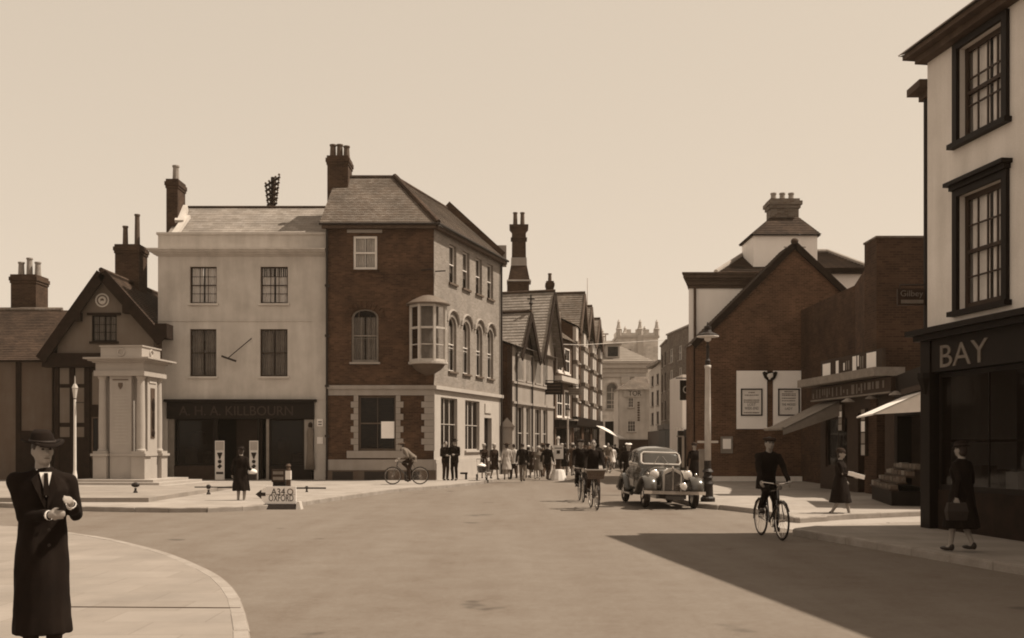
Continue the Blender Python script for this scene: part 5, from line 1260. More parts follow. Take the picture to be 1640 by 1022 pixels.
mb = MB(); FR.box(mb, 0.05, FR.L, PZ, zsf, -1.8, -1.7); mb.build('shop_interior', 'interior', rb)
mb = MB(); mb.quad(FR.p(0, PZ), FR.p(0, PZ, -7), FR.p(0, zsf, -7), FR.p(0, zsf)); mb.build('return_wall', 'stucco_bay', rb)
# hanging sign
a_, b_ = P(1437, 463, 19.55), P(1480, 489, 19.55)
t = thing('hanging_sign', ((a_.x+b_.x)/2, 19.55, b_.z), 'small dark hanging sign lettered Gilbey beside the pale corner shop', 'sign')
mb = MB(); mb.box(a_.x, b_.x, 19.52, 19.58, b_.z, a_.z); mb.build('board', 'paint_brown', t)
lettering(t, 'Gilbey', ((a_.x+b_.x)/2+0.01, 19.515, a_.z-0.105), (1, 0, 0), (0, 0, 1), 0.43, 0.15, 'letter_gold', 0.006)
mb = MB(); mb.box(a_.x+0.06, b_.x-0.03, 19.505, 19.52, b_.z+0.03, b_.z+0.10); mb.build('pale_strip', 'letter_gold', t)
mb = MB(); mb.tube([(b_.x+0.0, 19.55, a_.z+0.08), (8.06, 19.55, a_.z+0.08)], 0.015, 6); mb.tube([(a_.x+0.05, 19.55, a_.z), (a_.x+0.05, 19.55, a_.z+0.08), (b_.x+0.02, 19.55, a_.z+0.08)], 0.012, 6); mb.tube([(8.0, 19.55, b_.z-1.0), (8.0, 19.55, a_.z+0.12)], 0.014, 6); mb.build('bracket', 'iron', t)
# dark sign with a white ring letter, hung on the street side of the white house
sY = 50.0; a_, b_ = P(1089, 609, sY), P(1106, 641, sY)
t = thing('hanging_sign', ((a_.x+b_.x)/2, sY, b_.z), 'dark hanging sign with pale ring letter O above the street', 'sign')
mb = MB(); mb.box(a_.x, b_.x+0.2, sY-0.04, sY+0.04, b_.z, a_.z); mb.tube([(a_.x-0.2, sY, a_.z+0.1), (b_.x+0.3, sY, a_.z+0.1)], 0.03, 6); mb.build('board', 'paint_dark', t)
lettering(t, 'O', P(1099, 624, sY-0.06), (1, 0, 0), (0, 0, 1), 0.32, 0.36, 'letter_pale', 0.01)
# pale narrow shop seen past the white house
nY = 62.0; a_, b_ = P(1093, 600, nY), P(1112, 690, nY)
t = thing('narrow_white_shop', ((a_.x+b_.x)/2, nY, PZ), 'sliver of a white-fronted shop between the terrace and the white-walled house', 'shop')
mb = MB(); mb.box(a_.x, b_.x+3, nY, nY+5, PZ, a_.z); mb.build('wall', 'stucco_white', t)
mb = MB(); mb.box(a_.x-0.3, b_.x+2, nY-0.3, nY, PZ, P(0, 690, nY).z); sfz = P(0, 690, nY).z; mb.build('shopfront', 'paint_dark', t)
mb = MB(); mb.box(a_.x-0.4, b_.x+2, nY-0.35, nY-0.3, P(0, 700, nY).z, P(0, 698, nY).z); mb.box(a_.x-0.1, a_.x+0.05, nY-0.36, nY-0.3, 0.3, P(0, 700, nY).z); mb.build('pale_frame', 'paint_tan', t)
lettering(t, 'ITY', P(1088.5, 687.5, nY-0.4), (1, 0, 0), (0, 0, 1), 0.5, 0.2, 'letter_pale', 0.01); lettering(t, 'E', P(1104, 686, nY-0.4), (1, 0, 0), (0, 0, 1), 0.17, 0.26, 'letter_pale', 0.01)
# ================================================================ STREET FURNITURE
# ---- war memorial
mc = Vector((-14.55, 39.1, 0.12))
t = thing('war_memorial', mc, 'square stone war memorial with columns and heavy cornice on steps', 'memorial', yaw=R(-5))
zb = 0.26; sc_ = []
for k, h in enumerate((2.45, 2.0, 1.6)):
    mb = MB(); mb.box(-h, h, -h, h, 0.0 if k == 0 else 0.09*k, 0.09*(k+1)-0.002); mb.build('step', 'stone_mem', t)
z0 = 0.265; zp = 1.25; zc0 = 4.12; zc1 = 4.32; zf = 4.62; zk = 4.80; zt = 5.22
mb = MB(); mb.box(-0.56, 0.56, -0.56, 0.56, z0, zc0); mb.build('core', 'stone_mem', t)
for (sx, sy) in ((-1, -1), (1, -1), (1, 1), (-1, 1)):
    x, y = 0.74*sx, 0.74*sy
    mb = MB(); mb.box(x-0.26, x+0.26, y-0.26, y+0.26, z0, zp-0.12); mb.box(x-0.33, x+0.33, y-0.33, y+0.33, zp-0.12, zp-0.03); mb.box(x-0.26, x+0.26, y-0.26, y+0.26, zp-0.03, zp+0.06); pd = mb.build('pedestal', 'stone_mem', t)
    mb = MB(); mb.lathe((x, y, zp+0.06), [(0.19, 0), (0.19, 0.05), (0.155, 0.08), (0.15, 0.12), (0.155, 1.0), (0.132, zc0-zp-0.20), (0.14, zc0-zp-0.18), (0.18, zc0-zp-0.10), (0.18, zc0-zp-0.06)], 18); mb.build('column', 'stone_mem', t, smooth=False)
for k, (nx, ny) in enumerate(((0, -1), (1, 0), (0, 1), (-1, 0))):
    n = Vector((nx, ny, 0)); u = Vector((-ny, nx, 0))
    mb = MB(); mb.obox(n*0.70 + Vector((0, 0, (z0+zc0)/2)), u*0.42, n*0.15, (0, 0, (zc0-z0)/2)); mb.obox(n*0.72 + Vector((0, 0, zp-0.075)), u*0.45, n*0.16, (0, 0, 0.045)); pn = mb.build('face_pier', 'stone_mem', t)
    if k == 1:
        mb = MB(); mb.obox(n*0.855 + Vector((0, 0, 2.75)), u*0.17, n*0.02, (0, 0, 0.95)); nb = mb.build('bronze_panel', 'timber_mid', pn)
        mb = MB(); c = n*0.885 + Vector((0, 0, 0)); mb.ball(c + Vector((0, 0, 3.05)), (0.05, 0.12, 0.28)); mb.ball(c + Vector((0, 0, 2.5)), (0.04, 0.10, 0.45)); mb.ball(c + Vector((0, 0, 2.0)), (0.05, 0.13, 0.14)); mb.build('relief_figure', 'timber', pn, smooth=True)
        mb = MB(); mb.obox(n*0.86 + Vector((0, 0, 3.92)), u*0.3, n*0.02, (0, 0, 0.03)); mb.build('moulding', 'stone_grey', pn)
    else:
        mb = MB(); mb.obox(n*0.853 + Vector((0, 0, 3.98)), u*0.30, n*0.012, (0, 0, 0.02)); mb.prism([n*0.85 + u*x + Vector((0, 0, z)) for x, z in ((-0.08, 3.86), (0.08, 3.86), (0.08, 3.74), (0, 3.62), (-0.08, 3.74))], n*0.03); mb.build('carved_shield', 'stucco_tan', pn)
        mb = MB()
        for j in range(16): mb.obox(n*0.852 + Vector((0, 0, 3.4-j*0.12)), u*random.uniform(0.18, 0.3), n*0.004, (0, 0, 0.012))
        mb.build('cut_inscription', 'stone_grey', pn)
mb = MB(); mb.box(-0.98, 0.98, -0.98, 0.98, zc0, zc1); mb.box(-0.93, 0.93, -0.93, 0.93, zc1, zf); en = mb.build('entablature', 'stone_mem', t)
mb = MB()
for a, b, h in ((zf, zf+0.06, 1.02), (zf+0.06, zf+0.12, 1.14), (zf+0.12, zk, 1.26)): mb.box(-h, h, -h, h, a, b)
mb.build('cornice', 'stone_mem', t)
mb = MB(); mb.box(-0.80, 0.80, -0.80, 0.80, zk, zt); at = mb.build('attic_block', 'stone_mem', t)
mb = MB(); mb.box(-0.84, 0.84, -0.84, 0.84, zt, zt+0.05); mb.build('attic_cap', 'stone_mem', at)
for n, ax in ((Vector((0, -1, 0)), 'Y'), (Vector((1, 0, 0)), 'X')):
    mb = MB(); mb.torus(n*0.81 + Vector((0, 0, zk+0.22)), 0.13, 0.04, ax, 16, 6); mb.build('wreath', 'stone_mem', at)
# low platform edge in front of it
a = P(238, 0, 27.7).x
mb = MB(); mb.box(-34, a, 27.7, 36.0, 0.10, 0.24); setmeta(mb.build('platform', 'paving_worn'), 'low stone platform edge before the memorial', None, None, 'structure')
# low rails round the memorial
def low_rail(xs, Y, lab):
    a, b = P(xs[0], 0, Y).x, P(xs[1], 0, Y).x
    t = thing('low_rail', ((a+b)/2, Y, 0.12), lab, 'railing', 'low rails by the memorial')
    mb = MB(); mb.beam((a, Y, 0.25), (b, Y, 0.25), 0.06, 0.05); mb.build('rail', 'iron', t)
    for q in (0.36,):
        x = a+(b-a)*q; mb = MB(); mb.lathe((x, Y, 0.12), [(0.05, 0), (0.03, 0.05), (0.03, 0.12), (0.06, 0.15), (0.03, 0.2)], 8); mb.build('post', 'iron', t)
low_rail((312, 372), 34.2, 'low dark iron rail behind the woman in black'); low_rail((474, 522), 33.6, 'low dark iron rail right of the road sign')
for (x, Y, lab) in ((217, 30.5, 'short dark iron post before the memorial steps'), (334, 32.0, 'short dark iron post near the low rail')):
    p = P(x, 0, Y); zz = 0.238 if x < 230 else 0.12; t = thing('iron_post', (p.x, Y, zz), lab, 'post', 'short iron posts')
    mb = MB(); mb.lathe((p.x, Y, zz), [(0.07, 0), (0.06, 0.04), (0.035, 0.08), (0.035, 0.15)], 8); mb.build('stem', 'iron', t)
    mb = MB(); mb.ball((p.x, Y, zz+0.24), (0.13 if x < 300 else 0.08, 0.07, 0.075)); mb.build('finial', 'iron', t, smooth=True)
# ---- lamp posts
def lamp_post(px, base_y, top_y, Y, label, z=0.12, near=True):
    p = P(px, 0, Y); x = p.x; H = P(0, top_y, Y).z
    t = thing('lamp_post', (x, Y, z), label, 'lamp post', 'street lamp posts')
    q = lambda f: z + (H-z)*f
    if near:
        mb = MB(); mb.lathe((x, Y, 0), [(0.20, z), (0.20, z+0.10), (0.15, z+0.14), (0.14, z+0.45), (0.17, z+0.49), (0.14, z+0.55), (0.12, z+0.62), (0.15, z+0.66), (0.11, z+0.72), (0.10, z+0.78), (0.16, z+0.82), (0.10, z+0.90), (0.09, q(0.23))], 16); mb.build('base', 'iron', t, smooth=False)
        mb = MB(); mb.lathe((x, Y, 0), [(0.092, q(0.23)), (0.085, q(0.5)), (0.074, q(0.745)), (0.09, q(0.75)), (0.09, q(0.765))], 14); mb.build('shaft', 'paint_cream', t, smooth=True)
        mb = MB(); mb.lathe((x, Y, 0), [(0.07, q(0.765)), (0.075, q(0.79)), (0.045, q(0.80)), (0.04, q(0.86)), (0.06, q(0.87)), (0.03, q(0.88)), (0.03, q(0.905))], 10); mb.build('upper_stem', 'iron', t)
        mb = MB(); mb.beam((x-0.28, Y, q(0.335)), (x+0.28, Y, q(0.335)), 0.06, 0.06); mb.build('ladder_bar', 'paint_cream', t)
        mb = MB(); mb.lathe((x, Y, 0), [(0.30, q(0.928)), (0.29, q(0.936)), (0.12, q(0.95)), (0.09, q(0.965)), (0.10, q(0.967)), (0.10, q(0.983)), (0.03, q(0.987)), (0.02, H+0.03)], 16); mb.build('lantern_hood', 'iron', t)
        mb = MB(); mb.lathe((x, Y, 0), [(0.02, q(0.895)), (0.09, q(0.905)), (0.12, q(0.93)), (0.11, q(0.935))], 12); mb.build('lantern_glass', 'milk_glass', t)
        mb = MB(); mb.lathe((x, Y, 0), [(0.305, q(0.924)), (0.305, q(0.928)), (0.12, q(0.934))], 16); mb.build('reflector', 'enamel_white', t)
    else:
        mb = MB(); mb.lathe((x, Y, 0), [(0.10, z), (0.09, z+0.3), (0.06, z+0.5), (0.05, q(0.78))], 10); mb.build('shaft', 'paint_white' if px < 300 else 'paint_cream', t)
        mb = MB(); mb.beam((x-0.05, Y, q(0.75)), (x+0.36, Y, q(0.75)), 0.04, 0.04); mb.build('ladder_bar', 'iron', t)
        mb = MB(); mb.lathe((x, Y, 0), [(0.06, q(0.79)), (0.12, q(0.88)), (0.11, q(0.885))], 6); mb.build('lantern_glass', 'milk_glass', t)
        mb = MB(); mb.lathe((x, Y, 0), [(0.14, q(0.885)), (0.07, q(0.92)), (0.03, q(0.925)), (0.02, q(0.985)), (0.01, H)], 6); mb.build('lantern_hood', 'iron' if px > 300 else 'stone_grey', t)
lamp_post(1133.5, 803, 518, 28.0, 'tall lamp post with white-painted shaft beside the parked car')
lamp_post(120, 745, 602, 42.0, 'slim white lamp post in front of the timber house', near=False)
lamp_post(909.5, 768, 644, 58.0, 'slim lamp post with lantern among the shoppers', near=False)
p = P(1123.5, 0, 33.0); t = thing('wooden_post', (p.x, 33.0, 0.12), 'pale wooden post standing behind the lamp post base', 'post')
mb = MB(); mb.box(p.x-0.07, p.x+0.07, 32.93, 33.07, 0.12, P(0, 722, 33).z); mb.build('post', 'paint_tan', t); mb = MB(); mb.box(p.x-0.09, p.x+0.09, 32.91, 33.09, P(0, 722, 33).z, P(0, 722, 33).z+0.05); mb.build('cap', 'paint_tan', t)
# ---- direction sign on the carriageway
sY = 26.6; a, b = P(424, 779, sY), P(474, 812, sY); zlo = 0.30
t = thing('direction_sign', ((a.x+b.x)/2, sY, 0), 'low white road sign lettered A34 OXFORD with arrow pointing left', 'road sign')
mid = (a.x+b.x)/2; hi = a.z; lo = 0.14
mb = MB(); mb.prism([(a.x, sY, lo), (b.x, sY, lo), (b.x, sY, hi), (a.x+0.02, sY, hi)], (0, 0.04, 0)); mb.build('board', 'poster', t)
mb = MB(); mb.prism([(a.x, sY+0.002, lo+0.01), (a.x, sY+0.002, hi-0.02), (a.x-0.2, sY+0.002, (lo+hi)/2+0.02)], (0, 0.036, 0)); mb.build('pointed_end', 'poster', t)
mb = MB(); zc = (lo+hi)/2+0.02; mb.prism([(a.x+0.02, sY-0.006, zc-0.045), (a.x+0.02, sY-0.006, zc+0.045), (a.x-0.09, sY-0.006, zc+0.045), (a.x-0.09, sY-0.006, zc+0.12), (a.x-0.24, sY-0.006, zc), (a.x-0.09, sY-0.006, zc-0.12), (a.x-0.09, sY-0.006, zc-0.045)], (0, 0.006, 0)); mb.build('arrow', 'ink', t)
lettering(t, 'A34', (mid-0.06, sY-0.004, hi-0.14), (1, 0, 0), (0, 0, 1), 0.36, 0.17, 'ink', 0.004); lettering(t, 'OXFORD', (mid+0.02, sY-0.004, lo+0.15), (1, 0, 0), (0, 0, 1), 0.64, 0.17, 'ink', 0.004)
mb = MB(); mb.box(a.x+0.02, b.x-0.02, sY-0.006, sY, zc-0.012, zc); mb.build('divider', 'poster_grey', t)
mb = MB(); mb.torus((b.x-0.15, sY-0.004, hi-0.14), 0.07, 0.012, 'Y', 14, 5); mb.build('badge', 'cloth_mid', t)
mb = MB(); mb.prism([(a.x-0.15, sY-0.16, 0), (b.x+0.02, sY-0.16, 0), (b.x-0.03, sY-0.1, 0.139), (a.x+0.0, sY-0.1, 0.139)], (0, 0.34, 0)); mb.build('base_block', 'iron', t)
mb = MB(); mb.prism([(b.x+0.03, sY-0.15, 0), (b.x+0.16, sY-0.15, 0), (b.x+0.10, sY-0.1, 0.20), (b.x+0.03, sY-0.1, 0.20)], (0, 0.3, 0)); mb.build('white_end', 'paint_cream', t)
# second sign with lantern behind it
kY = 29.5; a, b = P(436, 752, kY), P(457, 772, kY)
t = thing('lantern_bollard', ((a.x+b.x)/2, kY, 0.12), 'dark board with white lamp box standing behind the road sign', 'bollard')
mb = MB(); mb.box(a.x, b.x, kY-0.08, kY+0.08, a.z-0.36, a.z); mb.build('board', 'paint_brown', t)
mb = MB(); mb.box(a.x+0.04, b.x+0.0, kY-0.1, kY+0.1, 0.12, a.z-0.36); mb.build('base', 'paint_dark', t)
for k in range(2):
    mb = MB(); mb.box(a.x+0.04, b.x-0.04, kY-0.085, kY-0.08, a.z-0.14-k*0.16, a.z-0.05-k*0.16); mb.build('faded_lettering', 'paint_tan', t)
c = P(462, 0, kY).x
mb = MB(); mb.box(c-0.075, c+0.075, kY-0.07, kY+0.07, P(0, 768, kY).z, P(0, 754, kY).z); mb.build('lamp_box', 'enamel_white', t)
mb = MB(); mb.box(c-0.06, c+0.06, kY-0.05, kY+0.05, 0.12, P(0, 768, kY).z); mb.lathe((c, kY, P(0, 754, kY).z), [(0.07, 0), (0.07, 0.03), (0.05, 0.09), (0.08, 0.14), (0.04, 0.2)], 8); mb.build('lamp_stem', 'timber_mid', t)
# keep-left pillar with white board in the street mouth
kY = 48.0; a, b = P(886, 713, kY), P(902, 735, kY); cx = (a.x+b.x)/2
t = thing('traffic_pillar', (cx, kY, 0), 'traffic pillar with white printed board and white base among shoppers', 'pillar')
mb = MB(); mb.box(a.x, b.x, kY-0.12, kY+0.12, b.z, a.z); bd = mb.build('board', 'enamel_white', t)
mb = MB(); mb.box(a.x+0.06, b.x-0.06, kY-0.128, kY-0.12, a.z-0.16, a.z-0.12); mb.box(cx-0.08, cx+0.08, kY-0.128, kY-0.12, a.z-0.40, a.z-0.24); mb.build('printed_marks', 'ink', bd)
mb = MB(); mb.lathe((cx, kY, 0), [(0.12, 0.5), (0.12, b.z)], 10); mb.build('stem', 'paint_brown', t)
mb = MB(); mb.lathe((cx, kY, 0), [(0.42, 0.0), (0.40, 0.08), (0.30, 0.4), (0.26, 0.5), (0.1, 0.52)], 12); mb.build('base', 'paint_white', t)
mb = MB(); mb.lathe((cx, kY, a.z), [(0.05, 0), (0.05, 0.25), (0.09, 0.32), (0.05, 0.42)], 8); mb.build('lamp', 'milk_glass', t)
# little stand by the corner building
p = P(743, 0, 45.6); t = thing('small_stand', (p.x, 45.6, 0.12), 'small dark stand against the stone wall beside the two men', 'stand')
mb = MB(); mb.box(p.x-0.16, p.x+0.16, 45.5, 45.75, 0.36, 0.44); mb.build('top', 'paint_dark', t); mb = MB(); mb.box(p.x+0.05, p.x+0.14, 45.55, 45.7, 0.12, 0.36); mb.build('leg', 'paint_dark', t)
# hanging signs in the street
for (x0, x1, y0, y1, Y, m, lab) in ((871, 901, 613, 632, 60.5, 'paint_dark', 'dark hanging shop sign on bracket over the street'), (903, 931, 622, 633, 65.5, 'paint_tan', 'brown projecting board sign beyond the dark hanging sign')):
    a, b = P(x0, y0, Y), P(x1, y1, Y); t = thing('hanging_sign', ((a.x+b.x)/2, Y, b.z), lab, 'sign', 'hanging signs in the street')
    mb = MB(); mb.box(a.x, b.x, Y-0.05, Y+0.05, b.z, a.z); bd = mb.build('board', m, t)
    mb = MB(); mb.tube([(a.x-0.4, Y, a.z+0.12), (b.x, Y, a.z+0.12)], 0.03, 6); mb.tube([(a.x+0.15, Y, a.z), (a.x+0.15, Y, a.z+0.12)], 0.02, 6); mb.tube([(b.x-0.15, Y, a.z), (b.x-0.15, Y, a.z+0.12)], 0.02, 6); mb.build('bracket', 'iron', t)
    mb = MB()
    for k in range(3): mb.box(a.x+0.12, b.x-0.12, Y-0.056, Y-0.05, b.z+(a.z-b.z)*(0.2+0.27*k), b.z+(a.z-b.z)*(0.28+0.27*k))
    mb.build('dim_lettering', 'timber_mid', bd)
mb = MB(); mb.tube([P(884, 551, 61.8), P(930, 552.5, 67), P(985, 549.5, 75), P(1062, 545, 83.5)], 0.022, 5); w = mb.build('overhead_wire', 'paint_cream', loc=P(884, 551, 61.8)); setmeta(w, 'pale overhead wire stretched across the street', 'wire')

# ================================================================ MOTOR CAR
def saloon(label, loc, yaw, roll=0.0):
    t = thing('saloon_car', loc, label, 'car', yaw=yaw if yaw else 1e-6)
    t.rotation_euler = (0, roll, yaw)
    def ring(y, w, zb, zt, pw=2.6, n=20, cx=0):
        zc, h = (zb+zt)/2, (zt-zb)/2; out = []
        for k in range(n):
            a = 2*math.pi*k/n; c, s = math.cos(a), math.sin(a)
            out.append(Vector((cx + w*math.copysign(abs(c)**(2/pw), c), y, zc + h*math.copysign(abs(s)**(2/pw), s))))
        return out
    mb = MB()
    mb.loft([ring(-1.62, 0.27, 0.42, 1.00), ring(-1.5, 0.30, 0.40, 1.04), ring(-1.0, 0.40, 0.36, 1.07), ring(-0.5, 0.52, 0.34, 1.09), ring(-0.2, 0.60, 0.34, 1.10)])     # bonnet
    mb.loft([ring(-0.42, 0.60, 0.34, 1.08, 3.4), ring(0.0, 0.68, 0.32, 1.12, 3.6), ring(0.9, 0.72, 0.32, 1.12, 3.8), ring(1.5, 0.66, 0.34, 1.10, 3.2), ring(1.95, 0.52, 0.38, 0.95, 2.6), ring(2.15, 0.36, 0.42, 0.75, 2.2)])
    mb.loft([ring(-0.30, 0.55, 0.95, 1.14, 2.8), ring(-0.14, 0.60, 0.92, 1.44, 3.2), ring(0.05, 0.62, 0.9, 1.585, 3.2), ring(0.5, 0.635, 0.9, 1.63, 3.0), ring(1.0, 0.62, 0.9, 1.61, 2.9), ring(1.45, 0.56, 0.9, 1.48, 2.7), ring(1.8, 0.46, 0.85, 1.22, 2.5)])
    fuse(mb, 'body', 'car_paint', t, 0.022, 4)
    # bonnet ridge
    mb = MB(); mb.tube([(0, -1.6, 1.02), (0, -1.0, 1.075), (0, -0.3, 1.105)], 0.014, 6); mb.build('bonnet_strip', 'chrome', t)
    # mudguards
    def guard(cx, pts, wd, th):
        rings = []
        for i, (y, z) in enumerate(pts):
            a, b = pts[max(i-1, 0)], pts[min(i+1, len(pts)-1)]
            d = Vector((0, b[0]-a[0], b[1]-a[1])).normalized(); n = Vector((0, -d.z, d.y))
            k = min(1.0, 0.75 + 0.5*min(i, len(pts)-1-i)/len(pts)*2); r = []
            for q in range(12):
                an = 2*math.pi*q/12; r.append(Vector((cx, y, z)) + Vector((1, 0, 0))*wd*k*math.cos(an) + n*th*math.sin(an))
            rings.append(r)
        m2 = MB(); m2.loft(rings); return m2
    for s in (-1, 1):
        guard(s*0.62, [(-1.92, 0.42), (-1.93, 0.56), (-1.86, 0.70), (-1.70, 0.79), (-1.50, 0.81), (-1.28, 0.77), (-1.05, 0.66), (-0.85, 0.52), (-0.6, 0.40), (-0.35, 0.35)], 0.185, 0.055).build('front_mudguard', 'car_paint', t, smooth=True)
        guard(s*0.64, [(0.72, 0.36), (0.80, 0.50), (0.92, 0.66), (1.1, 0.77), (1.32, 0.80), (1.55, 0.74), (1.75, 0.60), (1.88, 0.45), (1.95, 0.34)], 0.17, 0.05).build('rear_mudguard', 'car_paint', t, smooth=True)
        mb = MB(); mb.box(s*0.74-0.13, s*0.74+0.13, -0.42, 0.76, 0.31, 0.355); mb.build('running_board', 'car_dark', t)
        for y in (-1.42, 1.32):
            mb = MB(); mb.torus((s*0.645, y, 0.335), 0.255, 0.08, 'X', 26, 10); w = mb.build('wheel', 'rubber', t, smooth=True)
            mb = MB(); mb.lathe((s*0.645 - 0.06, y, 0.335), [(0.02, 0.0), (0.2, 0.0), (0.2, 0.12), (0.02, 0.12)], 18, 'X'); mb.build('rim', 'car_dark', w)
            mb = MB(); mb.ball((s*0.725, y, 0.335), (0.03, 0.11, 0.11)); mb.build('hubcap', 'chrome', w, smooth=True)
        # headlamp, side lamp
        mb = MB(); mb.lathe((s*0.44, -1.50, 0.885), [(0.02, -0.2), (0.07, -0.16), (0.11, -0.06), (0.13, 0.0), (0.135, 0.03), (0.118, 0.04)], 16, 'Y'); h = mb.build('headlamp', 'chrome', t, smooth=True)
        mb = MB(); mb.ball((s*0.44, -1.535, 0.885), (0.118, 0.035, 0.118)); mb.build('lens', 'lens', h, smooth=True)
        mb = MB(); mb.tube([(s*0.36, -1.4, 0.70), (s*0.44, -1.46, 0.80)], 0.025, 6); mb.build('bracket', 'car_dark', h)
        mb = MB(); mb.ball((s*0.64, -1.62, 0.905), (0.04, 0.07, 0.045)); mb.build('side_lamp', 'chrome', t, smooth=True)
        # side windows and doors
        for (y0, y1) in ((-0.02, 0.55), (0.63, 1.18)):
            mb = MB(); pts = [(y0+0.04 if y0 > 0.3 else y0+0.10, 1.17), (y1-0.02, 1.17), (y1-0.03 if y1 < 1 else y1-0.16, 1.47), (y0+0.03 if y0 > 0.3 else y0+0.12, 1.47)]
            x = s*0.625
            mb.add([Vector((x + s*0.012 - s*(z-1.17)*0.10, y, z)) for y, z in pts] , [(0, 1, 2, 3)]); mb.build('side_window', 'glass_dark', t)
        for y in (-0.12, 0.60, 1.16):
            mb = MB(); mb.beam((s*0.69 + s*0.015, y, 0.45), (s*0.69+s*0.015, y, 1.08), 0.012, 0.012, (0, 1, 0)); mb.build('door_gap', 'ink', t)
        mb = MB(); mb.beam((s*0.735, 0.48, 1.0), (s*0.735, 0.58, 1.0), 0.02, 0.02); mb.build('door_handle', 'chrome', t)
    # windscreen with pale frame
    y0, y1 = -0.325, -0.115
    def ws(x, z): return Vector((x, y0 + (y1-y0)*(z-1.12)/0.34 - 0.03 + 0.06*abs(x)/0.55*abs(x)/0.55, z))
    co = [(-0.50, 1.14), (0.50, 1.14), (0.545, 1.19), (0.52, 1.40), (0.46, 1.45), (-0.46, 1.45), (-0.52, 1.40), (-0.545, 1.19)]
    mb = MB(); mb.tube([ws(*c) for c in co + co[:1]], 0.030, 6); wf = mb.build('windscreen_frame', 'car_trim', t)
    mb = MB(); mb.add([ws(x, z) + Vector((0, 0.0, 0)) for x, z in co], [tuple(range(8))]); mb.build('windscreen', 'glass_car', wf, uv=False)
    mb = MB(); mb.add([ws(x*0.94, 1.29+(z-1.29)*0.9) + Vector((0, 0.05, 0)) for x, z in co], [tuple(range(8))]); mb.build('cabin_shade', 'cloth_tweed', wf, uv=False)
    for s in (-1, 1):
        mb = MB(); mb.beam(ws(s*0.2, 1.15) + Vector((0, -0.03, 0)), ws(s*0.05, 1.36) + Vector((0, -0.03, 0)), 0.012, 0.012); mb.build('wiper', 'chrome', wf)
    # radiator
    mb = MB()
    shp = [(-0.24, 0.42), (0.24, 0.42), (0.25, 0.85), (0.20, 0.99), (0.10, 1.05), (-0.10, 1.05), (-0.20, 0.99), (-0.25, 0.85)]
    mb.prism([Vector((x, -1.70, z)) for x, z in shp], (0, 0.18, 0)); rg_ = mb.build('radiator_shell', 'car_trim', t)
    for s in (-1, 1):
        mb = MB(); mb.prism([Vector((s*0.03, -1.725, 0.44)), Vector((s*0.205, -1.712, 0.44)), Vector((s*0.205, -1.712, 0.90)), Vector((s*0.03, -1.725, 0.99))], (0, 0.02, 0)); gr = mb.build('grille', 'car_dark', rg_)
        mb = MB()
        for k in range(5): x = s*(0.055+k*0.032); mb.beam((x, -1.735, 0.45), (x, -1.735, 0.93-abs(k)*0.008), 0.008, 0.012, (0, 1, 0))
        mb.build('grille_bars', 'chrome', gr)
    mb = MB(); mb.beam((0, -1.735, 0.42), (0, -1.735, 1.05), 0.05, 0.03, (0, 1, 0)); mb.ball((0, -1.68, 1.08), (0.03, 0.05, 0.04)); mb.build('centre_bar', 'chrome', rg_)
    # bumper, lamps, plate
    mb = MB(); pts = [(-0.80, -1.98, 0.44), (-0.6, -2.05, 0.44), (0, -2.08, 0.44), (0.6, -2.05, 0.44), (0.80, -1.98, 0.44)]
    for a, b in zip(pts[:-1], pts[1:]): mb.beam(a, b, 0.03, 0.085)
    mb.build('front_bumper', 'chrome', t)
    for s in (-1, 1):
        mb = MB(); mb.beam((s*0.32, -2.05, 0.44), (s*0.32, -1.6, 0.44), 0.04, 0.05); mb.build('bumper_bracket', 'car_dark', t)
    mb = MB(); mb.lathe((0.24, -1.92, 0.60), [(0.02, -0.12), (0.08, -0.05), (0.105, 0.0), (0.10, 0.03)], 14, 'Y'); mb.tube([(0.24, -1.92, 0.60), (0.24, -1.95, 0.46)], 0.015, 6); f = mb.build('fog_lamp', 'chrome', t, smooth=True)
    mb = MB(); mb.ball((0.24, -1.945, 0.60), (0.092, 0.02, 0.092)); mb.build('lens', 'lens', f, smooth=True)
    mb = MB(); mb.lathe((0.45, -1.92, 0.56), [(0.03, -0.12), (0.05, -0.03), (0.08, 0.02), (0.05, 0.0)], 12, 'Y'); mb.tube([(0.45, -1.9, 0.56), (0.45, -1.7, 0.46)], 0.015, 6); mb.build('horn', 'car_dark', t, smooth=True)
    mb = MB(); mb.box(-0.24, 0.24, -2.02, -2.0, 0.26, 0.37); mb.build('number_plate', 'car_dark', t)
    mb = MB(); mb.box(-0.4, 0.4, -1.6, 1.7, 0.26, 0.40); mb.build('chassis', 'car_dark', t)
    mb = MB(); mb.box(-0.78, 0.78, 2.08, 2.12, 0.38, 0.47); mb.build('rear_bumper', 'chrome', t)
    mb = MB(); mb.tube([(-0.64, -0.25, 1.12), (-0.82, -0.3, 1.16)], 0.012, 6); mb.ball((-0.84, -0.3, 1.17), (0.05, 0.02, 0.05)); mb.build('wing_mirror', 'chrome', t)
    return t
cp_ = G(1070, 815.5)
saloon('grey saloon car with chrome headlamps parked beside the lamp post', (cp_.x-0.04, 28.3, 0.0), R(4.5), R(1.6))
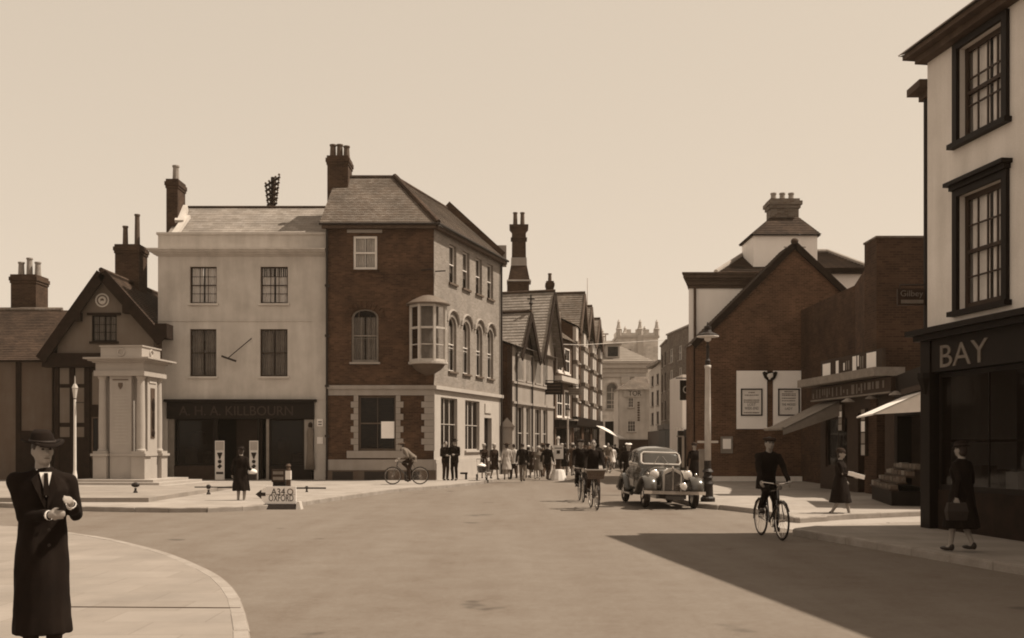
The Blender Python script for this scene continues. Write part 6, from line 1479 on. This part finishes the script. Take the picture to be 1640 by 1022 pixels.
# ================================================================ PEOPLE AND BICYCLES
def ik(s, t, l1, l2, hint):
    s, t = Vector(s), Vector(t); v = t - s; d = min(v.length, (l1+l2)*0.999); vn = v.normalized(); t = s + vn*d
    a = (l1*l1 - l2*l2 + d*d)/(2*d); h = math.sqrt(max(l1*l1 - a*a, 0)); hp = Vector(hint) - vn*Vector(hint).dot(vn); hp.normalize()
    return s + vn*a + hp*h, t
def person(label, loc, yaw, h=1.72, sex='m', coat='cloth_dark', lower='cloth_dark', hem=None, hat=None, hatm='cloth_dark', lean=0.0,
           hands=None, feet=None, stride=0.0, pelvis=None, vox=0.02, shoes='leather', legs='skin', hairm='hair', head_turn=0.0, group=None, shirt=False, bulk=1.0, name='person'):
    """forward is -Y; hands / feet are targets in the figure's own frame for a 1.75 m body; index 0 = the figure's right (-x when facing -Y is its right)"""
    t = thing(name, loc, label, 'person', group, yaw=yaw if yaw else 1e-6)
    s = h/1.75; fem = sex == 'f'
    pv = Vector(pelvis) if pelvis else Vector((0, 0, 0.95))
    rot = Matrix.Rotation(lean, 3, 'X')            # lean > 0 tips the body forward (towards -Y)
    def U(x, y, z): return pv + rot @ (Vector((x, y, z)) - Vector((0, 0, 0.95)))
    sw = 0.165 if fem else 0.195
    neck, headc = U(0, 0.01, 1.47), U(0, -0.015, 1.625)
    if lean > 0.15: headc = neck + (rot.inverted() @ (headc-neck)).lerp(headc-neck, 0.45)
    sh = [U(-sw, 0.0, 1.385), U(sw, 0.0, 1.385)]
    hp = [pv + Vector((-0.085, 0, -0.03)), pv + Vector((0.085, 0, -0.03))]
    if hands is None: hands = [(-0.27, -0.02, 0.86), (0.27, -0.02, 0.86)] if not stride else [(-0.26, -0.20*stride, 0.88), (0.26, 0.20*stride, 0.88)]
    if feet is None:
        f = stride*0.27; feet = [(-0.09, f, 0.085+max(0, f)*0.28), (0.09, -f, 0.085+max(0, -f)*0.28)]
    arms, legs_ = [], []
    for i in (0, 1):
        sg = -1 if i == 0 else 1
        e, w = ik(sh[i], hands[i], 0.29, 0.255, (sg*0.32, 0.6, -0.7)); arms.append((sh[i], e, w))
        k, a = ik(hp[i], feet[i], 0.421 if not pelvis else 0.43, 0.421 if not pelvis else 0.43, (sg*0.06, -1, 0.1)); legs_.append((hp[i], k, a))
    sc = lambda mb: [setattr_scale(mb, s)]
    def done(mb): mb.v = [v*s for v in mb.v]; return mb
    # ---- body
    mb = MB()
    hm = Matrix.Rotation(head_turn, 3, 'Z')
    def Hh(x, y, z): return headc + hm @ Vector((x, y, z))
    mb.ball(headc, (0.074, 0.094, 0.112), 16, 12); mb.ball(Hh(0, -0.035, -0.055), (0.055, 0.058, 0.062), 12, 8)
    mb.cone(Hh(0, -0.085, 0.005), 0.010, Hh(0, -0.108, -0.025), 0.017, 8)
    mb.ball(Hh(0, -0.08, -0.062), (0.026, 0.018, 0.011), 8, 6)
    for sg in (-1, 1): mb.ball(Hh(sg*0.076, 0.008, -0.008), (0.012, 0.022, 0.034), 8, 6)
    mb.cone(headc - Vector((0, -0.01, 0.07)), 0.054, neck - Vector((0, 0, 0.05)), 0.06)
    mb.cone(neck - Vector((0, 0, 0.05)), 0.07, U(0, 0, 1.25), 0.105); mb.cone(U(0, 0, 1.25), 0.105, U(0, 0, 0.98), 0.11)
    fr = max(0.0085, vox*0.62)
    for i in (0, 1):
        S, E, W = arms[i]; mb.cone(S, 0.05, E, 0.04); mb.cone(E, 0.04, W, 0.027); mb.cone(S, 0.05, U(0, 0, 1.36), 0.07)
        d = (W-E).normalized(); sg = -1 if i == 0 else 1
        side = d.cross(Vector((sg, 0, 0)));
        if side.length < 0.2: side = d.cross(Vector((0, 0, 1)))
        side.normalize(); pin = d.cross(side).normalized()
        if pin.x*sg > 0: pin = -pin
        mb.cone(W + d*0.01, 0.026, W + d*0.075, 0.030)
        mb.cone(W + d*0.045 - side*0.022, 0.018, W + d*0.07 + side*0.026, 0.018)
        for q in range(4):
            o = side*(-0.030 + 0.020*q); L = (0.068, 0.078, 0.074, 0.058)[q]
            k0 = W + d*0.085 + o; k1 = k0 + d*L*0.45 + pin*0.012; k2 = k1 + d*L*0.25 + pin*L*0.38
            mb.cone(k0, fr, k1, fr*0.95, 7); mb.cone(k1, fr*0.95, k2, fr*0.8, 7)
        tb = W + d*0.03 - side*0.03; tm = tb - side*0.022 + d*0.03 + pin*0.01; mb.cone(tb, fr*1.2, tm, fr*1.1, 7); mb.cone(tm, fr*1.1, tm + d*0.03 + pin*0.012, fr*0.9, 7)
        Hp, K, A = legs_[i]; mb.cone(Hp, 0.075, K, 0.052); mb.cone(K, 0.052, K.lerp(A, 0.3), 0.053); mb.cone(K.lerp(A, 0.3), 0.053, A, 0.034); mb.cone(A, 0.036, A + Vector((0, -0.10, -0.05)), 0.028)
    mb.cone(hp[0], 0.09, hp[1], 0.09); mb.cone(pv, 0.10, U(0, 0, 1.0), 0.11)
    fuse(done(mb), 'body', 'skin', t, vox*0.8*s, 2)
    for sg in (-1, 1):
        if vox <= 0.014:
            m2 = MB(); m2.ball(Hh(sg*0.029, -0.086, 0.012), (0.012, 0.010, 0.008), 8, 6); done(m2).build('eye', 'ink', t, smooth=True, uv=False)
    if vox <= 0.014:
        m2 = MB()
        for sg in (-1, 1): m2.cone(Hh(sg*0.014, -0.096, 0.030), 0.006, Hh(sg*0.048, -0.080, 0.031), 0.005, 6)
        done(m2).build('eyebrows', hairm, t, smooth=True, uv=False)
        m2 = MB(); m2.ball(Hh(0, -0.094, -0.060), (0.022, 0.007, 0.0045), 10, 6); done(m2).build('lips', 'cloth_tweed', t, smooth=True, uv=False)
    # ---- hair
    m2 = MB(); m2.ball(Hh(0, 0.016, 0.020), (0.082, 0.094, 0.108), 14, 10)
    if fem: m2.ball(Hh(0, 0.045, -0.05), (0.080, 0.060, 0.070), 12, 8)
    fuse(done(m2), 'hair', hairm, t, vox*s, 1)
    # ---- coat
    mb = MB(); n = 18
    if hem is None: hem = 0.50 if fem else 0.78
    def rings(tab, tilt=True):
        rr = []
        for z, rx, ry, oy in tab:
            rx *= bulk; ry *= bulk
            rr.append([(U(rx*math.cos(a), ry*math.sin(a)+oy, z) if tilt else Vector((pv.x + rx*math.cos(a), pv.y + ry*math.sin(a)+oy, z + pv.z - 0.95))) for a in [2*math.pi*k/n for k in range(n)]])
        mb.loft(rr)
    if fem:
        rings([(0.93, 0.178, 0.14, 0), (1.00, 0.165, 0.13, 0), (1.10, 0.138, 0.108, 0), (1.20, 0.150, 0.118, -0.01), (1.29, 0.165, 0.128, -0.015), (1.37, 0.155, 0.105, 0), (1.43, 0.10, 0.078, 0.005), (1.475, 0.055, 0.055, 0.01)])
        fl = 0.03*stride
        rings([(hem, 0.235+fl*0.5, 0.20+fl*2, 0), ((hem+0.9)/2, 0.215, 0.175+fl, 0), (0.88, 0.185, 0.148, 0), (0.99, 0.165, 0.13, 0)], tilt=False)
    else:
        rings([(0.86, 0.175, 0.132, 0), (0.98, 0.172, 0.128, 0), (1.10, 0.165, 0.120, 0), (1.22, 0.182, 0.128, -0.005), (1.31, 0.190, 0.132, -0.005), (1.38, 0.168, 0.115, 0), (1.445, 0.105, 0.085, 0.01), (1.49, 0.065, 0.062, 0.012)])
        if hem < 0.85: rings([(hem, 0.195 + (0.8-hem)*0.02, 0.155 + (0.8-hem)*0.03 + 0.04*stride, 0), (0.80, 0.185, 0.145, 0), (0.96, 0.172, 0.128, 0)], tilt=False)
    for i in (0, 1):
        S, E, W = arms[i]; r0 = (0.057 if fem else 0.063)*(0.5+0.5*bulk)
        mb.ball(S - (S-U(0, 0, 1.40))*0.06, r0*1.02, 12, 8); mb.cone(S, r0, E, r0*0.82); mb.cone(E, r0*0.82, E.lerp(W, 0.93), r0*0.66)
    for q in sh: mb.cone(q, 0.058, U(0, 0.012, 1.435), 0.062)
    fuse(done(mb), 'coat' if hem < 0.75 else 'jacket', coat, t, vox*s, 2, 0.012 if vox > 0.015 else 0.016, 8.0)
    # ---- legs and shoes
    if not fem:
        mb = MB()
        for i in (0, 1):
            Hp, K, A = legs_[i]; q = 0.72 if hem < 0.7 else 1.0; mb.cone(Hp, 0.098*q, K, 0.074*(0.5+0.5*q)); mb.cone(K, 0.074, A + Vector((0, 0.005, 0.005)), 0.060)
        mb.cone(hp[0], 0.105*q, hp[1], 0.105*q); mb.ball(pv, (0.165*q, 0.125*q, 0.12*q), 14, 8)
        fuse(done(mb), 'trousers', lower, t, vox*s, 2, 0.012, 9.0)
    elif legs != 'skin':
        pass
    for i in (0, 1):
        A = legs_[i][2]; m2 = MB(); m2.ball(A + Vector((0, -0.075, -0.045)), (0.043, 0.125, 0.036), 12, 8); m2.ball(A + Vector((0, 0.02, -0.02)), (0.040, 0.048, 0.06), 10, 8)
        fuse(done(m2), 'shoe', shoes, t, max(0.012, vox*0.8)*s, 1)
    # ---- hat
    if hat:
        m2 = MB(); b = Hh(0, 0.006, 0.055)
        if hat == 'trilby': prof = [(0.155, -0.004), (0.158, 0.004), (0.10, 0.012), (0.096, 0.03), (0.090, 0.085), (0.070, 0.110), (0.03, 0.090)]
        elif hat == 'wide': prof = [(0.175, -0.012), (0.178, -0.002), (0.10, 0.010), (0.094, 0.05), (0.07, 0.075), (0.02, 0.08)]
        elif hat == 'cloche': prof = [(0.118, -0.012), (0.118, 0.0), (0.098, 0.008), (0.096, 0.045), (0.07, 0.085), (0.02, 0.095)]
        elif hat == 'helmet': prof = [(0.125, -0.01), (0.12, 0.004), (0.10, 0.01), (0.098, 0.07), (0.06, 0.13), (0.02, 0.15)]
        else: prof = [(0.106, 0.0), (0.115, 0.015), (0.118, 0.03), (0.095, 0.05), (0.02, 0.056)]
        m2.lathe(b, prof, 20)
        def bend(w):
            x, y, z = w
            if hat in ('trilby', 'wide') and z < 0.006: z += 1.5*x*x - 0.5*y*y
            if hat == 'trilby' and z > 0.05: x *= 0.86 - 0.16*(y < 0)
            return Vector((x, y*1.16, z + y*0.12))
        m2.v = [b + hm @ bend(v-b) for v in m2.v]
        if hat == 'cap': m2.ball(Hh(0, -0.115, 0.062), (0.07, 0.05, 0.010), 12, 6)
        ho = done(m2).build('hat', hatm, t, smooth=True, uv=False)
        if hat in ('trilby', 'cloche'):
            m2 = MB(); m2.lathe(b + Vector((0, 0, 0.012)), [(0.099, 0.0), (0.0985, 0.022)], 20); m2.v = [b + hm @ Vector(((v-b).x, (v-b).y*1.165, (v-b).z + (v-b).y*0.12)) for v in m2.v]; done(m2).build('hat_band', 'ink', ho, smooth=True, uv=False)
    if shirt:
        m2 = MB(); m2.prism([U(-0.045, -0.118, 1.455), U(0.045, -0.118, 1.455), U(0.0, -0.150, 1.26)], U(0, -0.022, 1.4)-U(0, 0, 1.4)); m2.torus(neck + Vector((0, -0.004, -0.005)), 0.056, 0.014, 'Z', 16, 6); sh_ = done(m2).build('shirt', 'cloth_white', t, uv=False)
        m2 = MB(); m2.prism([U(-0.014, -0.146, 1.45), U(0.014, -0.146, 1.45), U(0.022, -0.170, 1.27), U(-0.022, -0.170, 1.27)], U(0, -0.010, 1.4)-U(0, 0, 1.4)); done(m2).build('tie', 'cloth_black', sh_, uv=False)
        for sg in (-1, 1):
            m2 = MB(); m2.prism([U(sg*0.050, -0.112, 1.45), U(sg*0.105, -0.118, 1.40), U(sg*0.082, -0.146, 1.33), U(sg*0.008, -0.165, 1.16), U(sg*0.006, -0.160, 1.22)], U(0, -0.016, 1.4)-U(0, 0, 1.4)); done(m2).build('lapel', coat, t, uv=False)
        for z in (1.12, 1.0, 0.88):
            m2 = MB(); m2.ball(U(0.02, -0.172, z), (0.013, 0.006, 0.013), 8, 6); done(m2).build('button', 'leather', t, uv=False)
        for i in (0, 1):
            S, E, W = arms[i]; d = (W-E).normalized(); m2 = MB(); m2.tube([W - d*0.025, W + d*0.012], [0.041, 0.040], 12); done(m2).build('shirt_cuff', 'cloth_white', t, uv=False)
    t['scale_h'] = s; del t['scale_h']
    return t, [a[2]*s for a in arms]
def to_world(t, p):
    return t.location + Matrix.Rotation(t.rotation_euler[2], 3, 'Z') @ Vector(p)
def at_px(px, py, z=0.0): 
    g = G(px, py, z); return (g.x, g.y, z)

def bicycle(label, loc, yaw, group='bicycles'):
    t = thing('bicycle', loc, label, 'bicycle', group, yaw=yaw if yaw else 1e-6)
    fw, rw, bb_ = Vector((0, -0.56, 0.345)), Vector((0, 0.50, 0.345)), Vector((0, 0.06, 0.28))
    for nm, c in (('front_wheel', fw), ('rear_wheel', rw)):
        mb = MB(); mb.torus(c, 0.325, 0.019, 'X', 32, 8); w = mb.build(nm, 'rubber', t, smooth=True)
        mb = MB(); mb.torus(c, 0.300, 0.010, 'X', 32, 5); mb.build('rim', 'chrome', w, smooth=True)
        mb = MB()
        for k in range(18):
            a = 2*math.pi*k/18; mb.tube([c + Vector((0.02*(-1)**k, 0.02*math.cos(a), 0.02*math.sin(a))), c + Vector((0, 0.30*math.cos(a), 0.30*math.sin(a)))], 0.0025, 4)
        mb.build('spokes', 'chrome', w); mb = MB(); mb.tube([c - Vector((0.05, 0, 0)), c + Vector((0.05, 0, 0))], 0.022, 8); mb.build('hub', 'chrome', w)
        m2 = MB(); pts = [c + Vector((0, 0.355*math.cos(a), 0.355*math.sin(a))) for a in [R(x) for x in ((20, 45, 70, 95, 120, 150) if nm == 'front_wheel' else (-10, 20, 50, 80, 110, 140))]]
        for p, q in zip(pts[:-1], pts[1:]): m2.beam(p, q, 0.05, 0.008)
        m2.build('mudguard', 'car_dark', t)
    st, hd, hd2 = Vector((0, 0.20, 0.82)), Vector((0, -0.36, 0.88)), Vector((0, -0.40, 0.72))
    mb = MB()
    for p, q, r in ((bb_, st, 0.016), (st, hd, 0.015), (bb_, hd2, 0.017), (hd2, hd, 0.020)): mb.tube([p, q], r, 8)
    for sx in (-1, 1): o = Vector((0.045*sx, 0, 0)); mb.tube([bb_ + o*0.6, rw + o], 0.009, 6); mb.tube([st + o*0.3, rw + o], 0.008, 6)
    mb.build('frame', 'car_dark', t)
    mb = MB()
    for sx in (-1, 1): mb.tube([hd2 + Vector((0.04*sx, 0, -0.02)), hd2 + Vector((0.045*sx, -0.05, -0.12)), fw + Vector((0.045*sx, 0, 0))], 0.010, 6)
    mb.build('fork', 'car_dark', t)
    mb = MB(); mb.tube([hd, hd + Vector((0, -0.01, 0.10))], 0.012, 6); mb.tube([(-0.27, -0.24, 1.0), (-0.25, -0.36, 1.01), (-0.10, -0.42, 0.99), (0, -0.40, 0.98), (0.10, -0.42, 0.99), (0.25, -0.36, 1.01), (0.27, -0.24, 1.0)], 0.012, 7); hb = mb.build('handlebar', 'chrome', t)
    for sx in (-1, 1): mb = MB(); mb.tube([(0.262*sx, -0.28, 1.003), (0.27*sx, -0.20, 0.998)], 0.018, 7); mb.build('grip', 'rubber', hb)
    mb = MB(); mb.tube([st, st + Vector((0, 0.02, 0.12))], 0.012, 6); mb.ball((0, 0.26, 0.955), (0.10, 0.10, 0.03), 12, 6); mb.cone((0, 0.22, 0.95), 0.035, (0, 0.07, 0.955), 0.018, 8); mb.build('saddle', 'leather', t)
    mb = MB(); mb.torus(bb_ + Vector((0.05, 0, 0)), 0.09, 0.008, 'X', 20, 5); mb.tube([bb_ + Vector((0.07, 0, 0)), bb_ + Vector((0.08, -0.03, -0.165))], 0.010, 6); mb.tube([bb_ + Vector((-0.07, 0, 0)), bb_ + Vector((-0.08, 0.03, 0.165))], 0.010, 6); ck = mb.build('crank', 'chrome', t)
    for sx, d in ((1, Vector((0, -0.03, -0.165))), (-1, Vector((0, 0.03, 0.165)))):
        mb = MB(); c = bb_ + d + Vector((0.13*sx, 0, 0)); mb.obox(c, (0.05, 0, 0), (0, 0.035, 0), (0, 0, 0.012)); mb.build('pedal', 'rubber', ck)
    mb = MB(); mb.lathe((0, -0.44, 0.92), [(0.02, -0.08), (0.04, -0.02), (0.045, 0.02)], 10, 'Y'); mb.build('lamp', 'chrome', t)
    return t
def rider(label, loc, yaw, h=1.72, lean=0.35, **kw):
    sc = h/1.75
    return person(label, loc, yaw, h, lean=lean, pelvis=(0, 0.235, 1.045/sc), hands=[(-0.255/sc, -0.22/sc, 1.03/sc), (0.255/sc, -0.22/sc, 1.03/sc)],
        feet=[(-0.13/sc, 0.15/sc, 0.53/sc), (0.13/sc, 0.09/sc, 0.205/sc)], **kw)

# ---- nearest figures
person('man in dark overcoat and trilby hat standing at the left edge', at_px(68, 1046, 0.12), R(34), 1.63, 'm', 'cloth_black', 'cloth_dark', hem=0.16, bulk=1.08, hat='trilby', hatm='cloth_black', vox=0.012,
       hands=[(0.0, -0.25, 1.12), (0.17, -0.25, 1.20)], shirt=True, head_turn=R(10))
wt, wh = person('woman in black coat and hat seen from behind near the road sign', at_px(386, 808, 0.0), R(176), 1.62, 'f', 'cloth_black', hem=0.42, bulk=1.15, hat='cloche', hatm='cloth_black', vox=0.014, hands=[(-0.30, -0.12, 0.98), (0.26, 0.02, 0.90)])
hw = to_world(wt, wh[0]); b_ = thing('parcel', hw + Vector((0.02, 0.0, -0.12)), 'small white parcel carried by the woman near the road sign', 'parcel')
mb = MB(); c = hw + Vector((0.02, -0.05, 0.0)); mb.ball(c, (0.14, 0.09, 0.09), 10, 8); mb.build('wrapping', 'cloth_white', b_, smooth=True); mb = MB(); mb.box(c.x-0.16, c.x+0.12, c.y-0.07, c.y+0.07, c.z-0.22, c.z-0.06); mb.build('bag_body', 'leather', b_)
wt, wh = person('woman in long dark coat walking right before the picture house', at_px(1346, 830, 0.0), R(58), 1.58, 'f', 'cloth_black', hem=0.40, bulk=1.15, hat='cloche', hatm='cloth_dark', vox=0.014, stride=0.75, hands=[(-0.10, -0.34, 1.06), (0.26, -0.05, 0.94)])
hw = to_world(wt, wh[0]); b_ = thing('newspaper', hw, 'folded white newspaper held by the woman in the long dark coat', 'newspaper')
mb = MB(); mb.obox(hw + Vector((0.05, -0.06, 0.03)), (0.17, -0.05, -0.05), (0.02, 0.06, 0.0), (0.01, 0, 0.045)); mb.build('folded_sheet', 'cloth_white', b_); mb = MB(); mb.ball(hw + Vector((-0.03, -0.04, 0.06)), (0.06, 0.05, 0.05)); mb.build('glove', 'cloth_light', b_, smooth=True)
wt, wh = person('woman in dark coat walking past the corner shop window at right edge', at_px(1540, 884, 0.12), R(-150), 1.60, 'f', 'cloth_black', hem=0.38, bulk=1.2, hat='cloche', hatm='cloth_black', vox=0.014, stride=0.5)
hw = to_world(wt, wh[1]); b_ = thing('shopping_bag', hw + Vector((0, 0, -0.32)), 'dark shopping bag carried by the woman at the right edge', 'bag')
mb = MB(); mb.loft([[hw + Vector((x*w, y*d, z)) for x, y in ((-1, -1), (1, -1), (1, 1), (-1, 1))] for w, d, z in ((0.13, 0.05, -0.33), (0.15, 0.06, -0.2), (0.13, 0.03, -0.08))]); mb.build('bag_body', 'leather', b_); mb = MB(); mb.tube([hw + Vector((-0.08, 0, -0.09)), hw + Vector((-0.03, 0, -0.02)), hw + Vector((0.03, 0, -0.02)), hw + Vector((0.08, 0, -0.09))], 0.008, 5); mb.build('strap', 'leather', b_)
# ---- cyclists
def cyclist(px, py, yaw, lab_b, lab_p, z=0.0, **kw):
    l = at_px(px, py, z); bicycle(lab_b, l, yaw); return rider(lab_p, l, yaw, **kw)
cyclist(1234, 861, R(6), 'black bicycle ridden at the edge of the building shadow', 'man in dark jacket and cap cycling at the edge of the shadow', coat='cloth_black', lower='cloth_black', hat='cap', hatm='cloth_dark', vox=0.014, lean=0.30, h=1.76)
cyclist(951, 815, R(4), 'black bicycle with front basket ridden towards the camera', 'man in dark jacket cycling towards the camera with a basket', coat='cloth_black', lower='cloth_dark', vox=0.014, lean=0.22, h=1.72)
c = at_px(951, 815, 0); t = thing('basket', (c[0], c[1]-0.52, 0.80), 'wide wicker basket on the front of the oncoming bicycle', 'basket')
mb = MB(); y = c[1]-0.60; mb.loft([[Vector((c[0]+x*w, y+yy*d, z)) for x, yy in ((-1, -1), (1, -1), (1, 1), (-1, 1))] for w, d, z in ((0.19, 0.12, 0.80), (0.24, 0.16, 1.02))]); mb.build('basket_body', 'wicker', t); mb = MB(); 
for s_ in ((-1, -1, 1, -1), (1, -1, 1, 1), (1, 1, -1, 1), (-1, 1, -1, -1)): mb.tube([(c[0]+s_[0]*0.25, y+s_[1]*0.17, 1.03), (c[0]+s_[2]*0.25, y+s_[3]*0.17, 1.03)], 0.016, 6)
mb.build('rim', 'paint_tan', t)
cyclist(931, 803, R(2), 'second bicycle just behind the oncoming one', 'man in black coat cycling just behind the oncoming cyclist', coat='cloth_black', lower='cloth_black', hat='cap', hatm='cloth_black', vox=0.018, lean=0.2, h=1.76)
cyclist(652, 776, R(-84), 'bicycle ridden left before the brick corner building', 'hunched man in tweed jacket cycling left before the corner building', coat='cloth_tweed', lower='cloth_dark', hat='cap', hatm='cloth_mid', vox=0.018, lean=0.85, h=1.74, z=0.12)
# ---- people at the corner and in the street mouth
FAR = 'people in the street mouth'
def ped(lab, px, py, yawd, **kw):
    z = kw.pop('z', 0.12); kw.setdefault('vox', 0.020); return person(lab, at_px(px, py, z), R(yawd), group=FAR, **kw)
ped('man in dark suit leaning by the stone wall, nearer the corner', 713.5, 769.5, 30, coat='cloth_black', lower='cloth_dark', hands=[(-0.12, -0.26, 1.10), (0.10, -0.24, 1.08)])
ped('man in dark suit and hat standing beside the leaning man', 728, 769.5, -20, h=1.78, coat='cloth_black', lower='cloth_black', hat='trilby', hatm='cloth_black', hands=[(-0.28, 0.02, 0.92), (0.10, -0.22, 1.10)])
wt, wh = ped('woman in dark coat pushing a pram', 775, 766, 8, h=1.60, sex='f', coat='cloth_dark', hat='cloche', hatm='cloth_light', hands=[(-0.16, -0.40, 1.0), (0.16, -0.40, 1.0)])
ped('woman in dark skirt walking beside the pram', 791.5, 769, 25, h=1.60, sex='f', coat='cloth_dark', hat='cloche', hatm='cloth_light', stride=0.8)
ped('woman in pale dress and dark hat walking away', 811.5, 769, 184, h=1.62, sex='f', coat='cloth_light', hat='wide', hatm='cloth_dark', stride=0.5)
ped('man in dark jacket and lighter trousers walking away', 837, 773, 172, z=0.0, h=1.75, coat='cloth_black', lower='cloth_tweed', stride=0.9)
ped('person in dark clothes behind the man with lighter trousers', 853, 767.5, 10, h=1.60, sex='f', coat='cloth_dark', stride=0.7, z=0.0)
ped('woman in dark top and pale coat walking towards the camera', 862.5, 768.5, -10, h=1.60, sex='f', coat='cloth_tweed', hat='cloche', hatm='cloth_light', stride=0.8, z=0.0)
ped('man in black jacket crossing before the traffic pillar', 877, 770, 150, h=1.74, coat='cloth_black', lower='cloth_dark', hat='cap', hatm='cloth_dark', stride=0.8, z=0.0)
ped('woman in black standing beyond the traffic pillar', 905, 762, 200, h=1.64, sex='f', coat='cloth_black')
ped('woman in brown coat with pale collar on the pavement', 917, 762.5, 160, h=1.62, sex='f', coat='cloth_mid', hat='cloche', hatm='cloth_light', stride=0.5)
ped('boy in dark jacket beside the woman in brown coat', 926, 762, 190, h=1.45, coat='cloth_dark', lower='cloth_mid')
ped('woman with pale hat walking along the distant pavement', 900, 755.5, 175, h=1.62, sex='f', coat='cloth_mid', hat='wide', hatm='cloth_light', vox=0.026)
ped('man in grey jacket far along the pavement', 943, 751, 5, h=1.72, coat='cloth_mid', lower='cloth_dark', vox=0.026)
ped('distant woman with white hat in the roadway', 968, 750.5, 10, h=1.60, sex='f', coat='cloth_dark', hat='wide', hatm='cloth_white', vox=0.026, z=0.0)
ped('distant man walking in the middle of the street', 985, 747, 175, h=1.72, coat='cloth_dark', lower='cloth_dark', vox=0.026, stride=0.8, z=0.0)
ped('distant woman beside the man in the middle of the street', 992, 746, 170, h=1.60, sex='f', coat='cloth_mid', vox=0.026, stride=0.8, z=0.0)
ped('man in black coat and white cap standing behind the parked car', 1006.5, 793, 10, h=1.74, coat='cloth_black', lower='cloth_black', hem=0.6, hat='cap', hatm='cloth_white', z=0.0)
ped('woman in dark coat on the pavement beyond the lamp post', 1112, 784, 10, h=1.62, sex='f', coat='cloth_black', hat='cloche', hatm='cloth_dark')
for (lab, px, py, yw, kw) in (
    ('woman in tweed coat between the pillar and the kerb', 893, 757, 170, dict(sex='f', coat='cloth_tweed', hat='cloche', hatm='cloth_dark')),
    ('man with cap behind the woman in tweed coat', 911, 754, 10, dict(coat='cloth_dark', lower='cloth_mid', hat='cap', hatm='cloth_mid')),
    ('woman in pale blouse at the shop window far up the street', 920, 753, 90, dict(sex='f', coat='cloth_light')),
    ('distant man in black by the white blind', 935, 749, 180, dict(coat='cloth_black', lower='cloth_black', hat='trilby')),
    ('distant woman in brown under the white blind', 951, 748, 0, dict(sex='f', coat='cloth_mid', hat='cloche', hatm='cloth_light')),
    ('distant man in shirt sleeves past the white blind', 959, 746.5, 190, dict(coat='cloth_light', lower='cloth_dark')),
    ('distant woman in dark coat crossing the far street', 977, 744, 60, dict(sex='f', coat='cloth_dark')),
    ('girl in pale frock holding back near the pillar', 884, 761, 20, dict(sex='f', coat='cloth_light', hem=0.6)),
    ('man in grey suit stepping off the kerb', 869, 765, 165, dict(coat='cloth_mid', lower='cloth_mid', hat='trilby', hatm='cloth_mid')),
    ('woman in black with pale hat near the mullioned windows', 846, 766, 185, dict(sex='f', coat='cloth_black', hat='cloche', hatm='cloth_white')),
    ('boy in pale shirt before the gabled house', 823, 768, 200, dict(coat='cloth_light', lower='cloth_dark')),
    ('woman in tweed walking in the shade of the banded shops', 938, 756, 5, dict(sex='f', coat='cloth_tweed', hat='wide', hatm='cloth_dark')),
    ('man in dark suit walking in the shade of the banded shops', 913, 758.5, 0, dict(coat='cloth_dark', lower='cloth_dark', hat='trilby', hatm='cloth_dark')),
    ('woman in white blouse in the road behind the cyclists', 981, 753, 180, dict(sex='f', coat='cloth_white', hem=0.55)),
    ('far man near the hall archway', 999, 742, 170, dict(coat='cloth_dark', lower='cloth_dark', hat='trilby'))):
    ped(lab, px, py, yw, vox=0.026, h=1.62 if kw.get('sex') else 1.72, stride=0.6, z=0.0, **kw)
cyc = at_px(974, 757.5, 0); bicycle('distant bicycle coming along the street', cyc, R(5)); rider('distant cyclist in pale shirt coming along the street', cyc, R(5), coat='cloth_tweed', lower='cloth_mid', vox=0.026)
# ---- pram
pg = at_px(771.5, 769.5, 0.12); t = thing('pram', pg, 'low dark pram with pale blanket pushed by a woman', 'pram', yaw=R(6))
mb = MB(); rr = []
for z, w, l in ((0.34, 0.15, 0.30), (0.42, 0.20, 0.40), (0.56, 0.22, 0.44), (0.62, 0.22, 0.45)): rr.append([Vector((w*math.copysign(abs(math.cos(a))**0.7, math.cos(a)), l*math.copysign(abs(math.sin(a))**0.8, math.sin(a)), z)) for a in [2*math.pi*k/16 for k in range(16)]])
mb.loft(rr); mb.build('pram_body', 'car_dark', t, smooth=True)
mb = MB(); mb.ball((0, -0.02, 0.63), (0.19, 0.36, 0.10), 14, 8); mb.build('blanket', 'cloth_white', t, smooth=True)
mb = MB(); mb.ball((0, 0.20, 0.70), (0.08, 0.08, 0.09), 10, 8); mb.build('baby_bonnet', 'cloth_light', t, smooth=True)
for x in (-0.21, 0.21):
    for y in (-0.27, 0.27):
        mb = MB(); mb.torus((x, y, 0.14), 0.12, 0.018, 'X', 18, 6); w = mb.build('wheel', 'rubber', t); mb = MB(); mb.lathe((x-0.015, y, 0.14), [(0.01, 0), (0.05, 0), (0.05, 0.03), (0.01, 0.03)], 10, 'X'); mb.build('hub', 'chrome', w)
for x in (-0.18, 0.18):
    mb = MB(); mb.tube([(x, 0.30, 0.55), (x, 0.60, 0.92)], 0.012, 6); mb.tube([(x, -0.27, 0.14), (x, 0.0, 0.36), (x, 0.27, 0.14)], 0.012, 6); mb.build('handle_arm', 'chrome', t)
mb = MB(); mb.tube([(-0.19, 0.60, 0.92), (0.19, 0.60, 0.92)], 0.014, 6); mb.build('handle', 'leather', t)
# ================================================================ AIR
hz = bpy.data.materials.new('haze_air'); hz.use_nodes = True; nt = hz.node_tree; nt.nodes.clear()
v = nt.nodes.new('ShaderNodeVolumePrincipled'); o = nt.nodes.new('ShaderNodeOutputMaterial')
v.inputs['Color'].default_value = (0.95, 0.80, 0.62, 1); v.inputs['Density'].default_value = 0.00028
v.inputs['Anisotropy'].default_value = 0.2
nt.links.new(v.outputs[0], o.inputs['Volume'])
mb = MB(); mb.box(-60, 60, -30, 260, -1.0, 26.0)
ho = mb.build('haze', None, uv=False); ho.data.materials.append(hz); setmeta(ho, 'thin pale summer haze over the street', None, None, 'stuff')
